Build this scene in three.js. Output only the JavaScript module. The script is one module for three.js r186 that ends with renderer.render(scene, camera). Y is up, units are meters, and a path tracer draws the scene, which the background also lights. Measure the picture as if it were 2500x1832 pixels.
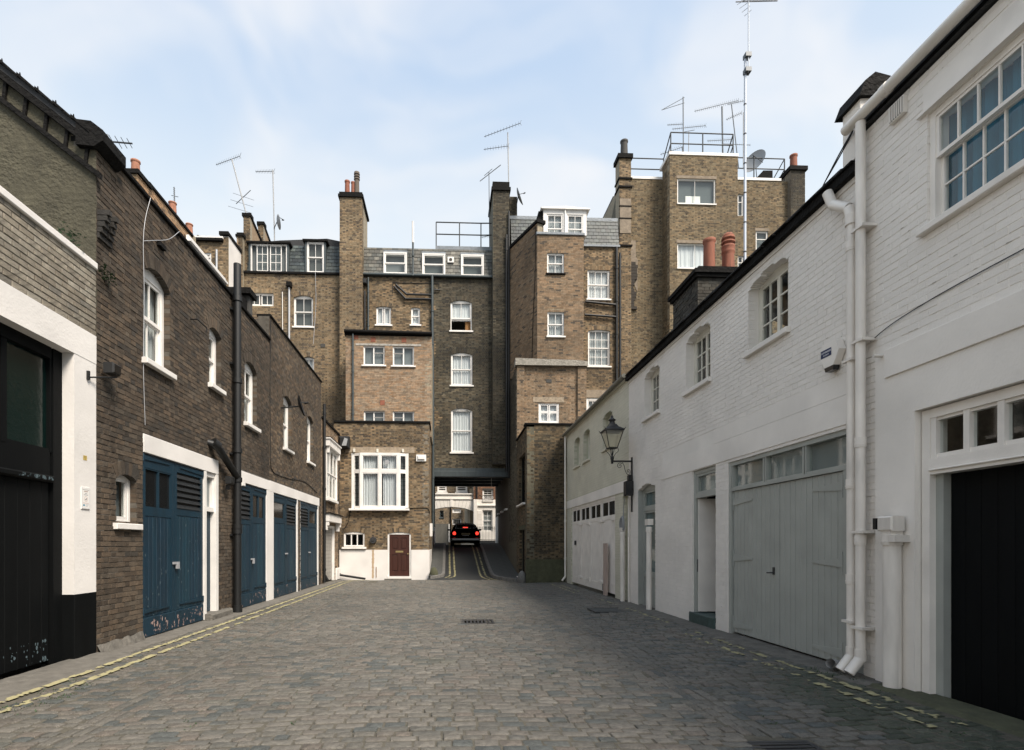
import * as THREE from 'three';
import { mergeGeometries, mergeVertices } from 'three/addons/utils/BufferGeometryUtils.js';
import { ImprovedNoise } from 'three/addons/math/ImprovedNoise.js';

// ------------------------------------------------------------------ camera, sky, sun, exposure
const scene = new THREE.Scene();
const camera = new THREE.PerspectiveCamera(2 * Math.atan(1331 / 1350) * 180 / Math.PI, 2700 / 2662, 0.1, 400);
camera.position.set(0, 1.5, 0);
camera.rotation.y = -Math.atan(58 / 1350);               // the street runs along -z; the camera is turned a little to the right
camera.setViewOffset(2700, 2662, 200, 0, 2500, 1832);    // a view camera's rise: verticals stay upright, the horizon lies low
camera.updateProjectionMatrix();

const perlin = new ImprovedNoise();
const n3 = (x, y, z = 0.37) => perlin.noise(x, y, z);
const fbm = (x, y, z = 0.5, o = 4) => { let a = 0, w = 0.5, f = 1; for (let i = 0; i < o; i++) { a += w * n3(x * f, y * f, z * f + i * 7.3); f *= 2.03; w *= 0.5; } return a; };
const clamp = (x, a = 0, b = 1) => Math.min(b, Math.max(a, x));
const sstep = (a, b, x) => { const t = clamp((x - a) / (b - a)); return t * t * (3 - 2 * t); };
const mixc = (a, b, t) => [a[0] + (b[0] - a[0]) * t, a[1] + (b[1] - a[1]) * t, a[2] + (b[2] - a[2]) * t];

const SUN = new THREE.Vector3(0.40, 0.77, 0.50).normalize();
{ // hazy sky: blue overhead, whitening towards the horizon and towards the veiled sun, thin torn cloud
  const w = 1024, h = 512, d = new Float32Array(w * h * 4), v = new THREE.Vector3();
  for (let j = 0; j < h; j++) for (let i = 0; i < w; i++) {
    const th = ((i + 0.5) / w - 0.5) * 2 * Math.PI, ph = ((j + 0.5) / h - 0.5) * Math.PI;
    v.set(Math.cos(ph) * Math.cos(th), Math.sin(ph), Math.cos(ph) * Math.sin(th));
    const up = Math.max(v.y, 0), c = v.dot(SUN);
    const low = 1 - 0.80 * sstep(0.36, 0.80, up), near = Math.pow(clamp(0.5 + 0.5 * c), 3.0);
    let col = mixc([0.085, 0.172, 0.315], [0.345, 0.378, 0.40], low);
    col = mixc(col, [0.39, 0.405, 0.415], clamp(near * 0.75));
    const k = 1 / (v.y + 0.22), cx = v.x * k, cz = v.z * k;     // cloud sheet seen from below
    const wob = fbm(cx * 1.6 + 3, cz * 1.6, 2.2, 4);
    const sheet = fbm(cx * 1.25 + wob * 0.8 + 2.0, cz * 2.3 + wob * 1.0, 5.1, 6), veil = fbm(cx * 0.5 + 1.7, cz * 0.7 + 0.4, 8.8, 4);
    const cl = sstep(-0.05, 0.36, sheet + 0.4 * veil) * sstep(0, 0.12, v.y);
    col = mixc(col, [0.385, 0.385, 0.39], clamp(cl * 0.72));
    const au = 1 + 1.1 * Math.pow(clamp(c), 9);                  // bright haze round the veiled sun
    const g = 0.70 * (v.y < 0 ? 0.35 : 1);
    d.set([col[0] * au * g, col[1] * au * g, col[2] * au * g, 1], (j * w + i) * 4);
  }
  const t = new THREE.DataTexture(d, w, h, THREE.RGBAFormat, THREE.FloatType);
  t.mapping = THREE.EquirectangularReflectionMapping; t.magFilter = t.minFilter = THREE.LinearFilter; t.wrapS = THREE.RepeatWrapping; t.needsUpdate = true;
  scene.background = t; scene.environment = t;
}
const sun = new THREE.DirectionalLight(new THREE.Color(1.0, 0.89, 0.76), 1.75);
sun.position.copy(SUN).multiplyScalar(60).add(new THREE.Vector3(0, 0, -20)); sun.target.position.set(0, 0, -20);
sun.castShadow = true; sun.shadow.radius = 40; sun.shadow.mapSize.set(2048, 2048);
Object.assign(sun.shadow.camera, { left: -45, right: 45, top: 45, bottom: -45, near: 1, far: 140 });
scene.add(sun, sun.target);

const renderer = new THREE.WebGLRenderer({ antialias: true });
renderer.toneMapping = THREE.LinearToneMapping;
renderer.toneMappingExposure = 3.6;
renderer.shadowMap.enabled = true;

// ------------------------------------------------------------------ helpers
let seed = 12345;
const rnd = () => { seed |= 0; seed = seed + 0x6D2B79F5 | 0; let t = Math.imul(seed ^ seed >>> 15, 1 | seed); t = t + Math.imul(t ^ t >>> 7, 61 | t) ^ t; return ((t ^ t >>> 14) >>> 0) / 4294967296; };
const rr = (a, b) => a + (b - a) * rnd();
const pick = a => a[Math.floor(rnd() * a.length)];

// wall frames: (s along the wall, y up, o out of the wall) -> world
const LF = x => ({ P: (s, y, o) => [x + o, y, -s], flip: false, turn: Math.PI / 2 });      // faces +x, s is the distance down the street
const RF = x => ({ P: (s, y, o) => [x - o, y, -s], flip: true, turn: -Math.PI / 2 });      // faces -x
const FF = D => ({ P: (s, y, o) => [s, y, -D + o], flip: false, turn: 0 });                // faces the camera, s is x
const WF = { P: (x, y, z) => [x, y, z], flip: false, turn: 0 };
const CF = (x0, D0, x1, D1) => { const l = Math.hypot(x1 - x0, D1 - D0), dx = (x1 - x0) / l, dz = -(D1 - D0) / l; return { P: (s, y, o) => [x0 + dx * s - dz * o, y, -D0 + dz * s + dx * o], flip: false, len: l, turn: Math.atan2(-dz, dx) }; };
const lean = (fr, y0, a) => ({ P: (s, t, o) => fr.P(s, y0 + t * Math.cos(a) + o * Math.sin(a), -t * Math.sin(a) + o * Math.cos(a)), flip: fr.flip });

class MB {                                   // gathers faces of ONE part
  constructor(fr = WF) { this.fr = fr; this.p = []; this.n = []; this.t = []; this.c = []; this.hasC = false; }
  vert(p, n, uv, c) { this.p.push(p[0], p[1], p[2]); this.n.push(n[0], n[1], n[2]); this.t.push(uv[0], uv[1]); const k = c || [1, 1, 1]; if (c) this.hasC = true; this.c.push(k[0], k[1], k[2]); }
  static uvOf(p, n) { const a = Math.abs(n[0]), b = Math.abs(n[1]), c = Math.abs(n[2]); return b >= a && b >= c ? [p[0], p[2]] : a >= c ? [p[2], p[1]] : [p[0], p[1]]; }
  tri(a, b, c, col) {                         // world points
    const u = [b[0] - a[0], b[1] - a[1], b[2] - a[2]], v = [c[0] - a[0], c[1] - a[1], c[2] - a[2]];
    const n = [u[1] * v[2] - u[2] * v[1], u[2] * v[0] - u[0] * v[2], u[0] * v[1] - u[1] * v[0]], l = Math.hypot(...n) || 1; n[0] /= l; n[1] /= l; n[2] /= l;
    for (const q of [a, b, c]) this.vert(q, n, MB.uvOf(q, n), col);
  }
  quadW(a, b, c, d, col) { this.tri(a, b, c, col); this.tri(a, c, d, col); }
  quad(a, b, c, d, col) { const P = this.fr.P, q = [a, b, c, d].map(v => P(v[0], v[1], v[2])); this.fr.flip ? this.quadW(q[3], q[2], q[1], q[0], col) : this.quadW(...q, col); return this; }
  box(s0, s1, y0, y1, o0, o1, col, skip = '') {
    const f = (k, ...q) => { if (!skip.includes(k)) this.quad(...q, col); };
    f('f', [s0, y0, o1], [s1, y0, o1], [s1, y1, o1], [s0, y1, o1]); f('b', [s1, y0, o0], [s0, y0, o0], [s0, y1, o0], [s1, y1, o0]);
    f('l', [s0, y0, o0], [s0, y0, o1], [s0, y1, o1], [s0, y1, o0]); f('r', [s1, y0, o1], [s1, y0, o0], [s1, y1, o0], [s1, y1, o1]);
    f('t', [s0, y1, o1], [s1, y1, o1], [s1, y1, o0], [s0, y1, o0]); f('d', [s0, y0, o0], [s1, y0, o0], [s1, y0, o1], [s0, y0, o1]);
    return this;
  }
  bev(s0, s1, y0, y1, o0, o1, b = 0.01, col) { // box with chamfered front edges
    const o = o1 - b;
    this.quad([s0 + b, y0 + b, o1], [s1 - b, y0 + b, o1], [s1 - b, y1 - b, o1], [s0 + b, y1 - b, o1], col);
    this.quad([s0, y0, o], [s1, y0, o], [s1 - b, y0 + b, o1], [s0 + b, y0 + b, o1], col); this.quad([s0 + b, y1 - b, o1], [s1 - b, y1 - b, o1], [s1, y1, o], [s0, y1, o], col);
    this.quad([s0, y0, o], [s0 + b, y0 + b, o1], [s0 + b, y1 - b, o1], [s0, y1, o], col); this.quad([s1 - b, y0 + b, o1], [s1, y0, o], [s1, y1, o], [s1 - b, y1 - b, o1], col);
    return this.box(s0, s1, y0, y1, o0, o, col, 'f');
  }
  prism(poly, o0, o1, col) {                  // polygon in (s,y), counter-clockwise, extruded in o
    const v = poly.map(p => new THREE.Vector2(p[0], p[1])), tr = THREE.ShapeUtils.triangulateShape(v, []);
    const P = this.fr.P, T = (a, b, c) => this.fr.flip ? this.tri(c, b, a, col) : this.tri(a, b, c, col);
    for (const [a, b, c] of tr) { T(P(...poly[a], o1), P(...poly[b], o1), P(...poly[c], o1)); T(P(...poly[c], o0), P(...poly[b], o0), P(...poly[a], o0)); }
    for (let i = 0; i < poly.length; i++) { const a = poly[i], b = poly[(i + 1) % poly.length]; this.quad([a[0], a[1], o0], [b[0], b[1], o0], [b[0], b[1], o1], [a[0], a[1], o1], col); }
    return this;
  }
  cyl(a, b, r0, r1 = r0, seg = 8, caps = true, col) { // frame points
    const A = new THREE.Vector3(...this.fr.P(...a)), B = new THREE.Vector3(...this.fr.P(...b)), d = B.clone().sub(A), L = d.length(); d.normalize();
    const x = Math.abs(d.y) < 0.9 ? new THREE.Vector3(0, 1, 0) : new THREE.Vector3(1, 0, 0), u = x.clone().cross(d).normalize(), v = d.clone().cross(u);
    const at = (c, r, k) => { const t = k / seg * 2 * Math.PI, e = u.clone().multiplyScalar(Math.cos(t)).addScaledVector(v, Math.sin(t)); return [c.clone().addScaledVector(e, r).toArray(), e.toArray(), k / seg * 2 * Math.PI * r0]; };
    for (let k = 0; k < seg; k++) {
      const q = [at(A, r0, k), at(A, r0, k + 1), at(B, r1, k + 1), at(B, r1, k)];
      for (const i of [0, 1, 2, 0, 2, 3]) this.vert(q[i][0], q[i][1], [q[i][2], i > 1 ? L : 0], col);
      if (caps) { if (r1 > 1e-4) this.tri(B.toArray(), q[3][0], q[2][0], col); if (r0 > 1e-4) this.tri(A.toArray(), q[1][0], q[0][0], col); }
    }
    return this;
  }
  tube(pts, r, seg = 6, col) { const c = new THREE.CatmullRomCurve3(pts.map(p => new THREE.Vector3(...this.fr.P(...p))), false, 'centripetal'); return this.geo(new THREE.TubeGeometry(c, Math.max(4, pts.length * 5), r, seg), null, col); }
  line(pts, r, seg = 6, col) { for (let i = 1; i < pts.length; i++) this.cyl(pts[i - 1], pts[i], r, r, seg, true, col); return this; }
  lathe(at, prof, seg = 16, col) {            // prof [[r,y]...] turned about a vertical axis at frame point
    const [x, y, z] = this.fr.P(...at); return this.geo(new THREE.LatheGeometry(prof.map(p => new THREE.Vector2(p[0], p[1])), seg), new THREE.Matrix4().makeTranslation(x, y, z), col);
  }
  geo(g, m, col) {
    let q = g.index ? g.toNonIndexed() : g.clone(); if (m) q.applyMatrix4(m);
    const p = q.attributes.position.array, n = q.attributes.normal.array, t = q.attributes.uv?.array;
    for (let i = 0; i < p.length / 3; i++) this.vert([p[3 * i], p[3 * i + 1], p[3 * i + 2]], [n[3 * i], n[3 * i + 1], n[3 * i + 2]], t ? [t[2 * i], t[2 * i + 1]] : [p[3 * i], p[3 * i + 1]], col);
    return this;
  }
  build(base = [0, 0, 0]) {
    const g = new THREE.BufferGeometry(), p = new Float32Array(this.p);
    for (let i = 0; i < p.length; i += 3) { p[i] -= base[0]; p[i + 1] -= base[1]; p[i + 2] -= base[2]; }
    g.setAttribute('position', new THREE.BufferAttribute(p, 3)); g.setAttribute('normal', new THREE.BufferAttribute(new Float32Array(this.n), 3)); g.setAttribute('uv', new THREE.BufferAttribute(new Float32Array(this.t), 2));
    if (this.hasC) g.setAttribute('color', new THREE.BufferAttribute(new Float32Array(this.c), 3));
    return g;
  }
}
const used = new Map();
const numbered = n => { const k = used.get(n) || 0; used.set(n, k + 1); return k ? n + '_' + String(k).padStart(3, '0') : n; };
const baseOf = new WeakMap();
function thing(name, label, category, base, group) {          // a Group at the thing's base; its children are its parts
  const g = new THREE.Group(); g.name = numbered(name); g.position.set(...base); baseOf.set(g, base); scene.add(g);
  g.userData = { label, category }; if (group) g.userData.group = group; return g;
}
function part(name, mb, mat, parent, extra) {                 // one mesh; geometry is kept relative to its thing's base
  const b = parent === scene ? [0, 0, 0] : baseOf.get(parent) || [0, 0, 0];
  const m = new THREE.Mesh(mb.build ? mb.build(b) : mb, mat); m.name = parent === scene ? numbered(name) : name; m.castShadow = m.receiveShadow = true;
  baseOf.set(m, b); parent.add(m); if (extra) Object.assign(m.userData, extra); return m;
}
const setting = (name, mb, mat) => part(name, mb, mat, scene, { kind: 'structure' });
const soleThing = (name, mb, mat, label, category, group) => { const m = part(name, mb, mat, scene, { label, category }); if (group) m.userData.group = group; return m; };

// ------------------------------------------------------------------ textures (grain, grime and relief only)
function noiseTex(size, fn, srgb) {
  const d = new Uint8Array(size * size * 4);
  for (let j = 0; j < size; j++) for (let i = 0; i < size; i++) { const c = fn(i / size, j / size); const k = (j * size + i) * 4; if (c.length) { d[k] = clamp(c[0]) * 255; d[k + 1] = clamp(c[1]) * 255; d[k + 2] = clamp(c[2]) * 255; } else d[k] = d[k + 1] = d[k + 2] = clamp(c) * 255; d[k + 3] = 255; }
  const t = new THREE.DataTexture(d, size, size); t.wrapS = t.wrapT = THREE.RepeatWrapping; t.magFilter = THREE.LinearFilter; t.minFilter = THREE.LinearMipmapLinearFilter; t.generateMipmaps = true; if (srgb) t.colorSpace = THREE.SRGBColorSpace; t.needsUpdate = true; return t;
}
// seamless fbm on the unit square: blend of shifted copies
const tile = (fn) => (u, v) => { const a = fn(u, v), b = fn(u - 1, v), c = fn(u, v - 1), d = fn(u - 1, v - 1); const q = (x) => x * x * (3 - 2 * x); const s = q(u), t = q(v); return (a * (1 - s) + b * s) * (1 - t) + (c * (1 - s) + d * s) * t; };
const T = {};
T.grain = noiseTex(256, tile((u, v) => 0.5 + 1.1 * fbm(u * 40, v * 40, 1.5, 3)));
T.rough = noiseTex(512, tile((u, v) => 0.5 + 1.0 * fbm(u * 14, v * 14, 3.5, 5)));
T.plaster = noiseTex(512, tile((u, v) => 0.5 + 0.5 * fbm(u * 6, v * 6, 8.5, 5) + 0.35 * fbm(u * 60, v * 60, 2.5, 2)));
const tint = (base, amp, fx, fy, z, o = 5) => { const g = tile((u, v) => fbm(u * fx, v * fy, z, o)); return noiseTex(512, (u, v) => { const k = base + amp * g(u, v); return [k, k, k]; }, true); };
T.mottle = tint(0.9, 0.34, 9, 9, 4.4);
T.blotch = tint(0.955, 0.11, 4, 4, 6.1, 6);
T.streak = tint(0.93, 0.26, 14, 3, 7.7, 5);
T.asphalt = tint(0.86, 0.6, 60, 60, 9.1, 3);
const withRep = (t, rx, ry = rx) => { const c = t.clone(); c.repeat.set(rx, ry); c.needsUpdate = true; return c; };

// ------------------------------------------------------------------ materials
const std = (c, rough = 0.8, o = {}) => { const m = new THREE.MeshStandardMaterial({ roughness: rough, ...o }); if (Array.isArray(c)) m.color.setRGB(...c); else m.color.set(c); return m; };
const M = {};
const bumpFine = withRep(T.grain, 3), bumpRough = withRep(T.rough, 1.5), mapMottle = withRep(T.mottle, 1.1), mapBlotch = withRep(T.blotch, 0.31), mapStreak = withRep(T.streak, 0.55), bumpPlaster = withRep(T.plaster, 0.7);
M.brick = std([1, 1, 1], 0.93, { vertexColors: true, map: mapMottle, bumpMap: withRep(T.rough, 3.2), bumpScale: 0.006 });
M.paintedBrick = std([1, 1, 1], 0.62, { vertexColors: true, map: mapBlotch, bumpMap: withRep(T.grain, 1.6), bumpScale: 0.0025 });
M.mortar = std([0.23, 0.20, 0.155], 0.95, { map: mapMottle, bumpMap: bumpFine, bumpScale: 0.003 });
M.mortarDark = std([0.10, 0.09, 0.075], 0.95, { map: mapMottle, bumpMap: bumpFine, bumpScale: 0.003 });
M.mortarWhite = std([0.84, 0.80, 0.74], 0.7, { map: mapBlotch, bumpMap: bumpFine, bumpScale: 0.002 });
M.mortarGreen = std([0.55, 0.55, 0.42], 0.7, { map: mapBlotch, bumpMap: bumpFine, bumpScale: 0.002 });
M.whitePaint = std([0.82, 0.795, 0.76], 0.5, { map: withRep(T.blotch, 0.7), bumpMap: bumpFine, bumpScale: 0.0008 });
M.whiteRender = std([0.79, 0.765, 0.735], 0.7, { map: mapBlotch, bumpMap: bumpPlaster, bumpScale: 0.006 });
M.rightRender = std([0.86, 0.815, 0.755], 0.65, { map: mapBlotch, bumpMap: bumpPlaster, bumpScale: 0.006 });
M.rightPaint = std([0.86, 0.815, 0.755], 0.5, { map: withRep(T.blotch, 0.7), bumpMap: bumpFine, bumpScale: 0.0008 });
M.creamPaint = std([0.72, 0.69, 0.60], 0.5, { map: withRep(T.blotch, 0.7) });
M.blackPaint = new THREE.MeshPhysicalMaterial({ color: new THREE.Color().setRGB(0.0035, 0.0042, 0.0046), roughness: 0.7, specularIntensity: 0.22, map: mapStreak, bumpMap: withRep(T.streak, 1.5), bumpScale: 0.001 });
M.blackIron = std([0.007, 0.0075, 0.008], 0.5, { bumpMap: bumpFine, bumpScale: 0.0006 });
M.pitch = new THREE.MeshPhysicalMaterial({ color: new THREE.Color().setRGB(0.010, 0.0095, 0.009), roughness: 0.85, specularIntensity: 0.3, map: mapMottle, bumpMap: bumpRough, bumpScale: 0.02 });
M.greyIron = std([0.05, 0.065, 0.07], 0.5, { map: mapStreak });
M.lead = std([0.22, 0.25, 0.28], 0.5, { map: withRep(T.mottle, 0.6), bumpMap: bumpRough, bumpScale: 0.008 });
M.slate = std([1, 1, 1], 0.55, { vertexColors: true, map: mapMottle, bumpMap: bumpRough, bumpScale: 0.004 });
M.roofDark = std([0.03, 0.031, 0.033], 0.75, { map: mapMottle, bumpMap: bumpRough, bumpScale: 0.01 });
M.stone = std([0.36, 0.29, 0.21], 0.9, { map: mapMottle, bumpMap: bumpRough, bumpScale: 0.006 });
M.stoneSill = std([0.42, 0.40, 0.36], 0.85, { map: mapMottle });
M.darkRender = std([0.085, 0.078, 0.052], 0.95, { map: withRep(T.mottle, 0.45), bumpMap: bumpRough, bumpScale: 0.02 });
M.mossRender = std([0.085, 0.088, 0.05], 0.95, { map: withRep(T.mottle, 0.6), bumpMap: bumpRough, bumpScale: 0.01 });
M.tanRender = std([0.30, 0.245, 0.185], 0.95, { map: withRep(T.mottle, 0.6), bumpMap: bumpRough, bumpScale: 0.006 });
M.bluePaint = std([0.0016, 0.024, 0.044], 0.58, { map: mapStreak, bumpMap: withRep(T.streak, 1.6), bumpScale: 0.0012 });
M.bluePaints = [[0.0014, 0.021, 0.041], [0.0018, 0.026, 0.047], [0.0030, 0.031, 0.052]].map(c => std(c, 0.6, { map: mapStreak, bumpMap: withRep(T.streak, 1.6), bumpScale: 0.0014 }));
M.greyPaint = std([0.375, 0.39, 0.36], 0.48, { map: withRep(T.blotch, 0.6), bumpMap: bumpFine, bumpScale: 0.0006 });
M.stepPaint = std([0.05, 0.085, 0.08], 0.6, { map: mapMottle });
M.pipeWhite = std([0.84, 0.79, 0.725], 0.4, { map: withRep(T.streak, 0.4) });
M.terracotta = std([0.30, 0.105, 0.06], 0.8, { map: mapMottle, bumpMap: bumpFine, bumpScale: 0.002 });
M.terracottaPale = std([0.42, 0.19, 0.12], 0.85, { map: mapMottle });
M.potGrey = std([0.16, 0.13, 0.105], 0.9, { map: mapMottle });
M.alu = std([0.34, 0.345, 0.35], 0.6);
M.galv = std([0.42, 0.43, 0.45], 0.5, { metalness: 0.4 });
M.antenna = std([0.10, 0.11, 0.12], 0.5, { metalness: 0.4 });
M.dishGrey = std([0.30, 0.31, 0.32], 0.6);
M.doorBrown = std([0.055, 0.017, 0.010], 0.4, { map: withRep(T.streak, 1.6, 0.5), bumpMap: withRep(T.streak, 3), bumpScale: 0.0012 });
M.brass = std([0.55, 0.42, 0.2], 0.35, { metalness: 0.9 });
M.flake = std([0.30, 0.215, 0.195], 0.9);
M.flakeBlue = std([0.075, 0.11, 0.125], 0.85);
M.rust = std([0.33, 0.17, 0.07], 0.9, { map: mapMottle });
M.yellowLine = std([0.38, 0.345, 0.19], 0.85, { map: mapMottle });
M.asphalt = std([0.034, 0.037, 0.038], 0.92, { map: withRep(T.asphalt, 0.8), bumpMap: withRep(T.grain, 4), bumpScale: 0.004 });
M.concrete = std([0.15, 0.14, 0.122], 0.93, { map: withRep(T.mottle, 0.8), bumpMap: bumpRough, bumpScale: 0.012 });
M.paving = std([0.075, 0.078, 0.075], 0.9, { map: mapMottle, bumpMap: bumpRough, bumpScale: 0.004 });
M.granite = std([0.17, 0.165, 0.155], 0.8, { map: mapMottle, bumpMap: bumpRough, bumpScale: 0.006 });
M.dirt = std([0.105, 0.096, 0.074], 0.98, { map: withRep(T.mottle, 1.6), bumpMap: bumpRough, bumpScale: 0.01 });
M.sett = std([1, 1, 1], 0.66, { vertexColors: true, map: withRep(T.mottle, 2.2), bumpMap: withRep(T.rough, 3.5), bumpScale: 0.008 });
M.castIron = std([0.04, 0.04, 0.042], 0.6, { metalness: 0.3, bumpMap: bumpFine, bumpScale: 0.001 });
M.leaf = std([0.028, 0.06, 0.022], 0.7, { side: THREE.DoubleSide });
M.cloth = std([0.62, 0.62, 0.64], 0.9, { side: THREE.DoubleSide });
M.net = std([0.40, 0.41, 0.42], 0.95, { side: THREE.DoubleSide });
M.tintGrey = std([0.16, 0.175, 0.185], 0.9, { side: THREE.DoubleSide });
M.tealCloth = std([0.028, 0.15, 0.23], 0.95, { side: THREE.DoubleSide });
M.frosted = std([0.17, 0.195, 0.20], 0.25);
M.orangeCloth = std([0.42, 0.24, 0.10], 0.9, { side: THREE.DoubleSide });
M.glassTints = [[0.10, 0.115, 0.12], [0.155, 0.17, 0.18], [0.21, 0.225, 0.235], [0.07, 0.075, 0.075]].map(c => std(c, 0.9));
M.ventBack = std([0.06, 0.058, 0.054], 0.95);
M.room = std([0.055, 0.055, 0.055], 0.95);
M.glass = new THREE.MeshPhysicalMaterial({ transmission: 1, thickness: 0, roughness: 0.03, ior: 1.52, color: 0xf2f7f6, side: THREE.DoubleSide });
M.greenGlass = std([0.003, 0.011, 0.010], 0.16, { bumpMap: bumpRough, bumpScale: 0.002 });

// ------------------------------------------------------------------ brickwork
// An opening: { s0, s1, y0, y1 (springing), rise, ring } - ring is the depth of the brick arch over it.
function archAt(op, y, extra = 0) {           // half width of an opening (or of its arch ring) at height y, 0 when clear of it
  const a = (op.s1 - op.s0) / 2;
  if (y < op.y0) return 0; if (y <= op.y1) return a;
  if (!op.rise) return extra && y < op.y1 + extra ? a : 0;
  const R = (a * a + op.rise * op.rise) / (2 * op.rise), yc = op.y1 + op.rise - R, d = y - yc, r = R + extra;
  if (d >= r) return 0; const w = Math.sqrt(r * r - d * d);
  return extra ? Math.min(w, d * a / Math.max(0.02, op.y1 - yc)) : w;
}
function free(s0, s1, y, ops, extra) {        // what is left of a course once the openings are taken out
  let iv = [[s0, s1]];
  for (const op of ops) { const w = archAt(op, y, extra ? op.ring || 0 : 0); if (w <= 0) continue; const m = (op.s0 + op.s1) / 2, a = m - w, b = m + w;
    iv = iv.flatMap(([p, q]) => b <= p || a >= q ? [[p, q]] : [[p, a], [b, q]].filter(t => t[1] - t[0] > 0.004)); }
  return iv;
}
function slab(mb, s0, s1, y0, y1, ops, o0, o1, step = 0.06, inset = 0.004) { // wall body with its openings cut through
  const cut = new Set([y0, y1]); for (const p of ops) { for (const v of [p.y0, p.y1]) if (v > y0 && v < y1) cut.add(v); if (p.rise) for (let k = 1; k <= 8; k++) { const v = p.y1 + p.rise * k / 8; if (v < y1) cut.add(v); } }
  const ys = [...cut].sort((a, b) => a - b);
  for (let i = 1; i < ys.length; i++) { const a = ys[i - 1], b = ys[i]; if (b - a < 1e-4) continue;
    for (const [p, q] of free(s0, s1, (a + b) / 2, ops, false)) mb.box(p + (p > s0 ? inset : 0), q - (q < s1 ? inset : 0), a, b, o0, o1); }
  return mb;
}
function courses({ s0, s1, y0, y1, ops = [], course = 0.075, len = 0.225, joint = 0.010, vj = joint, flemish = true, tone, rough = 0.003, skip }) {
  const out = []; let row = 0;
  for (let y = y0; y < y1 - 0.02; y += course, row++) {
    const yt = Math.min(y + course - joint, y1), ym = (y + yt) / 2;
    for (const [a, b] of free(s0, s1, ym, ops, true)) {
      let s = s0 - len + (row % 2 ? len * (flemish ? 0.75 : 0.5) : 0) + 0.012 * Math.sin(row * 5.3), k = 0;
      while (s < b) { const L = flemish && k % 2 ? len / 2 : len; k++; const p = Math.max(s + rr(-0.003, 0.003), a), q = Math.min(s + L - vj + rr(-0.003, 0.003), b); s += L;
        if (q - p < 0.02) continue; if (skip && skip((p + q) / 2, ym)) continue;
        const header = flemish && k % 2 === 0;
        out.push({ s0: p, s1: q, y0: y + rr(-0.0015, 0.0015), y1: yt + rr(-0.0015, 0.0015), o: rr(-rough, rough), c: tone((p + q) / 2, ym, header), edge: (p <= a + 0.001 && a > s0) || (q >= b - 0.001 && b < s1) }); }
    }
  }
  return out;
}
function archRing(mb, op, tone, o = 0.002) {  // bricks on end over an opening
  if (!op.ring) return; const a = (op.s1 - op.s0) / 2, m = (op.s0 + op.s1) / 2;
  if (!op.rise) { const n = Math.round(2 * a / 0.075); for (let i = 0; i < n; i++) mb.box(m - a + i * 2 * a / n + 0.004, m - a + (i + 1) * 2 * a / n - 0.004, op.y1 + 0.003, op.y1 + op.ring, -0.1, o + rr(-0.003, 0.003), tone(m, op.y1, false), 'b'); return; }
  const R = (a * a + op.rise * op.rise) / (2 * op.rise), yc = op.y1 + op.rise - R, th = Math.asin(Math.min(1, a / R)), n = Math.max(5, Math.round(2 * th * R / 0.077));
  for (let i = 0; i < n; i++) { const t0 = -th + 2 * th * i / n + 0.004 / R, t1 = -th + 2 * th * (i + 1) / n - 0.004 / R, r0 = R + 0.003, r1 = R + op.ring;
    mb.prism([[m + r0 * Math.sin(t0), yc + r0 * Math.cos(t0)], [m + r0 * Math.sin(t1), yc + r0 * Math.cos(t1)], [m + r1 * Math.sin(t1), yc + r1 * Math.cos(t1)], [m + r1 * Math.sin(t0), yc + r1 * Math.cos(t0)]], -0.1, o + rr(-0.004, 0.003), tone(m + R * Math.sin(t0), op.y1, i % 3 === 0)); }
}
const brickGeo = []; // chipped, chamfered unit bricks: s 0..1, y 0..1, front at o = 0, 0.1 deep
for (let k = 0; k < 6; k++) { const m = new MB(), j = () => rr(-0.014, 0.014), b = 0.018, h = 0.045;
  const q = [[b + j(), h + j() * 2, j() * 0.1], [1 - b + j(), h + j() * 2, j() * 0.1], [1 - b + j(), 1 - h + j() * 2, j() * 0.1], [b + j(), 1 - h + j() * 2, j() * 0.1]], r = [[0, 0, -0.006], [1, 0, -0.006], [1, 1, -0.006], [0, 1, -0.006]], z = r.map(p => [p[0], p[1], -0.1]);
  m.quad(...q); for (let i = 0; i < 4; i++) { const n = (i + 1) % 4; m.quad(r[i], r[n], q[n], q[i]); m.quad(z[i], z[n], r[n], r[i]); }
  const g = m.build(); for (let i = 0; i < g.attributes.uv.count; i++) g.attributes.uv.setXY(i, g.attributes.position.getX(i) * 0.22 + k * 0.31, g.attributes.position.getY(i) * 0.07 + k * 0.17); brickGeo.push(g); }
function toneMats(list, n, like) {            // a few materials that stand for all the tones of a wall
  const cs = list.map(b => b.c).sort((a, b) => a[0] + a[1] - b[0] - b[1]), out = [];
  for (let i = 0; i < n; i++) { const c = cs[Math.floor((i + 0.5) / n * cs.length)]; const m = like.clone(); m.vertexColors = false; m.color.setRGB(...c); out.push({ c, m }); }
  return c => out.reduce((p, q) => Math.hypot(p.c[0] - c[0], p.c[1] - c[1], p.c[2] - c[2]) < Math.hypot(q.c[0] - c[0], q.c[1] - c[1], q.c[2] - c[2]) ? p : q).m;
}
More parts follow.
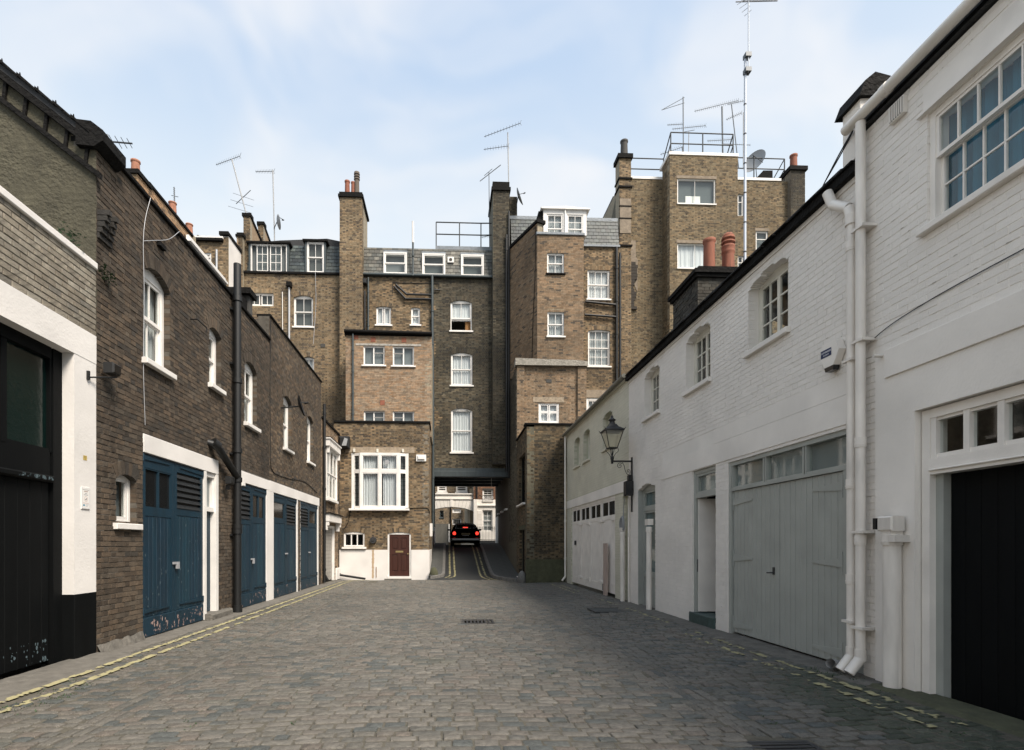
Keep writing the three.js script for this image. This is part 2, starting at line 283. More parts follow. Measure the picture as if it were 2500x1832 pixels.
// bricks: the nearest ones are single pieces, the rest one part
function layBricks(parent, fr, list, { single = 0, order, mat = M.brick, name = 'brick', rest = 'brickwork', extra } = {}) {
  let far = list;
  if (single) {
    const sorted = [...list].sort((a, b) => order(a) - order(b)), near = sorted.slice(0, single); far = sorted.slice(single);
    const matOf = toneMats(near, 9, mat), b = baseOf.get(parent);
    near.forEach((q, i) => { const m = new THREE.Mesh(brickGeo[i % 6], matOf(q.c)); m.name = name; const p = fr.P(fr.flip ? q.s1 : q.s0, q.y0, q.o); m.position.set(p[0] - b[0], p[1] - b[1], p[2] - b[2]); m.rotation.y = fr.turn; m.scale.set(q.s1 - q.s0, q.y1 - q.y0, 1); m.castShadow = m.receiveShadow = true; parent.add(m); });
  }
  const mb = new MB(fr); for (const q of far) mb.box(q.s0, q.s1, q.y0, q.y1, q.edge ? -0.11 : -0.02, q.o, q.c, 'b');
  if (extra) extra(mb);
  if (mb.p.length) part(rest, mb, mat, parent, { kind: 'stuff' });
}
// a whole brick wall: body, bricks, arches
function brickWall(parent, fr, o) {
  const { s0, s1, y0, y1, ops = [], thick = 0.3, mortar = M.mortar, tone, name = 'wall', mo = -0.008 } = o;
  part(name, slab(new MB(fr), s0, s1, y0, y1, ops, -thick, mo), mortar, parent);
  const list = courses(o);
  layBricks(parent, fr, list, { single: o.single, order: o.order, mat: o.mat, extra: mb => ops.forEach(op => archRing(mb, op, tone)) });
}
const toneOf = (base, { v = 0.25, dark = 0.35, soot = 0.3, warm = 0.12, z = 1, scale = 0.5, odd = 0.08, oddC = [0.05, 0.045, 0.04], pale } = {}) => (s, y, header) => {
  let k = 1 + v * (rnd() * 2 - 1) * 0.9; const n = fbm(s * scale + z * 13.1, y * scale * 1.3 + z * 5.7, z, 4);
  k *= 1 - soot * sstep(-0.05, 0.45, n); if (pale) k *= 1 + pale * sstep(0.0, 0.4, -n);
  if (header && rnd() < 0.55) k *= 1 - dark; const w = warm * (rnd() - 0.5);
  let c = [base[0] * k * (1 + w), base[1] * k, base[2] * k * (1 - w)]; if (rnd() < odd) c = mixc(c, oddC, 0.75); return c;
};

// ------------------------------------------------------------------ windows
function curtain(parent, fr, s0, s1, y0, y1, o, mat, folds = 9, amp = 0.018, name = 'curtain') {
  const mb = new MB(fr), n = Math.max(8, Math.round(folds * 5)); const w = t => amp * (Math.sin(t * folds * 6.283 + 1.3 * Math.sin(t * 9)) + 0.4 * Math.sin(t * folds * 14));
  for (let i = 0; i < n; i++) { const a = i / n, b = (i + 1) / n; mb.quad([s0 + (s1 - s0) * a, y0, o + w(a) * 1.3], [s0 + (s1 - s0) * b, y0, o + w(b) * 1.3], [s0 + (s1 - s0) * b, y1, o + w(b)], [s0 + (s1 - s0) * a, y1, o + w(a)]); }
  return part(name, mb, mat, parent);
}
function windowPart(T, fr, s0, s1, y0, y1, opt = {}) {
  const { o = -0.1, cols = 2, rows = [1, 1], split = 0.5, fw = 0.05, sw = 0.042, bar = 0.022, depth = 0.1, mat = M.whitePaint, glass = M.glass, sill, name = 'window', lights, gap = 0, rise = 0, label } = opt;
  const mb = new MB(fr), w = s1 - s0, h = y1 - y0, panes = [];
  mb.box(s0, s0 + fw, y0, y1, o - depth, o); mb.box(s1 - fw, s1, y0, y1, o - depth, o); mb.box(s0 + fw, s1 - fw, y1 - fw - rise, y1, o - depth, o - 0.001); mb.box(s0 + fw, s1 - fw, y0, y0 + fw, o - depth, o - 0.001);
  const is0 = s0 + fw, is1 = s1 - fw, iy0 = y0 + fw, iy1 = y1 - fw - rise, iw = is1 - is0, ih = iy1 - iy0;
  const L = lights || [[0, 1, split, 1, cols, rows[0], -0.016], [0, 1, 0, split, cols, rows[1], -0.052]];
  for (const [fx0, fx1, fy0, fy1, nc, nr, dOut = -0.02, bare, colX] of L) {
    const a = is0 + iw * fx0, b = is0 + iw * fx1, c = iy0 + ih * fy0 + (fy0 ? -0.012 : 0), d = iy0 + ih * fy1 + (fy1 < 1 ? 0.012 : 0), oo = o + dOut, t = bare ? 0.012 : sw;
    mb.box(a, a + t, c, d, oo - 0.035, oo); mb.box(b - t, b, c, d, oo - 0.035, oo); mb.box(a + t, b - t, d - t, d, oo - 0.035, oo - 0.0008); mb.box(a + t, b - t, c, c + t * 1.15, oo - 0.035, oo - 0.0008);
    const xa = a + t, xb = b - t, ya = c + t * 1.15, yb = d - t;
    for (let i = 1; i < nc; i++) mb.box(xa + (xb - xa) * i / nc - bar / 2, xa + (xb - xa) * i / nc + bar / 2, ya, yb, oo - 0.03, oo - 0.004);
    for (let j = 1; j < nr; j++) mb.box(xa, xb, ya + (yb - ya) * j / nr - bar / 2, ya + (yb - ya) * j / nr + bar / 2, oo - 0.03, oo - 0.0055);
    for (let i = 0; i < nc; i++) for (let j = 0; j < nr; j++) panes.push([xa + (xb - xa) * i / nc, xa + (xb - xa) * (i + 1) / nc, ya + (yb - ya) * j / nr, ya + (yb - ya) * (j + 1) / nr, oo - 0.02]);
  }
  const win = part(name, mb, mat, T, label ? { label } : undefined);
  for (const p of panes) part('pane', new MB(fr).quad([p[0], p[2], p[4]], [p[1], p[2], p[4]], [p[1], p[3], p[4]], [p[0], p[3], p[4]]), glass, win);
  if (sill) part('sill', new MB(fr).bev(s0 - (sill.ext ?? 0.06), s1 + (sill.ext ?? 0.06), y0 - (sill.h ?? 0.075), y0 - 0.001, o - depth, sill.out ?? 0.07, 0.008), sill.mat || mat, win);
  if (opt.net) curtain(win, fr, s0 + 0.03, s1 - 0.03, y0 + 0.02, y1 - 0.02, o - depth - 0.05, opt.netMat || M.net, opt.folds || Math.max(4, Math.round(w * 9)), opt.amp ?? 0.014);
  if (opt.glass_tint) part('glass_tint', new MB(fr).box(s0 + 0.02, s1 - 0.02, y0 + (1 - opt.glass_tint) * h, y1 - 0.02, o - depth - 0.06, o - depth - 0.052), opt.tintMat || pick(M.glassTints), win);  // opaque sheet behind the panes; sky reflection put into its grey-blue
  return win;
}
// closed building body behind a facade: sides, back, roof, so that daylight enters only through openings
function shell(T, x0, x1, y0, y1, D0, D1, mat, { left = true, right = true, top = M.roofDark, t = 0.2, y0b } = {}) {
  if (left) part('side_wall', new MB().box(x0, x0 + t, y0, y1, -D1, -D0), mat, T);
  if (right) part('side_wall', new MB().box(x1 - t, x1, y0, y1, -D1, -D0), mat, T);
  part('rear_wall', new MB().box(x0 + t, x1 - t, y0, y1, -D1, -D1 + t), mat, T);
  if (top) part('roof', new MB().box(x0, x1, y1, y1 + 0.08, -D1, -D0), top, T);
}
// pipes: frame points, collars at given heights
function pipe(T, fr, pts, r, mat, name = 'pipe', seg = 12) { return part(name, new MB(fr).line(pts, r, seg), mat, T); }

// ------------------------------------------------------------------ ground
const GUT_L = -3.05, GUT_R = 2.58;                       // the two stone channels of the mews
const ramp = D => { const t = clamp((D - 23.7) / 10.6); return 1.5 * (0.45 * t + 0.55 * t * t * (3 - 2 * t)); };       // the way out climbs to the street
function ground(x, D) {                                  // height of the paving
  let y;
  if (x < GUT_L) y = -0.075 + 0.075 * sstep(0, 1.7, GUT_L - x) ; else if (x > GUT_R) y = -0.075 + 0.075 * sstep(0, 1.9, x - GUT_R);
  else { const t = x < -0.2 ? (x - GUT_L) / (-0.2 - GUT_L) : (GUT_R - x) / (GUT_R + 0.2); y = -0.075 + 0.10 * Math.sin(clamp(t) * Math.PI / 2); }
  y *= 1 - 0.75 * sstep(20, 23.4, D);
  return y + 0.018 * fbm(x * 0.7, D * 0.7, 3.3, 3) * (1 - sstep(4.2, 4.7, Math.abs(x)));
}
{ // earth sheet under everything, out to the horizon
  setting('ground', new MB().quad([-150, -0.35, 40], [150, -0.35, 40], [150, -0.35, -200], [-150, -0.35, -200]), M.dirt);
}
const street = part('cobbled_street', (() => { const mb = new MB(); const nx = 64, nz = 160, X = i => -4.9 + 9.8 * i / nx, D = j => j < 4 ? -7 + 2 * j : 1.0 + 23.0 * (j - 4) / (nz - 4);
  for (let i = 0; i < nx; i++) for (let j = 0; j < nz; j++) { const p = (a, b) => [X(a), ground(X(a), D(b)) - 0.009, -D(b)]; const mx = X(i + 0.5), mD = D(j + 0.5); if ((Math.abs(mx - 0.58) < 0.26 && Math.abs(mD - 10.75) < 0.19) || (Math.abs(mx - 2.6) < 0.2 && Math.abs(mD - 4.03) < 0.2)) continue; mb.quad(p(i, j), p(i + 1, j), p(i + 1, j + 1), p(i, j + 1)); } return mb; })(), M.dirt, scene, { kind: 'structure' });
// setts: worn granite blocks, rounded on top
const settGeo = [];
for (let k = 0; k < 14; k++) { // unit sett: x -0.5..0.5, z -0.5..0.5, top at y = 0
  const ring = (ix, iz, cut, y, j) => { const a = 0.5 - ix, b = 0.5 - iz, p = [[-a, -b + cut * 1.6], [-a + cut, -b], [0, -b], [a - cut, -b], [a, -b + cut * 1.6], [a, b - cut * 1.6], [a - cut, b], [0, b], [-a + cut, b], [-a, b - cut * 1.6]]; return p.map(q => [q[0] + rr(-j, j), y + rr(-j, j) * 0.06, q[1] + rr(-j, j) * 1.6]); };
  const jit = 0.014, r1 = ring(0.005, 0.01, 0.05, -0.013, jit), r0 = r1.map(p => [p[0], -0.06, p[2]]), r2 = r1.map(p => [p[0] * rr(0.90, 0.94), rr(-0.003, 0.001), p[2] * rr(0.80, 0.87)]);
  const pos = [], idx = []; for (const r of [r0, r1, r2]) for (const p of r) pos.push(...p); pos.push(0, rr(0.001, 0.006), 0);
  for (let q = 0; q < 2; q++) for (let i = 0; i < 10; i++) { const a = q * 10 + i, b = q * 10 + (i + 1) % 10; idx.push(a, a + 10, b, b, a + 10, b + 10); }
  for (let i = 0; i < 10; i++) idx.push(20 + i, 30, 20 + (i + 1) % 10);
  const g = new THREE.BufferGeometry(); g.setAttribute('position', new THREE.Float32BufferAttribute(pos, 3)); g.setIndex(idx); g.computeVertexNormals();
  const uv = []; for (let i = 0; i < pos.length; i += 3) uv.push(pos[i] * 0.23 + k * 0.37, pos[i + 2] * 0.14 + k * 0.53); g.setAttribute('uv', new THREE.Float32BufferAttribute(uv, 2)); settGeo.push(g);
}
const settTones = [[0.144, 0.135, 0.116], [0.157, 0.145, 0.125], [0.133, 0.125, 0.107], [0.143, 0.129, 0.11], [0.089, 0.096, 0.091], [0.102, 0.106, 0.098], [0.124, 0.119, 0.106], [0.165, 0.153, 0.132], [0.149, 0.129, 0.108], [0.114, 0.11, 0.096]];
const settMats = settTones.map(c => { const m = M.sett.clone(); m.vertexColors = false; m.color.setRGB(...c); return m; });
const mossMats = [[0.062, 0.072, 0.050], [0.085, 0.092, 0.068], [0.050, 0.060, 0.042]].map(c => { const m = M.sett.clone(); m.vertexColors = false; m.color.setRGB(...c); return m; });
const clear = [];                                        // [x0,x1,D0,D1] places left open for concrete, gratings and covers
clear.push([-4.95, -4.47, 7.7, 22.3], [4.44, 4.95, 5.7, 14.2], [-4.95, -4.22, 1, 7.75], [4.45, 4.95, 1, 5.75], [0.22, 0.94, 10.47, 11.03], [3.35, 4.1, 12.35, 13.15], [2.30, 2.90, 3.72, 4.35]);
const settList = [];
{ let D = 2.6, row = 0;
  const strip = (xa, xb, D, pitch, skew) => { let x = xa + rr(-0.12, 0); while (x < xb - 0.05) { const L = clamp(0.186 + 0.048 * (rnd() + rnd() - 1) * 1.7, 0.11, 0.28); let a = Math.max(x, xa), b = Math.min(x + L, xb); x += L; if (b - a < 0.07) continue;
      const m = (a + b) / 2, d = D + skew * (m - xa) + 0.028 * fbm(m * 0.8, D * 0.5, 7.7, 2) ; settList.push({ x: m, D: d, w: b - a - rr(0.005, 0.013), l: pitch - rr(0.004, 0.012), turn: rr(-0.025, 0.025) - skew * 0.8 }); } };
  while (D < 23.75) { const pitch = 0.116 + rr(-0.011, 0.011); const lim = D > 22.1;
    strip(-4.74, -3.22, D, pitch, 0.10); strip(-2.90, 2.43, D, pitch, 0.0); strip(2.75, lim ? 3.15 : 4.71, D, pitch, -0.07); D += pitch; row++; }
  for (const [xc] of [[-3.16], [-3.05], [-2.95], [2.48], [2.59], [2.70]]) for (let d = 2.6; d < 22.3;) { const L = rr(0.15, 0.27); settList.push({ x: xc, D: d + L / 2, w: 0.10, l: L - 0.014, turn: rr(-0.02, 0.02) }); d += L; }
  const keep = settList.filter(q => !clear.some(c => q.x > c[0] && q.x < c[1] && q.D > c[2] && q.D < c[3]));
  for (const q of keep) { const n = fbm(q.x * 0.45, q.D * 0.45, 12.2, 3), r = rnd(); // tone: mostly warm grey, some blue-grey
    q.tone = r < 0.13 + 0.4 * sstep(0.05, 0.4, n) ? (rnd() < 0.55 ? 4 : 5) : r < 0.42 ? pick([6, 9, 2]) : pick([0, 0, 1, 1, 2, 3, 3, 7, 8]);
    q.moss = 0.85 * sstep(0.1, 0.5, 0.55 * fbm(q.x * 1.3, q.D * 1.3, 15.5, 3) + sstep(3.0, 4.3, q.x) * sstep(7.4, 5.6, q.D) * 0.8); q.v = 1 + 0.40 * fbm(q.x * 0.35 + 4, q.D * 0.3, 6.6, 3) + rr(-0.12, 0.12); q.y = ground(q.x, q.D) + rr(-0.006, 0.006); q.k = Math.floor(rnd() * 14); q.tx = rr(-0.025, 0.025); q.tz = rr(-0.02, 0.02); }
  const inView = q => { const u = (q.x * Math.cos(0.043) - q.D * Math.sin(0.043)) / (q.D * Math.cos(0.043) + q.x * Math.sin(0.043)); return q.D > 4.15 && u > -0.84 && u < 0.98; };
  keep.sort((a, b) => (inView(b) - inView(a)) || a.D - b.D);
  const mat4 = q => new THREE.Matrix4().compose(new THREE.Vector3(q.x, q.y, -q.D), new THREE.Quaternion().setFromEuler(new THREE.Euler(q.tx, q.turn, q.tz)), new THREE.Vector3(q.w, 1, q.l));
  keep.slice(0, 300).forEach(q => { const m = new THREE.Mesh(settGeo[q.k], q.moss > 0.4 ? mossMats[q.tone % 3] : settMats[q.tone]); m.name = 'sett'; m.position.set(q.x, q.y, -q.D); m.rotation.set(q.tx, q.turn, q.tz); m.scale.set(q.w, 1, q.l); m.castShadow = m.receiveShadow = true; street.add(m); });
  const mb = new MB(); for (const q of keep.slice(300)) { const v = q.v, c = mixc(settTones[q.tone].map(t => t * v), [0.045, 0.058, 0.038], q.moss); mb.geo(settGeo[q.k], mat4(q), c); }
  part('sett_paving', mb, M.sett, street, { kind: 'stuff' });
}
// painted lines: chips of worn paint lying on the stones
function paintLine(name, path, width, keepAt, label) {
  const mb = new MB(); const step = 0.034;
  for (let i = 1; i < path.length; i++) { const [x0, D0, y0] = path[i - 1], [x1, D1, y1] = path[i], L = Math.hypot(x1 - x0, D1 - D0), n = Math.ceil(L / step), dx = (x1 - x0) / L, dD = (D1 - D0) / L;
    for (let k = 0; k < n; k++) for (let j = 0; j < 4; j++) { const s0 = L * k / n, s1 = L * (k + 1) / n, w0 = width * (j / 4 - 0.5), w1 = width * ((j + 1) / 4 - 0.5), sm = (s0 + s1) / 2, wm = (w0 + w1) / 2, xm = x0 + dx * sm + dD * wm, Dm = D0 + dD * sm - dx * wm;
        const edge = j === 0 || j === 3 ? 0.10 : 0; if (0.5 + 1.2 * fbm(xm * 9, Dm * 9, 5.5, 3) + edge * rnd() * 3 > keepAt(xm, Dm)) continue;
        const q = (s, w) => { const x = x0 + dx * s + dD * w, D = D0 + dD * s - dx * w; return [x, (y0 !== undefined ? y0 + (y1 - y0) * s / L : ground(x, D)) + 0.0085 + 0.003 * n3(x * 7, D * 7), -D]; };
        mb.quad(q(s0, w0), q(s1, w0), q(s1, w1), q(s0, w1)); } }
  return setting(name, mb, M.yellowLine);
}
const leftLine = dx => { const p = []; for (let D = 4.6; D <= 22.4; D += 0.9) p.push([-4.28 + dx, D]); p.push([-4.22 + dx, 23.2], [-3.9 + dx * 1.6, 23.9 - dx * 0.4], [-3.2, 24.15 - dx * 0.5]); return p; };
paintLine('yellow_line', leftLine(0), 0.085, (x, D) => 0.70); paintLine('yellow_line', leftLine(0.23), 0.085, (x, D) => D < 5.9 ? 0.56 : 0.70);
const rightPath = (x, a, b) => { const p = []; for (let D = a; D <= b; D += 0.5) p.push([x, D]); return p; };
paintLine('yellow_line', rightPath(4.03, 4.4, 9.4), 0.10, (x, D) => D < 6.2 ? 0.50 : 0.43); paintLine('yellow_line', rightPath(4.27, 4.4, 9.4), 0.10, (x, D) => D < 6.2 ? 0.50 : 0.42);
paintLine('yellow_line', rightPath(4.25, 10.4, 12.9), 0.10, () => 0.50); paintLine('yellow_line', rightPath(4.22, 13.6, 15.4), 0.10, () => 0.46);
paintLine('yellow_line', rightPath(4.0, 17.2, 21.6), 0.10, () => 0.47); paintLine('yellow_line', rightPath(4.22, 17.6, 21.0), 0.10, () => 0.47);
// concrete in front of the black garage doors
{ const mb = new MB(); const nz = 40; for (let j = 0; j < nz; j++) for (let i = 0; i < 6; i++) { const X = a => -4.86 + 0.62 * a / 6, Dd = b => 1.2 + 6.6 * b / nz, p = (a, b) => [X(a) + (a === 6 ? 0.05 * n3(Dd(b) * 2.5, 3.1) : 0), ground(X(a), Dd(b)) + 0.012 - (a === 6 ? 0.03 : 0) + 0.02 * (1 - a / 6) + 0.006 * n3(X(a) * 6, Dd(b) * 6), -Dd(b)]; mb.quad(p(i, j), p(i + 1, j), p(i + 1, j + 1), p(i, j + 1)); } setting('concrete_apron', mb, M.concrete); }
{ const mb = new MB(); const nz = 24; for (let j = 0; j < nz; j++) for (let i = 0; i < 4; i++) { const X = a => 4.46 + 0.42 * a / 4, Dd = b => 1.2 + 4.55 * b / nz, p = (a, b) => [X(a) + (a === 0 ? 0.05 * n3(Dd(b) * 2.5, 8.1) : 0), ground(X(a), Dd(b)) + 0.012 - (a === 0 ? 0.03 : 0) + 0.004 * n3(X(a) * 6, Dd(b) * 6), -Dd(b)]; mb.quad(p(i, j), p(i + 1, j), p(i + 1, j + 1), p(i, j + 1)); } setting('concrete_apron', mb, M.mossRender); }
// rough concrete margins along the wall feet
for (const [xa, xb, Da, Db, e] of [[-4.86, -4.45, 7.7, 22.3, 1], [4.86, 4.42, 5.72, 14.2, -1]]) { const mb = new MB(), nz = Math.round((Db - Da) * 7); for (let j = 0; j < nz; j++) for (let i = 0; i < 4; i++) { const X = a => xa + (xb - xa) * a / 4, Dd = b => Da + (Db - Da) * b / nz, p = (a, b) => [X(a) + (a === 4 ? 0.05 * n3(Dd(b) * 3.1, e * 4.4) : 0), ground(X(a), Dd(b)) + 0.004 - (a === 4 ? 0.012 : 0) + 0.007 * n3(X(a) * 7, Dd(b) * 7) + (a === 0 ? 0.012 : 0), -Dd(b)]; e > 0 ? mb.quad(p(i, j), p(i + 1, j), p(i + 1, j + 1), p(i, j + 1)) : mb.quad(p(i + 1, j), p(i, j), p(i, j + 1), p(i + 1, j + 1)); } setting('concrete_margin', mb, M.concrete); }
// road gully gratings and cover
function grating(cx, cD, w, l, bars, turn, label) {
  const y = ground(cx, cD), T = thing('drain_grating', label, 'grating', [cx, y, -cD]), fr = { P: (s, yy, o) => [cx + s, y + yy, -cD + o], flip: false };
  part('frame', new MB(fr).box(-w / 2, w / 2, -0.03, 0.006, -l / 2, -l / 2 + 0.035).box(-w / 2, w / 2, -0.03, 0.006, l / 2 - 0.035, l / 2).box(-w / 2, -w / 2 + 0.035, -0.03, 0.005, -l / 2 + 0.035, l / 2 - 0.035).box(w / 2 - 0.035, w / 2, -0.03, 0.005, -l / 2 + 0.035, l / 2 - 0.035), M.castIron, T);
  part('gully', new MB(fr).box(-w / 2 + 0.01, w / 2 - 0.01, -0.27, -0.26, -l / 2 + 0.01, l / 2 - 0.01).box(-w / 2 + 0.001, -w / 2 + 0.01, -0.27, -0.012, -l / 2, l / 2).box(w / 2 - 0.01, w / 2 - 0.001, -0.27, -0.012, -l / 2, l / 2).box(-w / 2 + 0.01, w / 2 - 0.01, -0.27, -0.012, -l / 2, -l / 2 + 0.01).box(-w / 2 + 0.01, w / 2 - 0.01, -0.27, -0.012, l / 2 - 0.01, l / 2), M.mossRender, T);
  for (let i = 0; i < bars; i++) turn ? part('bar', new MB(fr).box(-w / 2 + 0.035, w / 2 - 0.035, -0.03, 0.004, -l / 2 + 0.04 + (l - 0.08) * i / bars, -l / 2 + 0.04 + (l - 0.08) * (i + 0.5) / bars), M.castIron, T) : part('bar', new MB(fr).box(-w / 2 + 0.04 + (w - 0.08) * i / bars, -w / 2 + 0.04 + (w - 0.08) * (i + 0.5) / bars, -0.03, 0.004, -l / 2 + 0.036, l / 2 - 0.036), M.castIron, T);
}
grating(0.58, 10.75, 0.64, 0.50, 8, false, 'cast iron drain grating in the middle of the cobbles');
grating(2.60, 4.03, 0.56, 0.56, 7, true, 'cast iron gully grating in the right hand stone channel');
{ const fr = { P: (s, yy, o) => [3.72 + s, ground(3.72, 12.75) + yy, -12.75 + o], flip: false }, T = thing('access_cover', 'square iron access cover in the paving by the grey door', 'cover', [3.72, ground(3.72, 12.75), -12.75]);
  part('frame', new MB(fr).box(-0.37, 0.37, -0.03, 0.012, -0.39, -0.35).box(-0.37, 0.37, -0.03, 0.012, 0.35, 0.39).box(-0.37, -0.33, -0.03, 0.011, -0.35, 0.35).box(0.33, 0.37, -0.03, 0.011, -0.35, 0.35), M.castIron, T); part('lid', new MB(fr).box(-0.325, 0.325, -0.03, 0.008, -0.345, 0.345), M.paving, T); }
// weeds and moss in the joints
{ const mb = new MB(), tuft = (x, D, n, r, h) => { for (let i = 0; i < n; i++) { const a = rr(0, 6.28), d = r * Math.sqrt(rnd()), px = x + Math.cos(a) * d, pD = D + Math.sin(a) * d * 1.4, y = ground(px, pD) - 0.01, b = rr(0, 6.28), w = rr(0.004, 0.010), hh = h * rr(0.4, 1); mb.tri([px - w * Math.cos(b), y, -pD - w * Math.sin(b)], [px + w * Math.cos(b), y, -pD + w * Math.sin(b)], [px + rr(-1, 1) * hh * 0.7, y + hh, -pD + rr(-1, 1) * hh * 0.7]); } };
  for (let i = 0; i < 26; i++) tuft(-4.1 + rr(-0.1, 0.25), rr(4.9, 6.4), 14, 0.08, 0.03); for (let i = 0; i < 60; i++) tuft(rr(-3, 2.6), rr(4.2, 9), 7, 0.035, 0.018); for (let i = 0; i < 55; i++) tuft(rr(2.7, 4.5), rr(4.2, 7.5), 9, 0.06, 0.02); for (let i = 0; i < 16; i++) tuft(4.5 + rr(-0.12, 0.2), rr(5.5, 6.6), 16, 0.07, 0.03); for (let i = 0; i < 10; i++) tuft(1.7 + rr(-0.5, 0.5), rr(6.3, 7.6), 14, 0.05, 0.03);
  part('weeds', mb, M.leaf, scene, { kind: 'stuff', label: 'small weeds and moss growing in the joints between cobbles', category: 'weeds' }); }

// ------------------------------------------------------------------ doors
function flakes(door, fr, s0, s1, y0, y1, o, n, mat, big = 0.03) { // chips of bare timber showing through the paint
  const mb = new MB(fr); for (let i = 0; i < n * 2; i++) { const s = rr(s0, s1), y = y0 + (y1 - y0) * Math.pow(rnd(), 1.2); if (fbm(s * 5, y * 5, 4.4, 2) < 0.02) continue; const r = big * Math.pow(rnd(), 2.2) + 0.004, k = 6, tall = rr(1, 2.4), p = []; for (let j = 0; j < k; j++) { const a = j / k * 6.283, q = r * rr(0.5, 1.1); p.push([clamp(s + Math.cos(a) * q, s0, s1), clamp(y + Math.sin(a) * q * tall, y0, y1), o + 0.0015]); } for (let j = 1; j < k - 1; j++) mb.quad(p[0], p[j], p[j + 1], p[j + 1]); }
  part('flaked_paint', mb, mat, door, { kind: 'stuff' });
}
function strap(door, fr, s, y, len, dir, o, mat) { // long iron strap hinge
  part('hinge', new MB(fr).prism(dir > 0 ? [[s, y - 0.035], [s + len, y - 0.012], [s + len, y + 0.012], [s, y + 0.035]] : [[s - len, y - 0.012], [s, y - 0.035], [s, y + 0.035], [s - len, y + 0.012]], o, o + 0.014).cyl([s, y - 0.06, o + 0.012], [s, y + 0.06, o + 0.012], 0.016, 0.016, 8), mat, door);
}
function garageLeaf(T, fr, s0, s1, y0, y1, o, { top = 'window', ty0, ty1, panes = 2, hinge = 1, mat = M.bluePaint, kick = 0.32, chips = 40 } = {}) {
  const st = 0.09, door = part('door', new MB(fr).box(s0, s0 + st, y0 + kick, y1, o - 0.05, o).box(s1 - st, s1, y0 + kick, y1, o - 0.05, o).box(s0 + st, s1 - st, y1 - 0.11, y1, o - 0.05, o - 0.001).box(s0 + st, s1 - st, ty0 - 0.13, ty0, o - 0.05, o - 0.001).box(s0, s1, y0, y1, o - 0.07, o - 0.052), mat, T);
  const a = s0 + st, b = s1 - st, n = Math.max(4, Math.round((b - a) / 0.115));
  for (let i = 0; i < n; i++) part('board', new MB(fr).bev(a + (b - a) * i / n + 0.003, a + (b - a) * (i + 1) / n - 0.003, y0 + kick, ty0 - 0.13, o - 0.05, o - 0.008 + rr(-0.003, 0.002), 0.006), mat === M.bluePaint ? pick(M.bluePaints) : mat, door);
  part('bottom_board', new MB(fr).bev(s0 + 0.004, s1 - 0.004, y0, y0 + kick - 0.006, o - 0.05, o + 0.018, 0.008), mat, door);
  if (top === 'window') for (let i = 0; i < panes; i++) { const p = a + (b - a) * i / panes, q = a + (b - a) * (i + 1) / panes; part('pane', new MB(fr).box(p + 0.02, q - 0.02, ty0 + 0.02, ty1 - 0.02, o - 0.04, o - 0.034), M.darkPane, door); part('glazing_bead', new MB(fr).box(p, p + 0.022, ty0, ty1, o - 0.05, o - 0.006).box(q - 0.022, q, ty0, ty1, o - 0.05, o - 0.006).box(p + 0.022, q - 0.022, ty1 - 0.022, ty1, o - 0.05, o - 0.007).box(p + 0.022, q - 0.022, ty0, ty0 + 0.022, o - 0.05, o - 0.007), mat, door); }
  else { const k = 6; for (let i = 0; i < k; i++) { const y = ty0 + (ty1 - ty0) * i / k, h = (ty1 - ty0) / k; part('louvre', new MB(fr).prism([[a, 0], [b, 0], [b, 0.014], [a, 0.014]].map(v => [v[0], y + v[1]]), o - 0.05, o + 0.012).box(a, b, y + 0.014, y + h * 0.62, o - 0.03, o - 0.016), M.louvreGrey, door); } part('vent_back', new MB(fr).box(a, b, ty0, ty1, o - 0.051, o - 0.0505), M.ventBack, door); if (ty1 < y1 - 0.112) part('top_rail', new MB(fr).box(a, b, ty1, y1 - 0.111, o - 0.05, o - 0.002), mat, door); }
  if (top === 'window' && ty1 < y1 - 0.112) part('top_rail', new MB(fr).box(a, b, ty1, y1 - 0.111, o - 0.05, o - 0.002), mat, door);
  const L = (s1 - s0) * 0.82; for (const y of [y1 - 0.06, y0 + kick + 0.10]) strap(door, fr, hinge > 0 ? s0 + 0.012 : s1 - 0.012, y, L, hinge, o, mat);
  flakes(door, fr, s0 + 0.01, s1 - 0.01, y0 + 0.02, y0 + kick - 0.02, o + 0.0185, chips, M.flake, 0.024);
  flakes(door, fr, s0 + st, s1 - st, y0 + kick, ty0 - 0.2, o - 0.0065, chips, M.flakeBlue, 0.016);
  return door;
}
M.darkPane = std([0.010, 0.011, 0.012], 0.14);
M.louvreGrey = std([0.035, 0.040, 0.045], 0.6, { map: mapMottle });
const LS = LF(-4.80);
const leftTone = toneOf([0.094, 0.070, 0.048], { v: 0.36, dark: 0.35, soot: 0.55, z: 2, scale: 0.42, odd: 0.08, oddC: [0.035, 0.031, 0.026], warm: 0.12, pale: 0.35 });
const leftTone2 = toneOf([0.122, 0.090, 0.060], { v: 0.42, dark: 0.4, soot: 0.40, z: 3, scale: 0.42, odd: 0.12, oddC: [0.05, 0.045, 0.04], warm: 0.16, pale: 0.3 });
M.mortarLeft = std([0.118, 0.106, 0.088], 0.95, { map: mapMottle, bumpMap: bumpFine, bumpScale: 0.003 });

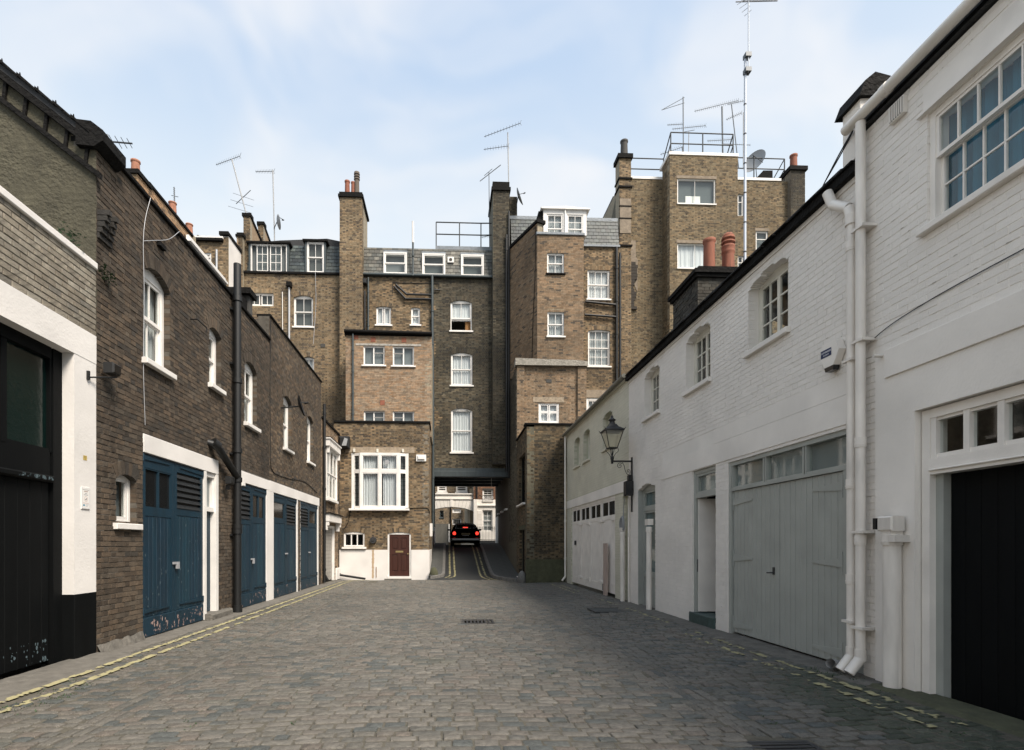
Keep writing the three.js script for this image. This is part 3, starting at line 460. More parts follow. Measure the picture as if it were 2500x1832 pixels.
// ------------------------------------------------------------------ white garage with black doors (nearest on the left)
{
  const T = thing('garage_building', 'low garage with white painted lintel and pillar and tall black doors', 'garage', [-4.8, 0, -5.5]), head = 3.97, band = 4.35, cop = 5.25, e = 7.775;
  part('pillar', new MB(LS).box(7.33, e, 0.86, head, -0.34, 0), M.whiteRender, T); part('pillar', new MB(LS).box(2.7, 3.3, 0, head, -0.34, 0), M.whiteRender, T);
  part('plinth', new MB(LS).bev(7.325, e + 0.001, -0.03, 0.86, -0.34, 0.006, 0.006), M.blackPaint, T, { label: 'black painted foot of the white pillar' });
  part('lintel', new MB(LS).box(2.7, e, head, band, -0.34, 0.004), M.whiteRender, T);
  part('parapet_wall', new MB(LS).box(2.7, e, band, cop, -0.3, -0.008), M.mortarDark, T);
  const list = courses({ s0: 2.7, s1: e, y0: band + 0.006, y1: cop, course: 0.0755, len: 0.226, flemish: false, joint: 0.011, tone: toneOf([0.30, 0.275, 0.225], { v: 0.22, soot: 0.25, z: 5, odd: 0.05, oddC: [0.16, 0.15, 0.13] }), rough: 0.002 });
  layBricks(T, LS, list, { single: 170, order: b => b.s0 < 5.85 ? 100 : b.s0 });
  part('coping', new MB(LS).bev(2.6, e - 0.012, cop, cop + 0.095, -0.34, 0.035, 0.012), M.whiteRender, T);
  part('roof', new MB().box(-11, -5.1, 4.9, 4.98, -7.77, 7), M.roofDark, T); part('side_wall', new MB().box(-11, -4.8, 0, 5.3, 7, 7.2), M.darkRender, T); part('rear_wall', new MB().box(-11, -10.8, 0, 4.9, -7.77, 7), M.darkRender, T); part('front_wall', new MB().box(-5.1, -4.8, -0.1, 5.3, -2.699, 7), M.whiteRender, T);
  // doors, set back in the opening
  const o = -0.17, F = part('door_frame', new MB(LS).box(7.17, 7.329, 0, head, -0.3, o + 0.02).box(3.31, 7.14, head - 0.14, head, -0.3, o + 0.02).box(3.3, 3.4, 0, head - 0.14, -0.3, o + 0.02), M.blackPaint, T);
  part('transom', new MB(LS).bev(3.4, 7.14, 2.28, 2.36, -0.3, o + 0.07, 0.02).box(3.4, 7.14, 2.36, 2.66, -0.3, o), M.blackPaint, T);
  flakes(T.children[T.children.length - 1], LS, 5.6, 7.1, 2.30, 2.345, o + 0.0705, 60, M.flakeBlue, 0.02);
  for (const [a, b] of [[3.42, 4.75], [4.83, 6.375], [6.455, 7.13]]) { const w = part('window', new MB(LS).box(a - 0.04, a, 2.66, 3.83, o - 0.06, o + 0.005).box(b, b + 0.04, 2.66, 3.83, o - 0.06, o + 0.005).box(a, b, 2.66, 2.70, o - 0.06, o), M.blackPaint, T); part('pane', new MB(LS).box(a, b, 2.70, 3.83, o - 0.05, o - 0.04), M.greenGlass, w); }
  let k = 0; for (let s = 3.4; s < 7.12; s += 0.19) { const b = part('board', new MB(LS).bev(s + 0.0015, Math.min(s + 0.19, 7.139) - 0.0015, 0.05, 2.28, -0.26, o - 0.012 + rr(-0.002, 0.002), 0.006), M.blackPaint, T); if (s > 5.3) flakes(b, LS, s + 0.01, Math.min(s + 0.18, 7.12), 0.06, 0.34, o - 0.010, 6, M.flakeBlue, 0.022); }
}
// ------------------------------------------------------------------ brick mews house with the gable
{
  const T = thing('mews_house', 'sooty brown brick mews house with blue garage doors and rendered gable end', 'house', [-4.8, 0, -11.4]), s0 = 7.78, s1 = 15.14, top = 7.02;
  const ops = [{ s0: 8.96, s1: 9.80, y0: 4.46, y1: 5.86, rise: 0.16, ring: 0.22 }, { s0: 11.37, s1: 11.96, y0: 4.77, y1: 5.86, rise: 0.11, ring: 0.22 }, { s0: 13.32, s1: 14.17, y0: 4.42, y1: 5.80, rise: 0.15, ring: 0.22 }, { s0: 8.24, s1: 8.76, y0: 1.82, y1: 2.48, rise: 0.07, ring: 0.2 },
    { s0: 8.94, s1: 11.80, y0: -0.1, y1: 3.27 }, { s0: 12.80, s1: s1, y0: -0.1, y1: 3.24 }];
  brickWall(T, LS, { s0, s1, y0: -0.02, y1: top, ops, tone: leftTone, mortar: M.mortarLeft, single: 300, order: b => b.s0 + 0.001 * Math.abs(b.y0 - 2.5), rough: 0.0045 });
  part('coping', new MB(LS).bev(s0, s1, top, top + 0.07, -0.34, 0.05, 0.012), M.pitch, T);
  for (const [a, c] of [[8.94, 11.80], [12.80, s1]]) part('lintel', new MB(LS).bev(a, c - 0.002, 2.97, 3.262 - (a > 12 ? 0.03 : 0), -0.28, 0.014, 0.006), M.whiteRender, T);
  // windows, the far reveals show
  const sash = (p, net) => windowPart(T, LS, p.s0, p.s1, p.y0, p.y1 + p.rise, { o: -0.11, cols: 2, rows: [1, 1], split: 0.5, rise: p.rise * 0.6, sill: { h: 0.09, ext: 0.06, out: 0.09 }, fw: 0.075, sw: 0.05, net, netMat: M.net });
  sash(ops[0], true); sash(ops[1], false); sash(ops[2], true);
  windowPart(T, LS, ops[3].s0, ops[3].s1, ops[3].y0, 2.55, { o: -0.1, lights: [[0, 1, 0, 1, 1, 1, -0.01]], fw: 0.05, sw: 0.05, sill: { h: 0.09, ext: 0.08, out: 0.06 }, glass_tint: 1, tintMat: M.tintGrey });
  // first pair of garage doors and the narrow door beside it
  garageLeaf(T, LS, 8.95, 9.98, 0.02, 2.955, -0.02, { top: 'window', ty0: 2.10, ty1: 2.74, hinge: 1, chips: 50 }); garageLeaf(T, LS, 9.99, 11.12, 0.02, 2.955, -0.02, { top: 'louvre', ty0: 2.16, ty1: 2.80, hinge: -1, chips: 50 });
  part('latch', new MB(LS).box(9.90, 10.10, 1.16, 1.20, -0.012, 0.02).box(9.99, 10.06, 1.08, 1.17, 0.0, 0.04), M.galv, T);
  part('door_post', new MB(LS).box(11.13, 11.23, 0.02, 2.965, -0.16, 0.01), M.whitePaint, T); part('door_post', new MB(LS).box(11.68, 11.80, 0.13, 2.965, -0.16, 0.01).box(11.231, 11.679, 2.18, 2.27, -0.16, -0.03).box(11.231, 11.679, 2.88, 2.965, -0.16, -0.03), M.whitePaint, T);
  { const d = part('side_door', new MB(LS).box(11.231, 11.679, 0.14, 2.18, -0.16, -0.11), M.bluePaint, T); part('door_knob', new MB(LS).lathe([11.30, 1.06, -0.09], [[0, -0.03], [0.03, -0.015], [0.03, 0.015], [0, 0.03]], 8), M.brass, d); const w = part('fanlight', new MB(LS).box(11.231, 11.26, 2.27, 2.88, -0.14, -0.06).box(11.65, 11.679, 2.27, 2.88, -0.14, -0.06), M.whitePaint, T); part('pane', new MB(LS).box(11.26, 11.65, 2.271, 2.879, -0.12, -0.115), M.frosted, w); }
  part('doorstep', new MB(LS).bev(11.14, 12.24, -0.06, 0.13, -0.2, 0.15, 0.03), M.concrete, T);
  // second pair
  garageLeaf(T, LS, 12.82, 13.84, 0.02, 2.955, -0.02, { top: 'louvre', ty0: 2.12, ty1: 2.80, hinge: 1, chips: 30 }); garageLeaf(T, LS, 13.85, 14.90, 0.02, 2.955, -0.02, { top: 'window', ty0: 2.18, ty1: 2.76, hinge: -1, chips: 40 });
  part('latch', new MB(LS).box(13.76, 13.96, 1.13, 1.17, -0.012, 0.02).box(13.84, 13.91, 1.04, 1.14, 0.0, 0.04), M.galv, T);
  part('jamb', new MB(LS).box(14.91, s1 - 0.002, -0.02, 2.966, -0.2, 0.012), M.whiteRender, T);
  // gable end, facing the camera
  const G = FF(7.78), sl = y => y, gy = x => 6.52 - 0.765 * (x + 4.7), ty = x => 7.06 - 0.765 * (x + 4.85);
  part('gable_wall', new MB(G).prism([[-8.6, 4.5], [-5.105, 4.5], [-5.105, ty(-5.1) - 0.12], [-8.6, ty(-8.6) - 0.12]], -0.25, -0.004).box(-5.104, -4.803, 4.36, 6.95, -0.02, 0.004), M.darkRender, T);
  part('roof', new MB(G).prism([[-8.8, ty(-8.8) - 0.05], [-4.95, ty(-4.95) - 0.05], [-4.95, ty(-4.95) + 0.05], [-8.8, ty(-8.8) + 0.05]], -7.35, 0.06), M.roofDark, T);
  part('roof', new MB(G).prism([[-12, ty(-8.8) - 2.3], [-8.8, ty(-8.8) - 0.05], [-8.8, ty(-8.8) + 0.05], [-12, ty(-8.8) - 2.2]], -7.35, 0.06), M.roofDark, T);
  part('rear_wall', new MB(G).box(-12, -11.8, 0, 7.6, -7.35, 0), M.darkRender, T); part('party_wall', new MB().box(-12, -5.1, 0, 4.9, -7.8, -7.785), M.darkRender, T);
  part('bargeboard', new MB(G).prism([[-8.7, ty(-8.7) - 0.16], [-4.95, ty(-4.95) - 0.16], [-4.95, ty(-4.95) - 0.06], [-8.7, ty(-8.7) - 0.06]], 0, 0.07), M.pitch, T);
  part('verge_moulding', new MB(G).prism([[-8.6, gy(-8.6) - 0.05], [-4.72, gy(-4.72) - 0.05], [-4.72, gy(-4.72) + 0.03], [-8.6, gy(-8.6) + 0.03]], 0, 0.055), M.pitch, T);
  for (let x = -7.9; x < -4.9; x += 0.27) part('verge_bracket', new MB(G).prism([[x - 0.02, gy(x) + 0.03], [x + 0.02, gy(x) + 0.01], [x + 0.05, ty(x) - 0.17], [x + 0.01, ty(x) - 0.15]], 0, 0.035), M.pitch, T);
  for (let x = -7.9; x < -4.95; x += 0.235) part('verge_tile', new MB(G).prism([[x, ty(x) + 0.045], [x + 0.245, ty(x + 0.245) + 0.03], [x + 0.245, ty(x + 0.245) + 0.06], [x, ty(x) + 0.085]], -0.25, 0.10).cyl([x + 0.01, ty(x) + 0.08, 0.05], [x + 0.01, ty(x) + 0.115, 0.05], 0.012, 0.006, 5), M.pitch, T);
  part('kneeler', new MB(G).prism([[-5.02, 6.92], [-4.78, 6.90], [-4.66, 6.98], [-4.66, 7.12], [-4.82, 7.24], [-5.02, 7.26]], -0.45, 0.09), M.pitch, T);
  { const mb = new MB(LS); for (let k = 0; k < 5; k++) for (let j = 0; j < 2; j++) mb.box(7.79 + j * 0.16, 7.94 + j * 0.15 - k * 0.02, 5.72 + k * 0.078, 5.788 + k * 0.078, -0.02, 0.03 + k * 0.034, [0.035, 0.032, 0.028]); part('corbel', mb, M.brick, T); }
  { const mb = new MB(LS); mb.box(9.35, 9.55, 6.46, 6.53, -0.05, 0.06); part('pipe_stub', mb, M.pitch, T); }
  { for (const [a, b] of [[7.79, 8.93], [11.82, 12.42]]) { const mb = new MB(LS), n = 14; for (let i = 0; i < n; i++) { const t = k => a + (b - a) * k / n, h = k => 0.13 + 0.05 * n3(t(k) * 6, 2.2), w = k => 0.07 + 0.03 * n3(t(k) * 5, 7.1); mb.quad([t(i), -0.02, w(i)], [t(i + 1), -0.02, w(i + 1)], [t(i + 1), h(i + 1), 0.002], [t(i), h(i), 0.002]); } part('cement_fillet', mb, M.concrete, T); } }
  // white fascia of the roof extension behind the parapet
  { const x0 = -6.0; part('roof_extension', new MB().box(-8.9, x0, 7.0, 8.311, -15.1, -12.975), M.darkRender, T); part('fascia', new MB(LF(x0)).box(12.975, 15.1, 8.271, 8.636, 0.002, 0.06).box(12.975 - 0.02, 15.1, 8.487, 8.487 + 0.05, -0.3, 0.12), M.whitePaint, T); }
  // cables
  part('cable', new MB(LS).tube([[9.05, 7.05, 0.06], [8.98, 6.7, 0.02], [8.93, 6.35, 0.012], [8.95, 5.5, 0.012], [8.93, 4.3, 0.012], [8.98, 3.4, 0.012]], 0.0055, 5), M.galv, T);
  part('cable', new MB(LS).tube([[10.0, 7.05, 0.06], [9.7, 6.75, 0.03], [9.2, 6.45, 0.02], [8.94, 6.30, 0.012]], 0.0055, 5), M.galv, T);
  part('bracket', new MB(LS).line([[10.55, 5.72, 0], [10.55, 5.72, 0.13], [10.95, 5.72, 0.13], [10.95, 5.64, 0.13]], 0.012, 6), M.blackIron, T);
  part('rear_dormer', new MB().box(-8.6, -5.25, 7.0, 7.9, -15.1, -14.2), M.pitch, T);
}
// ------------------------------------------------------------------ second brick mews house
{
  const T = thing('mews_house', 'brown brick mews house with four dark blue garage doors and a dish', 'house', [-4.8, 0, -18.2]), s0 = 15.15, s1 = 21.3, top = 7.68;
  const ops = [{ s0: 16.42, s1: 17.28, y0: 4.37, y1: 5.82, rise: 0.14, ring: 0.22 }, { s0: 19.17, s1: 20.03, y0: 4.39, y1: 5.86, rise: 0.14, ring: 0.22 }, { s0: s0, s1: 17.96, y0: -0.1, y1: 3.25 }, { s0: 18.30, s1: 20.92, y0: -0.1, y1: 3.25 }];
  brickWall(T, LS, { s0, s1, y0: -0.02, y1: top, ops, tone: leftTone2, mortar: M.mortarLeft, single: 120, order: b => b.s0, rough: 0.004 });
  part('coping', new MB(LS).bev(s0, s1, top, top + 0.06, -0.34, 0.04, 0.01), M.pitch, T);
  part('lintel', new MB(LS).bev(s0, 20.92, 2.95, 3.242, -0.28, 0.014, 0.006), M.whiteRender, T);
  for (const p of ops.slice(0, 2)) windowPart(T, LS, p.s0, p.s1, p.y0, p.y1 + p.rise, { o: -0.11, cols: 2, rows: [1, 1], rise: p.rise * 0.6, sill: { h: 0.08, ext: 0.06, out: 0.08 }, fw: 0.075, sw: 0.05, net: true });
  garageLeaf(T, LS, 15.49, 16.71, 0.02, 2.94, -0.02, { top: 'window', panes: 1, ty0: 2.25, ty1: 2.72, hinge: 1, chips: 24 }); garageLeaf(T, LS, 16.72, 17.85, 0.02, 2.94, -0.02, { top: 'louvre', ty0: 2.12, ty1: 2.72, hinge: -1, chips: 24 });
  garageLeaf(T, LS, 18.32, 19.47, 0.02, 2.94, -0.02, { top: 'louvre', ty0: 2.12, ty1: 2.72, hinge: 1, chips: 24 }); garageLeaf(T, LS, 19.48, 20.68, 0.02, 2.94, -0.02, { top: 'window', panes: 1, ty0: 2.25, ty1: 2.72, hinge: -1, chips: 24 });
  part('jamb', new MB(LS).box(s0, 15.48, -0.02, 2.949, -0.2, 0.012), M.whiteRender, T, { label: 'broad white painted jamb between the garages' }); part('jamb', new MB(LS).box(17.86, 17.955, -0.02, 2.949, -0.2, 0.012), M.whitePaint, T); part('jamb', new MB(LS).box(20.70, 20.80, -0.02, 2.949, -0.2, 0.012), M.whitePaint, T); part('jamb', new MB(LS).box(18.304, 18.318, -0.02, 2.949, -0.2, -0.002), M.whitePaint, T);
  part('latch', new MB(LS).box(16.62, 16.84, 1.22, 1.26, -0.012, 0.02), M.galv, T); part('latch', new MB(LS).box(19.38, 19.60, 1.22, 1.26, -0.012, 0.02), M.galv, T);
  // flank above the neighbour's roof, roof and back
  part('flank_wall', new MB(FF(s0)).box(-12, -5.1, 0, 7.6, -0.25, -0.002), M.mortarDark, T); part('roof', new MB().box(-12, -5.1, 7.45, 7.53, -21.29, -15.4), M.roofDark, T); part('rear_wall', new MB().box(-12, -11.8, 0, 7.45, -21.29, -15.4), M.mortarDark, T); part('flank_wall', new MB().box(-11.8, -5.1, 0, 7.45, -21.29, -21.1), M.mortarDark, T);
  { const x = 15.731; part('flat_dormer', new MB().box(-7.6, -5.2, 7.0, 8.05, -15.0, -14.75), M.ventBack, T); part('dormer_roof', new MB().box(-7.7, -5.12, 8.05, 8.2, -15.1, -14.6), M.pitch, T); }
  part('cable', new MB(LS).tube([[15.2, 7.6, 0.02], [15.17, 6, 0.012], [15.2, 4.2, 0.012], [15.25, 3.6, 0.012], [16.6, 3.5, 0.012], [18.8, 3.62, 0.012], [20.6, 3.42, 0.012]], 0.010, 5), M.blackIron, T);
}
// ------------------------------------------------------------------ low house in the corner with the bay
{
  const T = thing('corner_house', 'narrow corner house with white bay window over a slatted garage door', 'house', [-4.8, 0, -23]), s0 = 21.31, s1 = 24.77, top = 6.34, tone = toneOf([0.33, 0.235, 0.15], { v: 0.3, soot: 0.2, z: 8 });
  const B = { s0: 21.75, s1: 23.75, y0: 3.34, y1: 5.35 }, Gd = { s0: 21.75, s1: 23.9, y0: -0.1, y1: 2.3 };
  brickWall(T, LS, { s0, s1, y0: 0, y1: top, ops: [B, Gd], tone, single: 0 });
  part('coping', new MB(LS).bev(s0, s1 - 0.01, top, top + 0.09, -0.34, 0.05, 0.01), M.pitch, T);
  windowPart(T, LS, B.s0, B.s1, B.y0, B.y1, { o: 0.12, name: 'bay_window', depth: 0.16, lights: [[0, 0.33, 0.5, 1, 1, 1], [0, 0.33, 0, 0.5, 1, 1, -0.05], [0.34, 0.66, 0.5, 1, 1, 1], [0.34, 0.66, 0, 0.5, 1, 1, -0.05], [0.67, 1, 0.5, 1, 1, 1], [0.67, 1, 0, 0.5, 1, 1, -0.05]], net: true, sill: { h: 0.1, ext: 0.05, out: 0.17 } });
  part('bay_hood', new MB(LS).prism([[B.s0 - 0.1, 5.36], [B.s1 + 0.12, 5.36], [B.s1 + 0.12, 5.62], [B.s0 - 0.1, 5.62]], 0.001, 0.24).box(B.s0 - 0.14, B.s1 + 0.16, 5.62, 5.68, 0.001, 0.28), M.whitePaint, T); part('hood_lead', new MB(LS).box(B.s0 - 0.15, B.s1 + 0.17, 5.681, 5.70, 0.001, 0.29), M.pitch, T);
  for (const s of [B.s0 - 0.03, B.s1 + 0.01]) part('bracket', new MB(LS).prism([[s, 5.1], [s + 0.08, 5.1], [s + 0.08, 5.355], [s, 5.355]], 0.125, 0.22), M.whitePaint, T);
  part('door_hood', new MB(LS).box(21.6, 24.1, 2.42, 2.72, 0.001, 0.24), M.whitePaint, T); part('hood_lead', new MB(LS).box(21.55, 24.15, 2.721, 2.76, 0.001, 0.29), M.pitch, T);
  for (const s of [21.62, 23.98]) part('bracket', new MB(LS).prism([[s, 2.08], [s + 0.1, 2.08], [s + 0.1, 2.418], [s, 2.418]], 0.001, 0.16).prism([[s, 2.26], [s + 0.1, 2.26], [s + 0.1, 2.418], [s, 2.418]], 0.16, 0.22), M.whitePaint, T);
  part('door_frame', new MB(LS).box(21.76, 21.86, 0, 2.29, -0.2, -0.02).box(23.78, 23.89, 0, 2.29, -0.2, -0.02).box(21.86, 23.78, 2.19, 2.29, -0.2, -0.02), M.whitePaint, T);
  const gd = part('garage_door', new MB(LS).box(21.86, 23.78, 0.03, 2.19, -0.16, -0.13), M.slatGrey = std([0.36, 0.34, 0.31], 0.6, { map: mapStreak }), T); for (let i = 0; i < 14; i++) part('slat', new MB(LS).bev(21.87, 23.77, 0.035 + i * 0.153, 0.035 + i * 0.153 + 0.146, -0.13, -0.105, 0.01), M.slatGrey, gd);
  part('roof', new MB().box(-10, -5.1, 6.1, 6.2, -24.77, -21.31), M.roofDark, T); part('rear_wall', new MB().box(-10, -9.8, 0, 6.1, -24.77, -21.31), M.mortarDark, T);
  part('curb', new MB(LS).bev(23.95, 24.7, 0, 0.5, 0, 0.06, 0.01), M.whiteRender, T);
}
// ------------------------------------------------------------------ pipes on the left wall
{
  const T = thing('soil_pipe', 'thick black soil pipe running up the brick between blue garages', 'drainpipe', [-4.67, 0, -12.52]);
  part('pipe', new MB(LS).cyl([12.52, 0, 0.13], [12.52, 7.75, 0.13], 0.082, 0.082, 16), M.blackIron, T);
  for (const y of [0.0, 1.75, 1.86, 2.9, 3.55, 5.1, 6.92]) part('collar', new MB(LS).cyl([12.52, y, 0.13], [12.52, y + (y ? 0.10 : 0.16), 0.13], 0.104, 0.104, 16), M.blackIron, T);
  part('branch_pipe', new MB(LS).line([[11.35, 3.56, -0.03], [11.40, 3.52, 0.13], [11.6, 3.42, 0.14], [12.45, 3.02, 0.14]], 0.075, 12).cyl([11.34, 3.57, 0.08], [11.46, 3.5, 0.14], 0.10, 0.10, 12), M.blackIron, T);
  for (const y of [1.7, 3.5, 5.5, 6.7]) part('bracket', new MB(LS).box(12.4, 12.64, y, y + 0.04, 0, 0.06), M.blackIron, T);
}
{ const T = thing('soil_pipe', 'black rainwater pipe at the joint of brick house and corner bay', 'drainpipe', [-4.7, 0, -21.4]);
  part('pipe', new MB(LS).cyl([21.42, 0.05, 0.09], [21.42, 6.9, 0.09], 0.055, 0.055, 12), M.blackIron, T); for (const y of [0.5, 2.0, 3.6, 5.2, 6.5]) part('collar', new MB(LS).cyl([21.42, y, 0.09], [21.42, y + 0.09, 0.09], 0.07, 0.07, 12), M.blackIron, T);
  part('shoe', new MB(LS).cyl([21.42, 0.35, 0.09], [21.5, 0.12, 0.2], 0.06, 0.06, 10), M.blackIron, T); }
// small fittings on the left wall
{ const T = thing('floodlight', 'black floodlight on a bracket at the top of the white pillar', 'floodlight', [-4.75, 3.75, -7.8]);
  part('bracket', new MB(LS).box(7.569, 7.603, 3.704, 3.821, 0, 0.03).line([[7.583, 3.736, 0.02], [7.975, 3.854, 0.16]], 0.012, 6), M.blackIron, T); part('lamp_housing', new MB(LS).bev(7.83, 8.02, 3.879, 4.025, 0.06, 0.2, 0.02), M.blackIron, T); part('glass', new MB(LS).box(7.85, 8.0, 3.893, 4.005, 0.2005, 0.203), M.darkPane, T); }
function canvasTex(w, h, draw) { const c = document.createElement('canvas'); c.width = w; c.height = h; const g = c.getContext('2d'); draw(g, w, h); const t = new THREE.CanvasTexture(c); t.colorSpace = THREE.SRGBColorSpace; return t; }
function signFace(fr, s0, s1, y0, y1, o) { const mb = new MB(fr), a = fr.flip ? [s1, s0] : [s0, s1]; mb.quad([s0, y0, o], [s1, y0, o], [s1, y1, o], [s0, y1, o]); const P = mb.p, A = fr.P(a[0], y0, o), B = fr.P(a[1], y0, o), L = (B[0] - A[0]) ** 2 + (B[2] - A[2]) ** 2; mb.t = []; for (let i = 0; i < P.length; i += 3) mb.t.push(((P[i] - A[0]) * (B[0] - A[0]) + (P[i + 2] - A[2]) * (B[2] - A[2])) / L, (P[i + 1] - y0) / (y1 - y0)); return mb; }
{ const s0 = 7.455, s1 = 7.627, y0 = 1.973, y1 = 2.26;
  const tex = canvasTex(256, 460, (g, w, h) => { g.fillStyle = '#eceae6'; g.fillRect(0, 0, w, h); g.strokeStyle = '#8b9099'; g.lineWidth = 6; g.strokeRect(5, 5, w - 10, h - 10); g.fillStyle = '#54585c'; g.fillRect(26, 40, w - 52, 8); g.textAlign = 'center'; g.fillStyle = '#b9aaa2'; g.fillRect(66, 66, 124, 26); g.fillStyle = '#8f9294'; g.fillRect(90, 118, 76, 12); g.fillRect(60, 148, 136, 14); g.strokeStyle = '#c08f78'; g.lineWidth = 6; g.beginPath(); g.ellipse(w / 2, 245, 50, 56, 0, 0, 7); g.stroke(); g.fillStyle = '#24221f'; g.fillRect(106, 244, 40, 14); g.fillRect(106, 258, 7, 20); g.fillRect(138, 258, 7, 20); g.beginPath(); g.ellipse(148, 236, 13, 10, 0, 0, 7); g.fill(); g.fillStyle = '#b98f83'; g.fillRect(34, 330, w - 68, 8); g.fillStyle = '#4a8aa0'; g.beginPath(); g.ellipse(66, 382, 28, 24, 0, 0, 7); g.fill(); g.fillStyle = '#9aa4aa'; for (let i = 0; i < 4; i++) g.fillRect(112, 356 + i * 18, 112 - i * 14, 6); });
  const T = thing('warning_sign', 'white notice with a dog in a ring on the white garage pillar', 'sign', [-4.8, y0, -(s0 + s1) / 2]); part('plate', new MB(LS).bev(s0, s1, y0, y1, 0.001, 0.012, 0.003), M.whitePaint, T); part('print', signFace(LS, s0 + 0.004, s1 - 0.004, y0 + 0.004, y1 - 0.004, 0.0135), std([0.9, 0.9, 0.9], 0.5, { map: tex }), T); }
{ const s0 = 7.502, s1 = 7.578, y0 = 2.623, y1 = 2.685; const tex = canvasTex(64, 64, g => { g.fillStyle = '#c2a95f'; g.fillRect(0, 0, 64, 64); g.fillStyle = '#6d5f33'; g.fillRect(6, 8, 52, 6); g.fillRect(6, 22, 52, 5); g.fillRect(12, 34, 40, 5); g.fillRect(26, 44, 12, 12); });
  const m = soleThing('wall_label', signFace(LS, s0, s1, y0, y1, 0.003), std([1, 1, 1], 0.6, { map: tex }), 'small yellow label on the white pillar above the dog sign', 'label'); }
{ const T = thing('floodlight', 'small black security lamp beside the thick pipe under the lintel', 'floodlight', [-4.78, 2.85, -12.0]); part('bracket', new MB(LS).line([[12.1, 2.88, 0], [12.1, 2.86, 0.12]], 0.014, 6), M.blackIron, T); part('lamp_housing', new MB(LS).bev(11.92, 12.14, 2.80, 2.96, 0.10, 0.22, 0.02), M.blackIron, T); part('sensor', new MB(LS).box(12.0, 12.07, 2.68, 2.78, 0.08, 0.15), M.blackIron, T); }
{ const T = thing('junction_box', 'small white box on the wall right of the thick black pipe', 'box', [-4.78, 2.9, -12.95]); part('box', new MB(LS).bev(12.88, 13.05, 2.86, 3.04, 0.014, 0.12, 0.01), M.whitePaint, T); }
M.dishBlack = std([0.012, 0.012, 0.013], 0.8);
function dish(name, label, c, r, dir, mat, armDir) { // satellite dish: shallow bowl, arm and feed horn; c centre, dir the way it looks
  const T = thing(name, label, 'satellite dish', c, 'satellite dishes'), q = new THREE.Quaternion().setFromUnitVectors(new THREE.Vector3(0, 1, 0), new THREE.Vector3(...dir).normalize()), prof = []; for (let i = 0; i <= 8; i++) prof.push(new THREE.Vector2(r * i / 8, 0.22 * r * (i / 8) ** 2)); prof.push(new THREE.Vector2(r * 0.99, 0.22 * r + 0.012)); for (let i = 8; i >= 0; i--) prof.push(new THREE.Vector2(r * 0.98 * i / 8, 0.22 * r * (i / 8) ** 2 - 0.018));
  const m4 = new THREE.Matrix4().compose(new THREE.Vector3(...c), q, new THREE.Vector3(1, 1, 1)); part('bowl', new MB().geo(new THREE.LatheGeometry(prof, 28), m4), mat, T);
  const tip = new THREE.Vector3(0, r * 0.95, r * 0.35).applyMatrix4(m4), low = new THREE.Vector3(0, 0.02, r * 0.9).applyMatrix4(m4), back = new THREE.Vector3(0, -0.02, 0).applyMatrix4(m4); part('arm', new MB().cyl(low.toArray(), tip.toArray(), 0.014, 0.014, 6), M.blackIron, T); part('feed_horn', new MB().cyl(tip.toArray(), tip.clone().add(new THREE.Vector3(...dir).multiplyScalar(-0.12)).toArray(), 0.03, 0.03, 8), M.blackIron, T);
  if (armDir) part('mount', new MB().cyl(back.toArray(), [c[0] + armDir[0], c[1] + armDir[1], c[2] + armDir[2]], 0.02, 0.02, 8), M.blackIron, T); return T; }
dish('satellite_dish', 'black satellite dish on the brick wall by an upper window', [-4.28, 6.016 - 0.5, -16.2], 0.30, [0.95, 0.28, -0.12], M.dishBlack, [-0.54, -0.06, 0.02]);
{ const T = thing('lantern_box', 'dark bulkhead lamp in the corner above the bay', 'lamp', [-4.6, 5.9, -24.6]); part('housing', new MB(FF(24.78)).bev(-4.78, -4.30, 5.75, 6.28, 0.02, 0.35, 0.08), M.blackIron, T); part('lens', new MB(FF(24.78)).prism([[-4.62, 5.85], [-4.42, 5.85], [-4.36, 6.15], [-4.5, 6.2]], 0.351, 0.36), M.dishGrey, T); }

// ------------------------------------------------------------------ right hand side
const RS = RF(4.77);
const whiteTone = (z) => (s, y) => { const n = fbm(s * 0.6 + z, y * 0.8, z, 3), k = 0.85 * (1 + 0.05 * (rnd() - 0.5)) * (1 + 0.06 * n); return [k, k * 0.95, k * 0.885]; };
const greenTone = (s, y) => { const n = fbm(s * 0.6, y * 0.8, 9, 3), k = (1 + 0.06 * (rnd() - 0.5)) * (1 + 0.10 * n); return [0.66 * k, 0.635 * k, 0.525 * k]; };
// nicks along the brick joints, with the shadow in each recess painted as colour
function nicks(T, s0, s1, y0, y1, n, ops) { const mb = new MB(RS); for (let i = 0; i < n; i++) { const s = rr(s0, s1), y = y0 + Math.round((y1 - y0) * rnd() / 0.075) * 0.075 - 0.004 + rr(-0.002, 0.002), w = rr(0.012, 0.06), h = rr(0.002, 0.006), a = archAt.length && ops.some(o => Math.abs(s - (o.s0 + o.s1) / 2) < archAt(o, y) + 0.06); if (a) continue; mb.quad([s, y, 0.0026], [s + w, y + rr(-0.002, 0.002), 0.0026], [s + w * 0.9, y + h, 0.0026], [s + w * 0.1, y + h * 0.8, 0.0026]); } part('chip_shadows', mb, M.nickShade || (M.nickShade = std([0.36, 0.335, 0.295], 0.95)), T, { kind: 'stuff' }); }
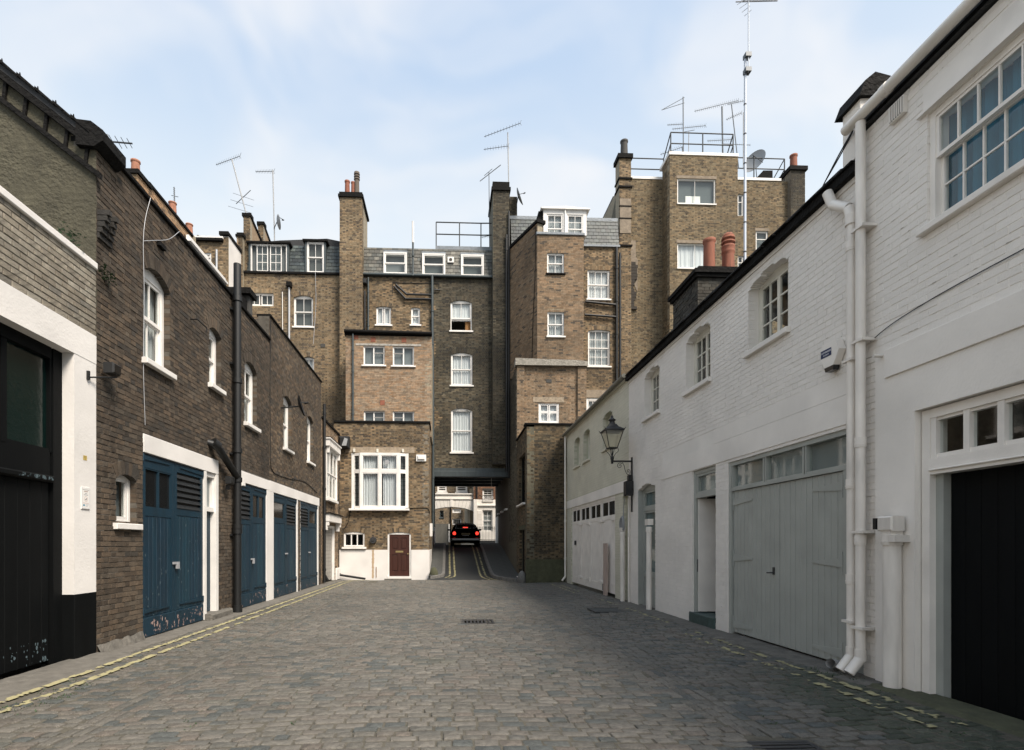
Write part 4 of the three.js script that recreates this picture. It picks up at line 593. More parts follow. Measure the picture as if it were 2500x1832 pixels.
// nearest white house
{
  const T = thing('mews_house', 'tall white painted house with wide sash window above an open black garage', 'house', [4.77, 0, -4.5]), s0 = 2.6, s1 = 6.14, top = 6.22;
  const W = { s0: 3.95, s1: 5.30, y0: 4.66, y1: 5.78 }, G = { s0: 2.9, s1: 5.41, y0: -0.1, y1: 2.86 };
  brickWall(T, RS, { s0, s1, y0: 3.62, y1: top, ops: [W], tone: whiteTone(31), mortar: M.mortarWhite, mat: M.paintedBrick, mo: -0.0045, single: 300, order: b => b.s0 < 4.2 ? 100 : b.s0, rough: 0.0018, joint: 0.008, flemish: false });
  brickWall(T, RS, { s0: 5.935, s1, y0: -0.05, y1: 3.61, ops: [], tone: whiteTone(33), mortar: M.mortarWhite, mat: M.paintedBrick, single: 0, rough: 0.0018, flemish: false, name: 'wall_strip' });
  part('rendered_wall', slab(new MB(RS), s0, 5.93, -0.05, 3.615, [G], -0.3, 0.03), M.rightRender, T);
  part('signboard', new MB(RS).bev(2.6, 5.78, 3.30, 3.60, 0.031, 0.052, 0.004), M.rightRender, T);
  part('pipe_stub', new MB(RS).cyl([5.83, 3.56, 0.02], [5.83, 3.56, 0.13], 0.018, 0.018, 8), M.pipeWhite, T);
  part('cable', new MB(RS).tube([[6.0, 3.78, 0.03], [5.75, 3.86, 0.014], [5.2, 3.92, 0.012], [4.2, 3.95, 0.012]], 0.005, 5), M.blackIron, T);
  nicks(T, 4.2, 5.9, 3.7, 6.1, 90, [W]);
  // sash window of many panes with teal curtains
  windowPart(T, RS, W.s0, W.s1, W.y0, W.y1, { o: -0.03, depth: 0.14, fw: 0.06, sw: 0.03, bar: 0.015, lights: [[0, 1, 0.60, 1, 6, 1, -0.012], [0, 1, 0, 0.60, 6, 2, -0.065]], mat: M.rightPaint, sill: { h: 0.07, ext: 0.06, out: 0.07, mat: M.rightPaint }, net: true, netMat: M.tealCloth, folds: 9, amp: 0.03 });
  part('window_head', new MB(RS).box(3.9, 5.34, 5.785, 6.06, -0.1, 0.008).box(3.85, 5.38, 5.785, 5.81, 0.008, 0.05), M.rightPaint, T);
  // garage opening: transom lights, frame and dark doors
  const F = part('garage_frame', new MB(RS).box(5.31, 5.40, -0.04, 2.85, -0.22, -0.035).box(2.9, 5.31, 2.76, 2.85, -0.22, -0.036).box(2.9, 5.31, 2.20, 2.36, -0.22, -0.036).bev(2.9, 5.31, 2.235, 2.25, -0.036, -0.015, 0.004), M.rightPaint, T);
  for (const [a, c] of [[4.96, 5.25], [4.64, 4.90], [4.30, 4.58], [3.96, 4.24]]) { const w = part('transom_window', new MB(RS).box(a - 0.0295, a, 2.36, 2.76, -0.12, -0.045).box(c, c + (c > 5.2 ? 0.058 : 0.0295), 2.36, 2.76, -0.12, -0.045).box(a, c, 2.36, 2.40, -0.12, -0.06).box(a, c, 2.73, 2.76, -0.12, -0.06), M.rightPaint, T); part('pane', new MB(RS).quad([a, 2.40, -0.09], [c, 2.40, -0.09], [c, 2.73, -0.09], [a, 2.73, -0.09]), M.glass, w); }
  part('jamb_lining', new MB(RS).box(5.225, 5.309, -0.04, 2.199, -0.22, -0.10), M.greyPaint, T, { label: 'flaking blue grey edge of the garage frame' });
  const dr = part('garage_door', new MB(RS).box(2.9, 5.225, -0.02, 2.199, -0.23, -0.19), M.blackPaint, T); for (let s = 2.9; s < 5.2; s += 0.155) part('board', new MB(RS).bev(s, Math.min(s + 0.152, 5.224), -0.015, 2.198, -0.19, -0.172, 0.005), M.blackPaint, dr);
  // eaves, gutter and roof
  part('gutter', new MB(RS).cyl([-7, 6.24, 0.13], [6.26, 6.33, 0.13], 0.056, 0.056, 14), M.pipeWhite, T); part('gutter_joint', new MB(RS).cyl([5.62, 6.323, 0.13], [5.70, 6.325, 0.13], 0.064, 0.064, 14), M.pipeWhite, T);
  part('roof', new MB(RS).prism([[2.5, 0], [s1 + 0.05, 0], [s1 + 0.05, 0.001], [2.5, 0.001]].map(p => [p[0], 6.24 + p[1]]), -6, 0.06), M.roofDark, T);
  part('roof_slope', new MB(FF(0)).prism([[4.72, 6.30], [8.8, 8.9], [8.8, 9.0], [4.72, 6.42]], -6.19, 7), M.roofDark, T); part('roof_slope', new MB(FF(0)).prism([[8.8, 8.9], [12.5, 6.4], [12.5, 6.5], [8.8, 9.0]], -6.19, 7), M.roofDark, T);
  part('party_parapet', new MB(FF(6.15)).prism([[4.74, 6.0], [9, 6.0], [9, 9.05], [8.8, 9.03], [5.05, 6.62], [5.05, 6.72], [4.74, 6.66]], -0.28, 0), M.rightRender, T);
  part('parapet_coping', new MB(FF(6.15)).prism([[4.69, 6.62], [5.10, 6.66], [5.14, 6.76], [5.06, 6.86], [4.88, 6.90], [4.76, 6.80]], -0.36, 0.05), M.pitch, T);
  part('rear_wall', new MB().box(12.3, 12.5, 0, 6.4, -6.14, 7), M.mortar, T); part('side_wall', new MB().box(5.08, 12.3, 0, 6.2, -6.44, -6.15), M.mortar, T); part('side_wall', new MB().box(4.77, 12.3, 0, 6.2, 7, 7.2), M.mortar, T); part('front_wall', new MB().box(4.77, 5.07, -0.1, 6.2, -2.599, 7), M.rightRender, T);
  { const v = part('vent', new MB(RS).box(5.53, 5.72, 5.99, 6.17, 0.003, 0.05), M.rightPaint, T); for (let i = 0; i < 6; i++) part('slat', new MB(RS).box(5.545 + i * 0.028, 5.556 + i * 0.028, 6.0, 6.16, 0.051, 0.062), M.rightPaint, v); part('vent_back', new MB(RS).box(5.54, 5.71, 6.0, 6.16, 0.0505, 0.0515), M.ventBack, v); }
  part('cable', new MB().tube([[4.72, 6.325, -6.235], [4.74, 6.226, -6.434], [4.76, 6.078, -6.774]], 0.008, 5).tube([[4.72, 6.328, -6.249], [4.74, 6.21, -6.521], [4.76, 6.044, -6.822]], 0.008, 5), M.blackIron, T);
}
// white house with the grey garage doors
{
  const T = thing('mews_house', 'white painted brick mews house with grey boarded garage doors', 'house', [4.77, 0, -10.3]), s0 = 6.15, s1 = 14.35, top = 5.80;
  const Ws = [[12.24, 13.19], [9.84, 10.86], [7.54, 8.57]].map(([a, c]) => ({ s0: a, s1: c, y0: 4.545, y1: 5.53, rise: 0.11, ring: 0 }));
  const ops = [...Ws, { s0: 12.50, s1: 13.64, y0: -0.1, y1: 2.86, rise: 0.10 }, { s0: 9.64, s1: 10.58, y0: -0.1, y1: 2.93 }, { s0: s0, s1: 9.21, y0: -0.1, y1: 2.90 }, { s0: s0, s1: 12.1, y0: 2.93, y1: 3.55 }];
  const wallOps = ops.slice(0, 6);
  part('wall', slab(new MB(RS), s0, s1, -0.05, top, wallOps, -0.3, -0.0045), M.mortarWhite, T);
  layBricks(T, RS, courses({ s0, s1, y0: -0.03, y1: top - 0.06, ops, tone: whiteTone(41), joint: 0.008, vj: 0.004, rough: 0.0018, flemish: true }), { single: 300, order: b => b.s0 < 6.3 ? 100 : b.s0, mat: M.paintedBrick });
  part('fascia_band', new MB(RS).box(s0, 12.1, 2.945, 3.295, -0.003, 0.012).box(s0, 9.7, 3.30, 3.55, -0.003, 0.009), M.rightRender, T);
  part('eaves_board', new MB(RS).box(s0, s1, top - 0.06, top, -0.003, 0.02), M.rightRender, T);
  for (const p of Ws) windowPart(T, RS, p.s0, p.s1, p.y0, p.y1 + p.rise, { o: -0.17, cols: 2, depth: 0.08, fw: 0.055, sw: 0.035, rise: 0.05, lights: [[0, 0.5, 0, 1, 2, 3, -0.008], [0.5, 1, 0, 1, 2, 3, -0.008]], mat: M.creamPaint, sill: { h: 0.08, ext: 0.05, out: 0.07, mat: M.rightRender } });
  nicks(T, 6.4, 14.2, 3.65, 5.6, 170, ops); nicks(T, 9.3, 14.2, 0.2, 2.8, 70, ops);
  // eave
  part('eave', new MB(RS).box(s0 - 0.0, s1, top, top + 0.10, -0.3, 0.10), M.pitch, T);
  for (let s = s0 + 0.02; s < s1 - 0.1; s += 0.30) part('eave_slate', new MB(RS).prism([[s, top + 0.101 + rr(0, 0.012)], [s + 0.29, top + 0.101 + rr(0, 0.012)], [s + 0.29, top + 0.125], [s, top + 0.13]], -0.5, 0.12 + rr(0, 0.035)), M.pitch, T);
  part('roof_slope', new MB(FF(0)).prism([[4.72, 5.92], [8.6, 7.5], [8.6, 7.6], [4.72, 6.02]], -s1, -6.45), M.roofDark, T); part('roof_slope', new MB(FF(0)).prism([[8.6, 7.5], [12.5, 5.9], [12.5, 6.0], [8.6, 7.6]], -s1, -6.45), M.roofDark, T); part('rear_wall', new MB().box(12.3, 12.5, 0, 5.9, -s1, -6.45), M.mortar, T); part('side_wall', new MB().box(5.08, 12.3, 0, 5.8, -s1 + 0.002, -s1 + 0.2), M.mortarWhite, T);
  // garage doors: boards in two leaves under three glazed lights
  const o = -0.05; part('garage_frame', new MB(RS).box(9.13, 9.205, -0.03, 2.895, -0.16, -0.02).box(6.3, 9.13, 2.83, 2.895, -0.16, -0.021).box(6.3, 9.13, 2.405, 2.45, -0.16, -0.021).box(6.155, 6.30, -0.03, 2.895, -0.16, -0.022).box(6.302, 6.50, -0.03, 2.404, -0.16, -0.026), M.greyPaint, T);
  for (const [a, c] of [[8.22, 9.10], [7.28, 8.14], [6.34, 7.20]]) { const w = part('transom_window', new MB(RS).box(a - 0.03, a, 2.45, 2.83, -0.15, -0.03).box(c, c + 0.025, 2.45, 2.83, -0.15, -0.03).box(a, c, 2.45, 2.475, -0.15, -0.035), M.greyPaint, T); part('pane', new MB(RS).quad([a, 2.475, -0.075], [c, 2.475, -0.075], [c, 2.83, -0.075], [a, 2.83, -0.075]), M.glass, w); part('obscured_film', new MB(RS).box(a - 0.02, c + 0.02, 2.46, 2.83, -0.12, -0.11), M.frosted, w); }
  for (const [a, c, h] of [[7.83, 9.12, 1], [6.51, 7.82, -1]]) { const d = part('door', new MB(RS).box(a, c, 0.04, 2.40, -0.11, -0.085), M.greyPaint, T); const n = 11; for (let i = 0; i < n; i++) part('board', new MB(RS).bev(a + (c - a) * i / n + 0.0035, a + (c - a) * (i + 1) / n - 0.0035, 0.04, 2.40, -0.085, o + rr(-0.0015, 0.0015), 0.006), M.greyPaint, d);
    for (const y of [2.22, 1.28, 0.17]) { const s = h > 0 ? c - 0.02 : a + 0.02, L = 0.56, q = h > 0 ? [[s - L, y - 0.015], [s, y - 0.06], [s, y + 0.06], [s - L, y + 0.015]] : [[s, y - 0.06], [s + L, y - 0.015], [s + L, y + 0.015], [s, y + 0.06]]; part('hinge', new MB(RS).prism(q, o + 0.002, o + 0.012).cyl([s, y - 0.14, o + 0.012], [s, y + 0.14, o + 0.012], 0.012, 0.012, 8), M.greyPaint, d); } }
  part('door_handle', new MB(RS).box(7.94, 7.98, 1.06, 1.17, o + 0.001, o + 0.014).cyl([7.96, 1.09, o + 0.01], [7.96, 1.09, o + 0.06], 0.01, 0.01, 8).cyl([7.96, 1.09, o + 0.055], [8.05, 1.085, o + 0.055], 0.01, 0.01, 8), M.castIron, T);
  // grey front door standing open
  part('door_frame', new MB(RS).box(10.50, 10.575, 0.2, 2.925, -0.14, -0.035).box(9.645, 9.69, 0.2, 2.925, -0.14, -0.035).box(9.69, 10.50, 2.86, 2.925, -0.14, -0.036).box(9.69, 10.50, 2.40, 2.47, -0.14, -0.036), M.greyPaint, T);
  { const w = part('fanlight', new MB(RS).box(9.69, 9.74, 2.47, 2.86, -0.12, -0.05).box(10.45, 10.50, 2.47, 2.86, -0.12, -0.05).box(9.74, 10.45, 2.47, 2.52, -0.12, -0.05).box(9.74, 10.45, 2.81, 2.86, -0.12, -0.05), M.greyPaint, T); part('pane', new MB(RS).quad([9.74, 2.52, -0.08], [10.45, 2.52, -0.08], [10.45, 2.81, -0.08], [9.74, 2.81, -0.08]), M.glass, w); part('obscured_film', new MB(RS).box(9.72, 10.47, 2.5, 2.84, -0.12, -0.11), M.frosted, w); }
  part('doorstep', new MB(RS).bev(9.645, 10.66, -0.06, 0.195, -0.3, 0.035, 0.012), M.stepPaint, T);
  { const C = CF(5.62, 10.42, 4.86, 10.49); const d = part('front_door', new MB(C).bev(0, 0.78, 0.22, 2.39, -0.045, 0, 0.004), M.rightPaint, T, { label: 'white inner face of the open front door' }); part('lock', new MB(C).bev(0.64, 0.74, 1.60, 1.73, 0, 0.035, 0.006), M.castIron, d); part('chain', new MB(C).line([[0.70, 1.6, 0.02], [0.71, 1.40, 0.02], [0.73, 1.25, 0.02]], 0.008, 5), M.castIron, d); part('latch_plate', new MB(RS).box(10.485, 10.499, 0.98, 1.22, -0.1, -0.06), M.castIron, d); }
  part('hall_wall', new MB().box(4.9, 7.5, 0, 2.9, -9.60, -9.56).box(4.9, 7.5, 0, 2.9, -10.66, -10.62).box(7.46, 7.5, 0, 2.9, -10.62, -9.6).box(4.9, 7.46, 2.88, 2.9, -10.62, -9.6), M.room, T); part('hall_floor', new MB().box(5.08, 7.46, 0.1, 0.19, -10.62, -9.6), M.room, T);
  // grey window door further down
  const p = ops[3]; part('door_frame', new MB(RS).box(p.s0 + 0.004, p.s0 + 0.07, -0.03, 2.97, -0.2, -0.12).box(p.s1 - 0.07, p.s1 - 0.004, -0.03, 2.97, -0.2, -0.12).box(p.s0 + 0.07, p.s1 - 0.07, 2.82, 2.97, -0.2, -0.12).box(p.s0 + 0.07, p.s1 - 0.07, 2.33, 2.41, -0.2, -0.12).box(p.s0 + 0.07, p.s1 - 0.07, 0.72, 0.80, -0.2, -0.11), M.greyPaint, T);
  part('reveal', new MB(RS).box(p.s1 - 0.004, p.s1 - 0.0035, -0.03, 2.86, -0.12, -0.001), M.greyPaint, T);
  for (const [y0, y1] of [[0.80, 2.33], [2.41, 2.82]]) { const w = part('window', new MB(RS).box(p.s0 + 0.07, p.s0 + 0.12, y0, y1, -0.18, -0.135).box(p.s1 - 0.12, p.s1 - 0.07, y0, y1, -0.18, -0.135).box(p.s0 + 0.12, p.s1 - 0.12, y0, y0 + 0.05, -0.18, -0.136).box(p.s0 + 0.12, p.s1 - 0.12, y1 - 0.05, y1, -0.18, -0.136), M.greyPaint, T); part('pane', new MB(RS).quad([p.s0 + 0.12, y0 + 0.05, -0.15], [p.s1 - 0.12, y0 + 0.05, -0.15], [p.s1 - 0.12, y1 - 0.05, -0.15], [p.s0 + 0.12, y1 - 0.05, -0.15]), M.glass, w); part('glass_tint', new MB(RS).box(p.s0 + 0.1, p.s1 - 0.1, y0 + 0.02, y1 - 0.02, -0.20, -0.19), M.tintTeal || (M.tintTeal = std([0.12, 0.175, 0.185], 0.8)), w); }
  for (let s = p.s0 + 0.07; s < p.s1 - 0.08; s += 0.1) part('board', new MB(RS).bev(s, Math.min(s + 0.098, p.s1 - 0.072), -0.02, 0.72, -0.18, -0.14, 0.006), M.greyPaint, T);
  // chimney on the roof behind
  { const tone = toneOf([0.06, 0.055, 0.045], { v: 0.4, soot: 0.4, z: 14 }), D0 = 12.6, D1 = 14.0, x0 = 5.812, x1 = 6.826 + 0.7, yt = 7.714;
    const stack = part('chimney_stack', new MB().box(x0 + 0.01, x1 - 0.01, 5.9, yt, -D1 + 0.01, -D0 - 0.01), M.mortarDark, T); for (const [fr, a, b] of [[FF(D0), x0, x1], [RF(x0), D0, D1]]) { const mb = new MB(fr); for (const q of courses({ s0: a, s1: b, y0: 6.0, y1: yt, tone, rough: 0.008 })) mb.box(q.s0, q.s1, q.y0, q.y1, -0.03, q.o, q.c, 'b'); part('brickwork', mb, M.brick, stack, { kind: 'stuff' }); }
    part('chimney_cap', new MB().box(x0 - 0.06, x1 + 0.06, yt, yt + 0.08, -D1 - 0.06, -D0 + 0.06).box(x0 - 0.11, x1 + 0.11, yt + 0.08, yt + 0.17, -D1 - 0.1, -D0 + 0.11).box(x0 + 0.02, x1 - 0.02, yt + 0.17, yt + 0.27, -D1, -D0), M.pitch, stack);
    const pot = (x, D, r, h, kind) => { const y = yt + 0.27; part('chimney_pot', new MB().lathe([x, y, -D], kind ? [[r * 1.05, 0], [r * 0.95, h * 0.5], [r * 1.08, h * 0.52], [r * 1.08, h * 0.58], [r * 0.98, h * 0.6], [r * 1.1, h * 0.66], [r * 1.1, h * 0.7], [r * 0.85, h * 0.71], [r * 0.85, h * 0.75], [r * 1.12, h * 0.76], [r * 1.12, h * 0.80], [r * 0.85, h * 0.81], [r * 0.85, h * 0.85], [r * 1.1, h * 0.86], [r * 1.1, h * 0.9], [r * 0.85, h * 0.91], [r * 0.95, h * 0.95], [r * 0.7, h], [0, h]] : [[r * 1.02, 0], [r * 0.95, h * 0.9], [r * 1.1, h * 0.92], [r * 1.1, h], [r * 0.8, h], [r * 0.78, h * 0.6]], 20), M.terracotta, stack); };
    pot(6.276, 13.0, 0.135, 0.83); pot(6.732, 13.5, 0.10, 0.40); pot(6.741, 13.0, 0.14, 0.98, true); }
}
// pale green house
{
  const T = thing('mews_house', 'pale green painted mews house with white garage doors and small arched windows', 'house', [4.77, 0, -18]), s0 = 14.36, s1 = 21.9, top = 5.86;
  const Ws = [[15.80, 16.78], [18.32, 19.20], [19.73, 20.60]].map(([a, c]) => ({ s0: a, s1: c, y0: 4.40, y1: 5.36, rise: 0.09 }));
  const Gd = { s0: 15.54, s1: 21.1, y0: -0.1, y1: 2.92 }, Dr = { s0: 14.42, s1: 14.86, y0: -0.1, y1: 2.85 };
  part('wall', slab(new MB(RS), s0, s1, -0.05, top, [...Ws, Gd, Dr], -0.3, -0.004), M.mortarGreen, T);
  layBricks(T, RS, courses({ s0, s1, y0: -0.03, y1: top, ops: [...Ws, Dr, { s0: s0, s1: s1, y0: 2.92, y1: 3.24 }, Gd], tone: greenTone, joint: 0.008, rough: 0.003 }), { single: 0, mat: M.paintedBrick });
  part('fascia_band', new MB(RS).box(s0, s1, 2.925, 3.235, -0.003, 0.014), M.rightRender, T);
  for (const p of Ws) windowPart(T, RS, p.s0, p.s1, p.y0, p.y1 + p.rise, { o: -0.17, depth: 0.08, fw: 0.05, sw: 0.04, lights: [[0, 1, 0.5, 1, 2, 1, -0.01], [0, 1, 0, 0.5, 2, 1, -0.04]], mat: M.creamPaint, sill: { h: 0.07, ext: 0.05, out: 0.06, mat: M.greenPaint || (M.greenPaint = std([0.65, 0.625, 0.515], 0.6, { map: mapBlotch })) } });
  part('eaves_board', new MB(RS).box(s0, s1, top, top + 0.06, -0.3, 0.06), M.greenPaint, T); part('gutter', new MB(RS).cyl([s0, top + 0.10, 0.12], [s1 + 0.1, top + 0.02, 0.12], 0.06, 0.06, 12), M.gutterGrey = std([0.20, 0.19, 0.155], 0.6, { map: mapMottle }), T);
  part('roof_slope', new MB(FF(0)).prism([[4.75, 5.94], [8.2, 7.2], [8.2, 7.3], [4.75, 6.04]], -s1, -s0), M.roofDark, T); part('roof_slope', new MB(FF(0)).prism([[8.2, 7.2], [12, 5.9], [12, 6.0], [8.2, 7.3]], -s1, -s0), M.roofDark, T); part('rear_wall', new MB().box(11.8, 12, 0, 6, -s1, -s0), M.mortarGreen, T); part('side_wall', new MB().box(5.08, 11.8, 0, 5.9, -s1 + 0.002, -s1 + 0.2), M.mortarGreen, T);
  // white folding garage doors in four leaves
  const e = [15.56, 17.05, 18.42, 19.75, 21.08]; part('garage_frame', new MB(RS).box(15.545, 21.095, 2.84, 2.92, -0.14, -0.02), M.rightPaint, T);
  for (let i = 0; i < 4; i++) { const a = e[i] + 0.006, c = e[i + 1] - 0.006, o = -0.035, d = part('door', new MB(RS).box(a, c, 0.08, 2.84, -0.09, -0.065), M.rightPaint, T);
    part('door_rail', new MB(RS).box(a, a + 0.11, 0.08, 2.84, -0.065, o).box(c - 0.11, c, 0.08, 2.84, -0.065, o).box(a + 0.11, c - 0.11, 2.26, 2.38, -0.065, o - 0.001).box(a + 0.11, c - 0.11, 2.78, 2.84, -0.065, o - 0.001).box((a + c) / 2 - 0.03, (a + c) / 2 + 0.03, 2.38, 2.78, -0.065, o - 0.002).box(a + 0.11, c - 0.11, 0.08, 0.32, -0.065, o - 0.001), M.rightPaint, d);
    for (let k = 0; k < 9; k++) { const w = (c - a - 0.22) / 9; part('board', new MB(RS).bev(a + 0.11 + k * w + 0.002, a + 0.11 + (k + 1) * w - 0.002, 0.32, 2.26, -0.065, o - 0.012, 0.006), M.rightPaint, d); }
    for (const [p, q] of [[a + 0.11, (a + c) / 2 - 0.03], [(a + c) / 2 + 0.03, c - 0.11]]) part('pane', new MB(RS).box(p, q, 2.38, 2.78, -0.06, -0.055), M.darkPane, d);
    for (const y of [2.24, 0.34]) part('hinge', new MB(RS).box(i % 2 ? a - 0.3 : a - 0.01, i % 2 ? a + 0.3 : a + 0.42, y - 0.035, y + 0.035, o + 0.001, o + 0.02).cyl([a, y - 0.08, o + 0.015], [a, y + 0.08, o + 0.015], 0.02, 0.02, 8), M.rightPaint, d); }
  part('padlock', new MB(RS).box(20.42, 20.56, 1.5, 1.66, -0.034, 0.01), M.castIron, T); part('air_grate', new MB(RS).box(16.7, 16.9, 0.1, 0.36, -0.034, -0.02), M.castIron, T);
  part('door', new MB(RS).box(14.425, 14.855, 0, 2.84, -0.2, -0.16), M.rightPaint, T);
}
{ const T = thing('timber_plank', 'pale pinkish plank leaning upright against the white garage doors', 'plank', [4.66, 0, -16.25]); part('plank', new MB(RS).bev(16.16, 16.40, 0.0, 1.55, 0.03, 0.10, 0.006), std([0.46, 0.36, 0.31], 0.8, { map: mapStreak }), T); }
// rainwater pipes on the right
function whitePipe(label, s, x, r, y0, y1, collars, head, shoe) {
  const T = thing('drainpipe', label, 'drainpipe', [4.77 - x, y0, -s], 'white pipes on the right hand walls'); part('pipe', new MB(RS).cyl([s, y0 + (shoe ? 0.18 : 0), x], [s, y1, x], r, r, 18), M.pipeWhite, T);
  for (const y of collars) part('collar', new MB(RS).cyl([s, y, x], [s, y + 0.11, x], r * 1.17, r * 1.17, 18).cyl([s, y + 0.025, x], [s, y + 0.04, x], r * 1.24, r * 1.24, 18), M.pipeWhite, T);
  if (shoe) part('shoe', new MB(RS).cyl([s, y0 + 0.30, x], [s, y0 + 0.17, x], r * 1.16, r * 1.16, 16).cyl([s, y0 + 0.2, x], [s + 0.02, y0 + 0.03, x + 0.12], r * 1.16, r * 1.12, 16), M.pipeWhite, T);
  if (head) head(T); return T;
}
whitePipe('white drainpipe with swan neck, left of the pair by the grey garage', 6.20, 0.10, 0.048, 0.02, 5.28, [1.05, 2.15, 4.9], T => { part('swan_neck', new MB(RS).line([[6.20, 5.28, 0.10], [6.24, 5.42, 0.10], [6.50, 5.62, 0.11], [6.56, 5.80, 0.13]], 0.056, 16).cyl([6.20, 5.2, 0.10], [6.20, 5.32, 0.10], 0.064, 0.064, 16), M.pipeWhite, T); for (const y of [0.6, 3.62]) part('bracket', new MB(RS).box(6.12, 6.28, y, y + 0.03, 0.001, 0.16), M.pipeWhite, T); }, true);
whitePipe('white drainpipe rising to the gutter, right of the pair by the pilaster', 6.045, 0.11, 0.050, 0.02, 6.27, [1.50, 2.6], T => { for (const y of [0.55, 1.63, 3.78, 5.05]) part('bracket', new MB(RS).box(5.94, 6.12, y, y + 0.03, 0.001, 0.17), M.pipeWhite, T); }, true);
{ const T = thing('pipe_end', 'short grey pipe end lying at the foot of the white drainpipes', 'pipe', [4.6, 0.03, -6.42]); part('pipe', new MB(RS).geo(new THREE.CylinderGeometry(0.055, 0.055, 0.22, 16, 1, true), new THREE.Matrix4().makeTranslation(4.62, 0.075, -6.40).multiply(new THREE.Matrix4().makeRotationZ(1.3)).multiply(new THREE.Matrix4().makeRotationX(0.5))), std([0.4, 0.39, 0.38], 0.5, { side: THREE.DoubleSide }), T); }
whitePipe('stout white pipe stump with a black lamp on top beside the black garage', 5.60, 0.11, 0.082, -0.03, 1.50, [1.50], T => part('bracket', new MB(RS).box(5.46, 5.54, 1.53, 1.60, 0.03, 0.2), M.pipeWhite, T));
{ const T = thing('floodlight', 'white boxed lamp with black lens standing on the pipe stump', 'floodlight', [4.62, 1.62, -5.6]); part('housing', new MB(RS).bev(5.50, 5.70, 1.645, 1.80, 0.06, 0.20, 0.015), M.pipeWhite, T); part('lens', new MB().box(4.56, 4.72, 1.665, 1.785, -5.74, -5.701).cyl([4.64, 1.725, -5.7], [4.64, 1.725, -5.76], 0.06, 0.06, 14), M.blackIron, T); part('base', new MB(RS).box(5.53, 5.67, 1.61, 1.645, 0.05, 0.18), M.pipeWhite, T); }
whitePipe('white pipe stump in front of the grey window door', 12.62, 0.10, 0.062, -0.03, 1.92, [1.80], T => part('cap', new MB(RS).box(12.56, 12.78, 1.96, 2.1, 0.02, 0.14), M.pipeWhite, T));
whitePipe('white pipe stump between green pilaster and white house', 14.58, 0.09, 0.062, -0.02, 1.84, [1.74], T => part('cap', new MB(RS).box(14.54, 14.72, 1.86, 1.96, 0.02, 0.13), M.pipeWhite, T));
whitePipe('thin white pipe at the corner of the white house', 14.22, 0.045, 0.022, 0, 2.75, [0.8, 1.7]);
whitePipe('thin white downpipe at the far end of the green house', 21.82, 0.08, 0.036, 0.04, 5.86, [0.9, 2.4, 3.9], null, true);
{ const T = thing('cable_coil', 'coiled cable hanging on the green pilaster under the lantern', 'cable', [4.7, 1.95, -14.6]); const g = new THREE.TorusGeometry(0.15, 0.014, 6, 24); for (let i = 0; i < 4; i++) part('loop', new MB().geo(g, new THREE.Matrix4().makeTranslation(4.70 - i * 0.012, 2.06 + rr(-0.03, 0.03), -14.64 + rr(-0.03, 0.03)).multiply(new THREE.Matrix4().makeRotationY(Math.PI / 2 + rr(-0.15, 0.15))).multiply(new THREE.Matrix4().makeScale(0.85, 1.3, 1))), M.dishGrey, T); part('lead', new MB(RS).tube([[14.6, 2.22, 0.06], [14.62, 2.5, 0.05], [14.5, 2.75, 0.06]], 0.012, 5), M.dishGrey, T); }
// alarm box
{ const T = thing('alarm_box', 'white six sided alarm box with blue name plate on the white house', 'alarm', [4.77, 3.62, -6.57]), hex = [[6.40, 3.83], [6.47, 3.99], [6.66, 3.97], [6.745, 3.90], [6.70, 3.74], [6.62, 3.66], [6.50, 3.66]].map(p => [p[0], p[1]]); const poly = [[6.50, 3.685], [6.655, 3.685], [6.745, 3.85], [6.70, 3.985], [6.46, 3.985], [6.40, 3.85]];
  part('case', new MB(RS).prism(poly, 0.012, 0.10), M.rightPaint, T); part('strobe', new MB(RS).prism([[6.515, 3.63], [6.64, 3.63], [6.66, 3.684], [6.495, 3.684]], 0.02, 0.10), M.darkPane, T);
  const tex = canvasTex(256, 128, (g, w, h) => { g.fillStyle = '#15294f'; g.fillRect(0, 0, w, h); g.fillStyle = '#e8e6e4'; g.textAlign = 'center'; g.font = 'bold 40px sans-serif'; g.fillText('CUSTOMISED', w / 2, 56, 240); g.font = 'bold 30px sans-serif'; g.fillText('SECURITY', w / 2, 102, 160); });
  part('name_plate', signFace(RS, 6.53, 6.72, 3.815, 3.91, 0.1025), std([1, 1, 1], 0.5, { map: tex }), T); }
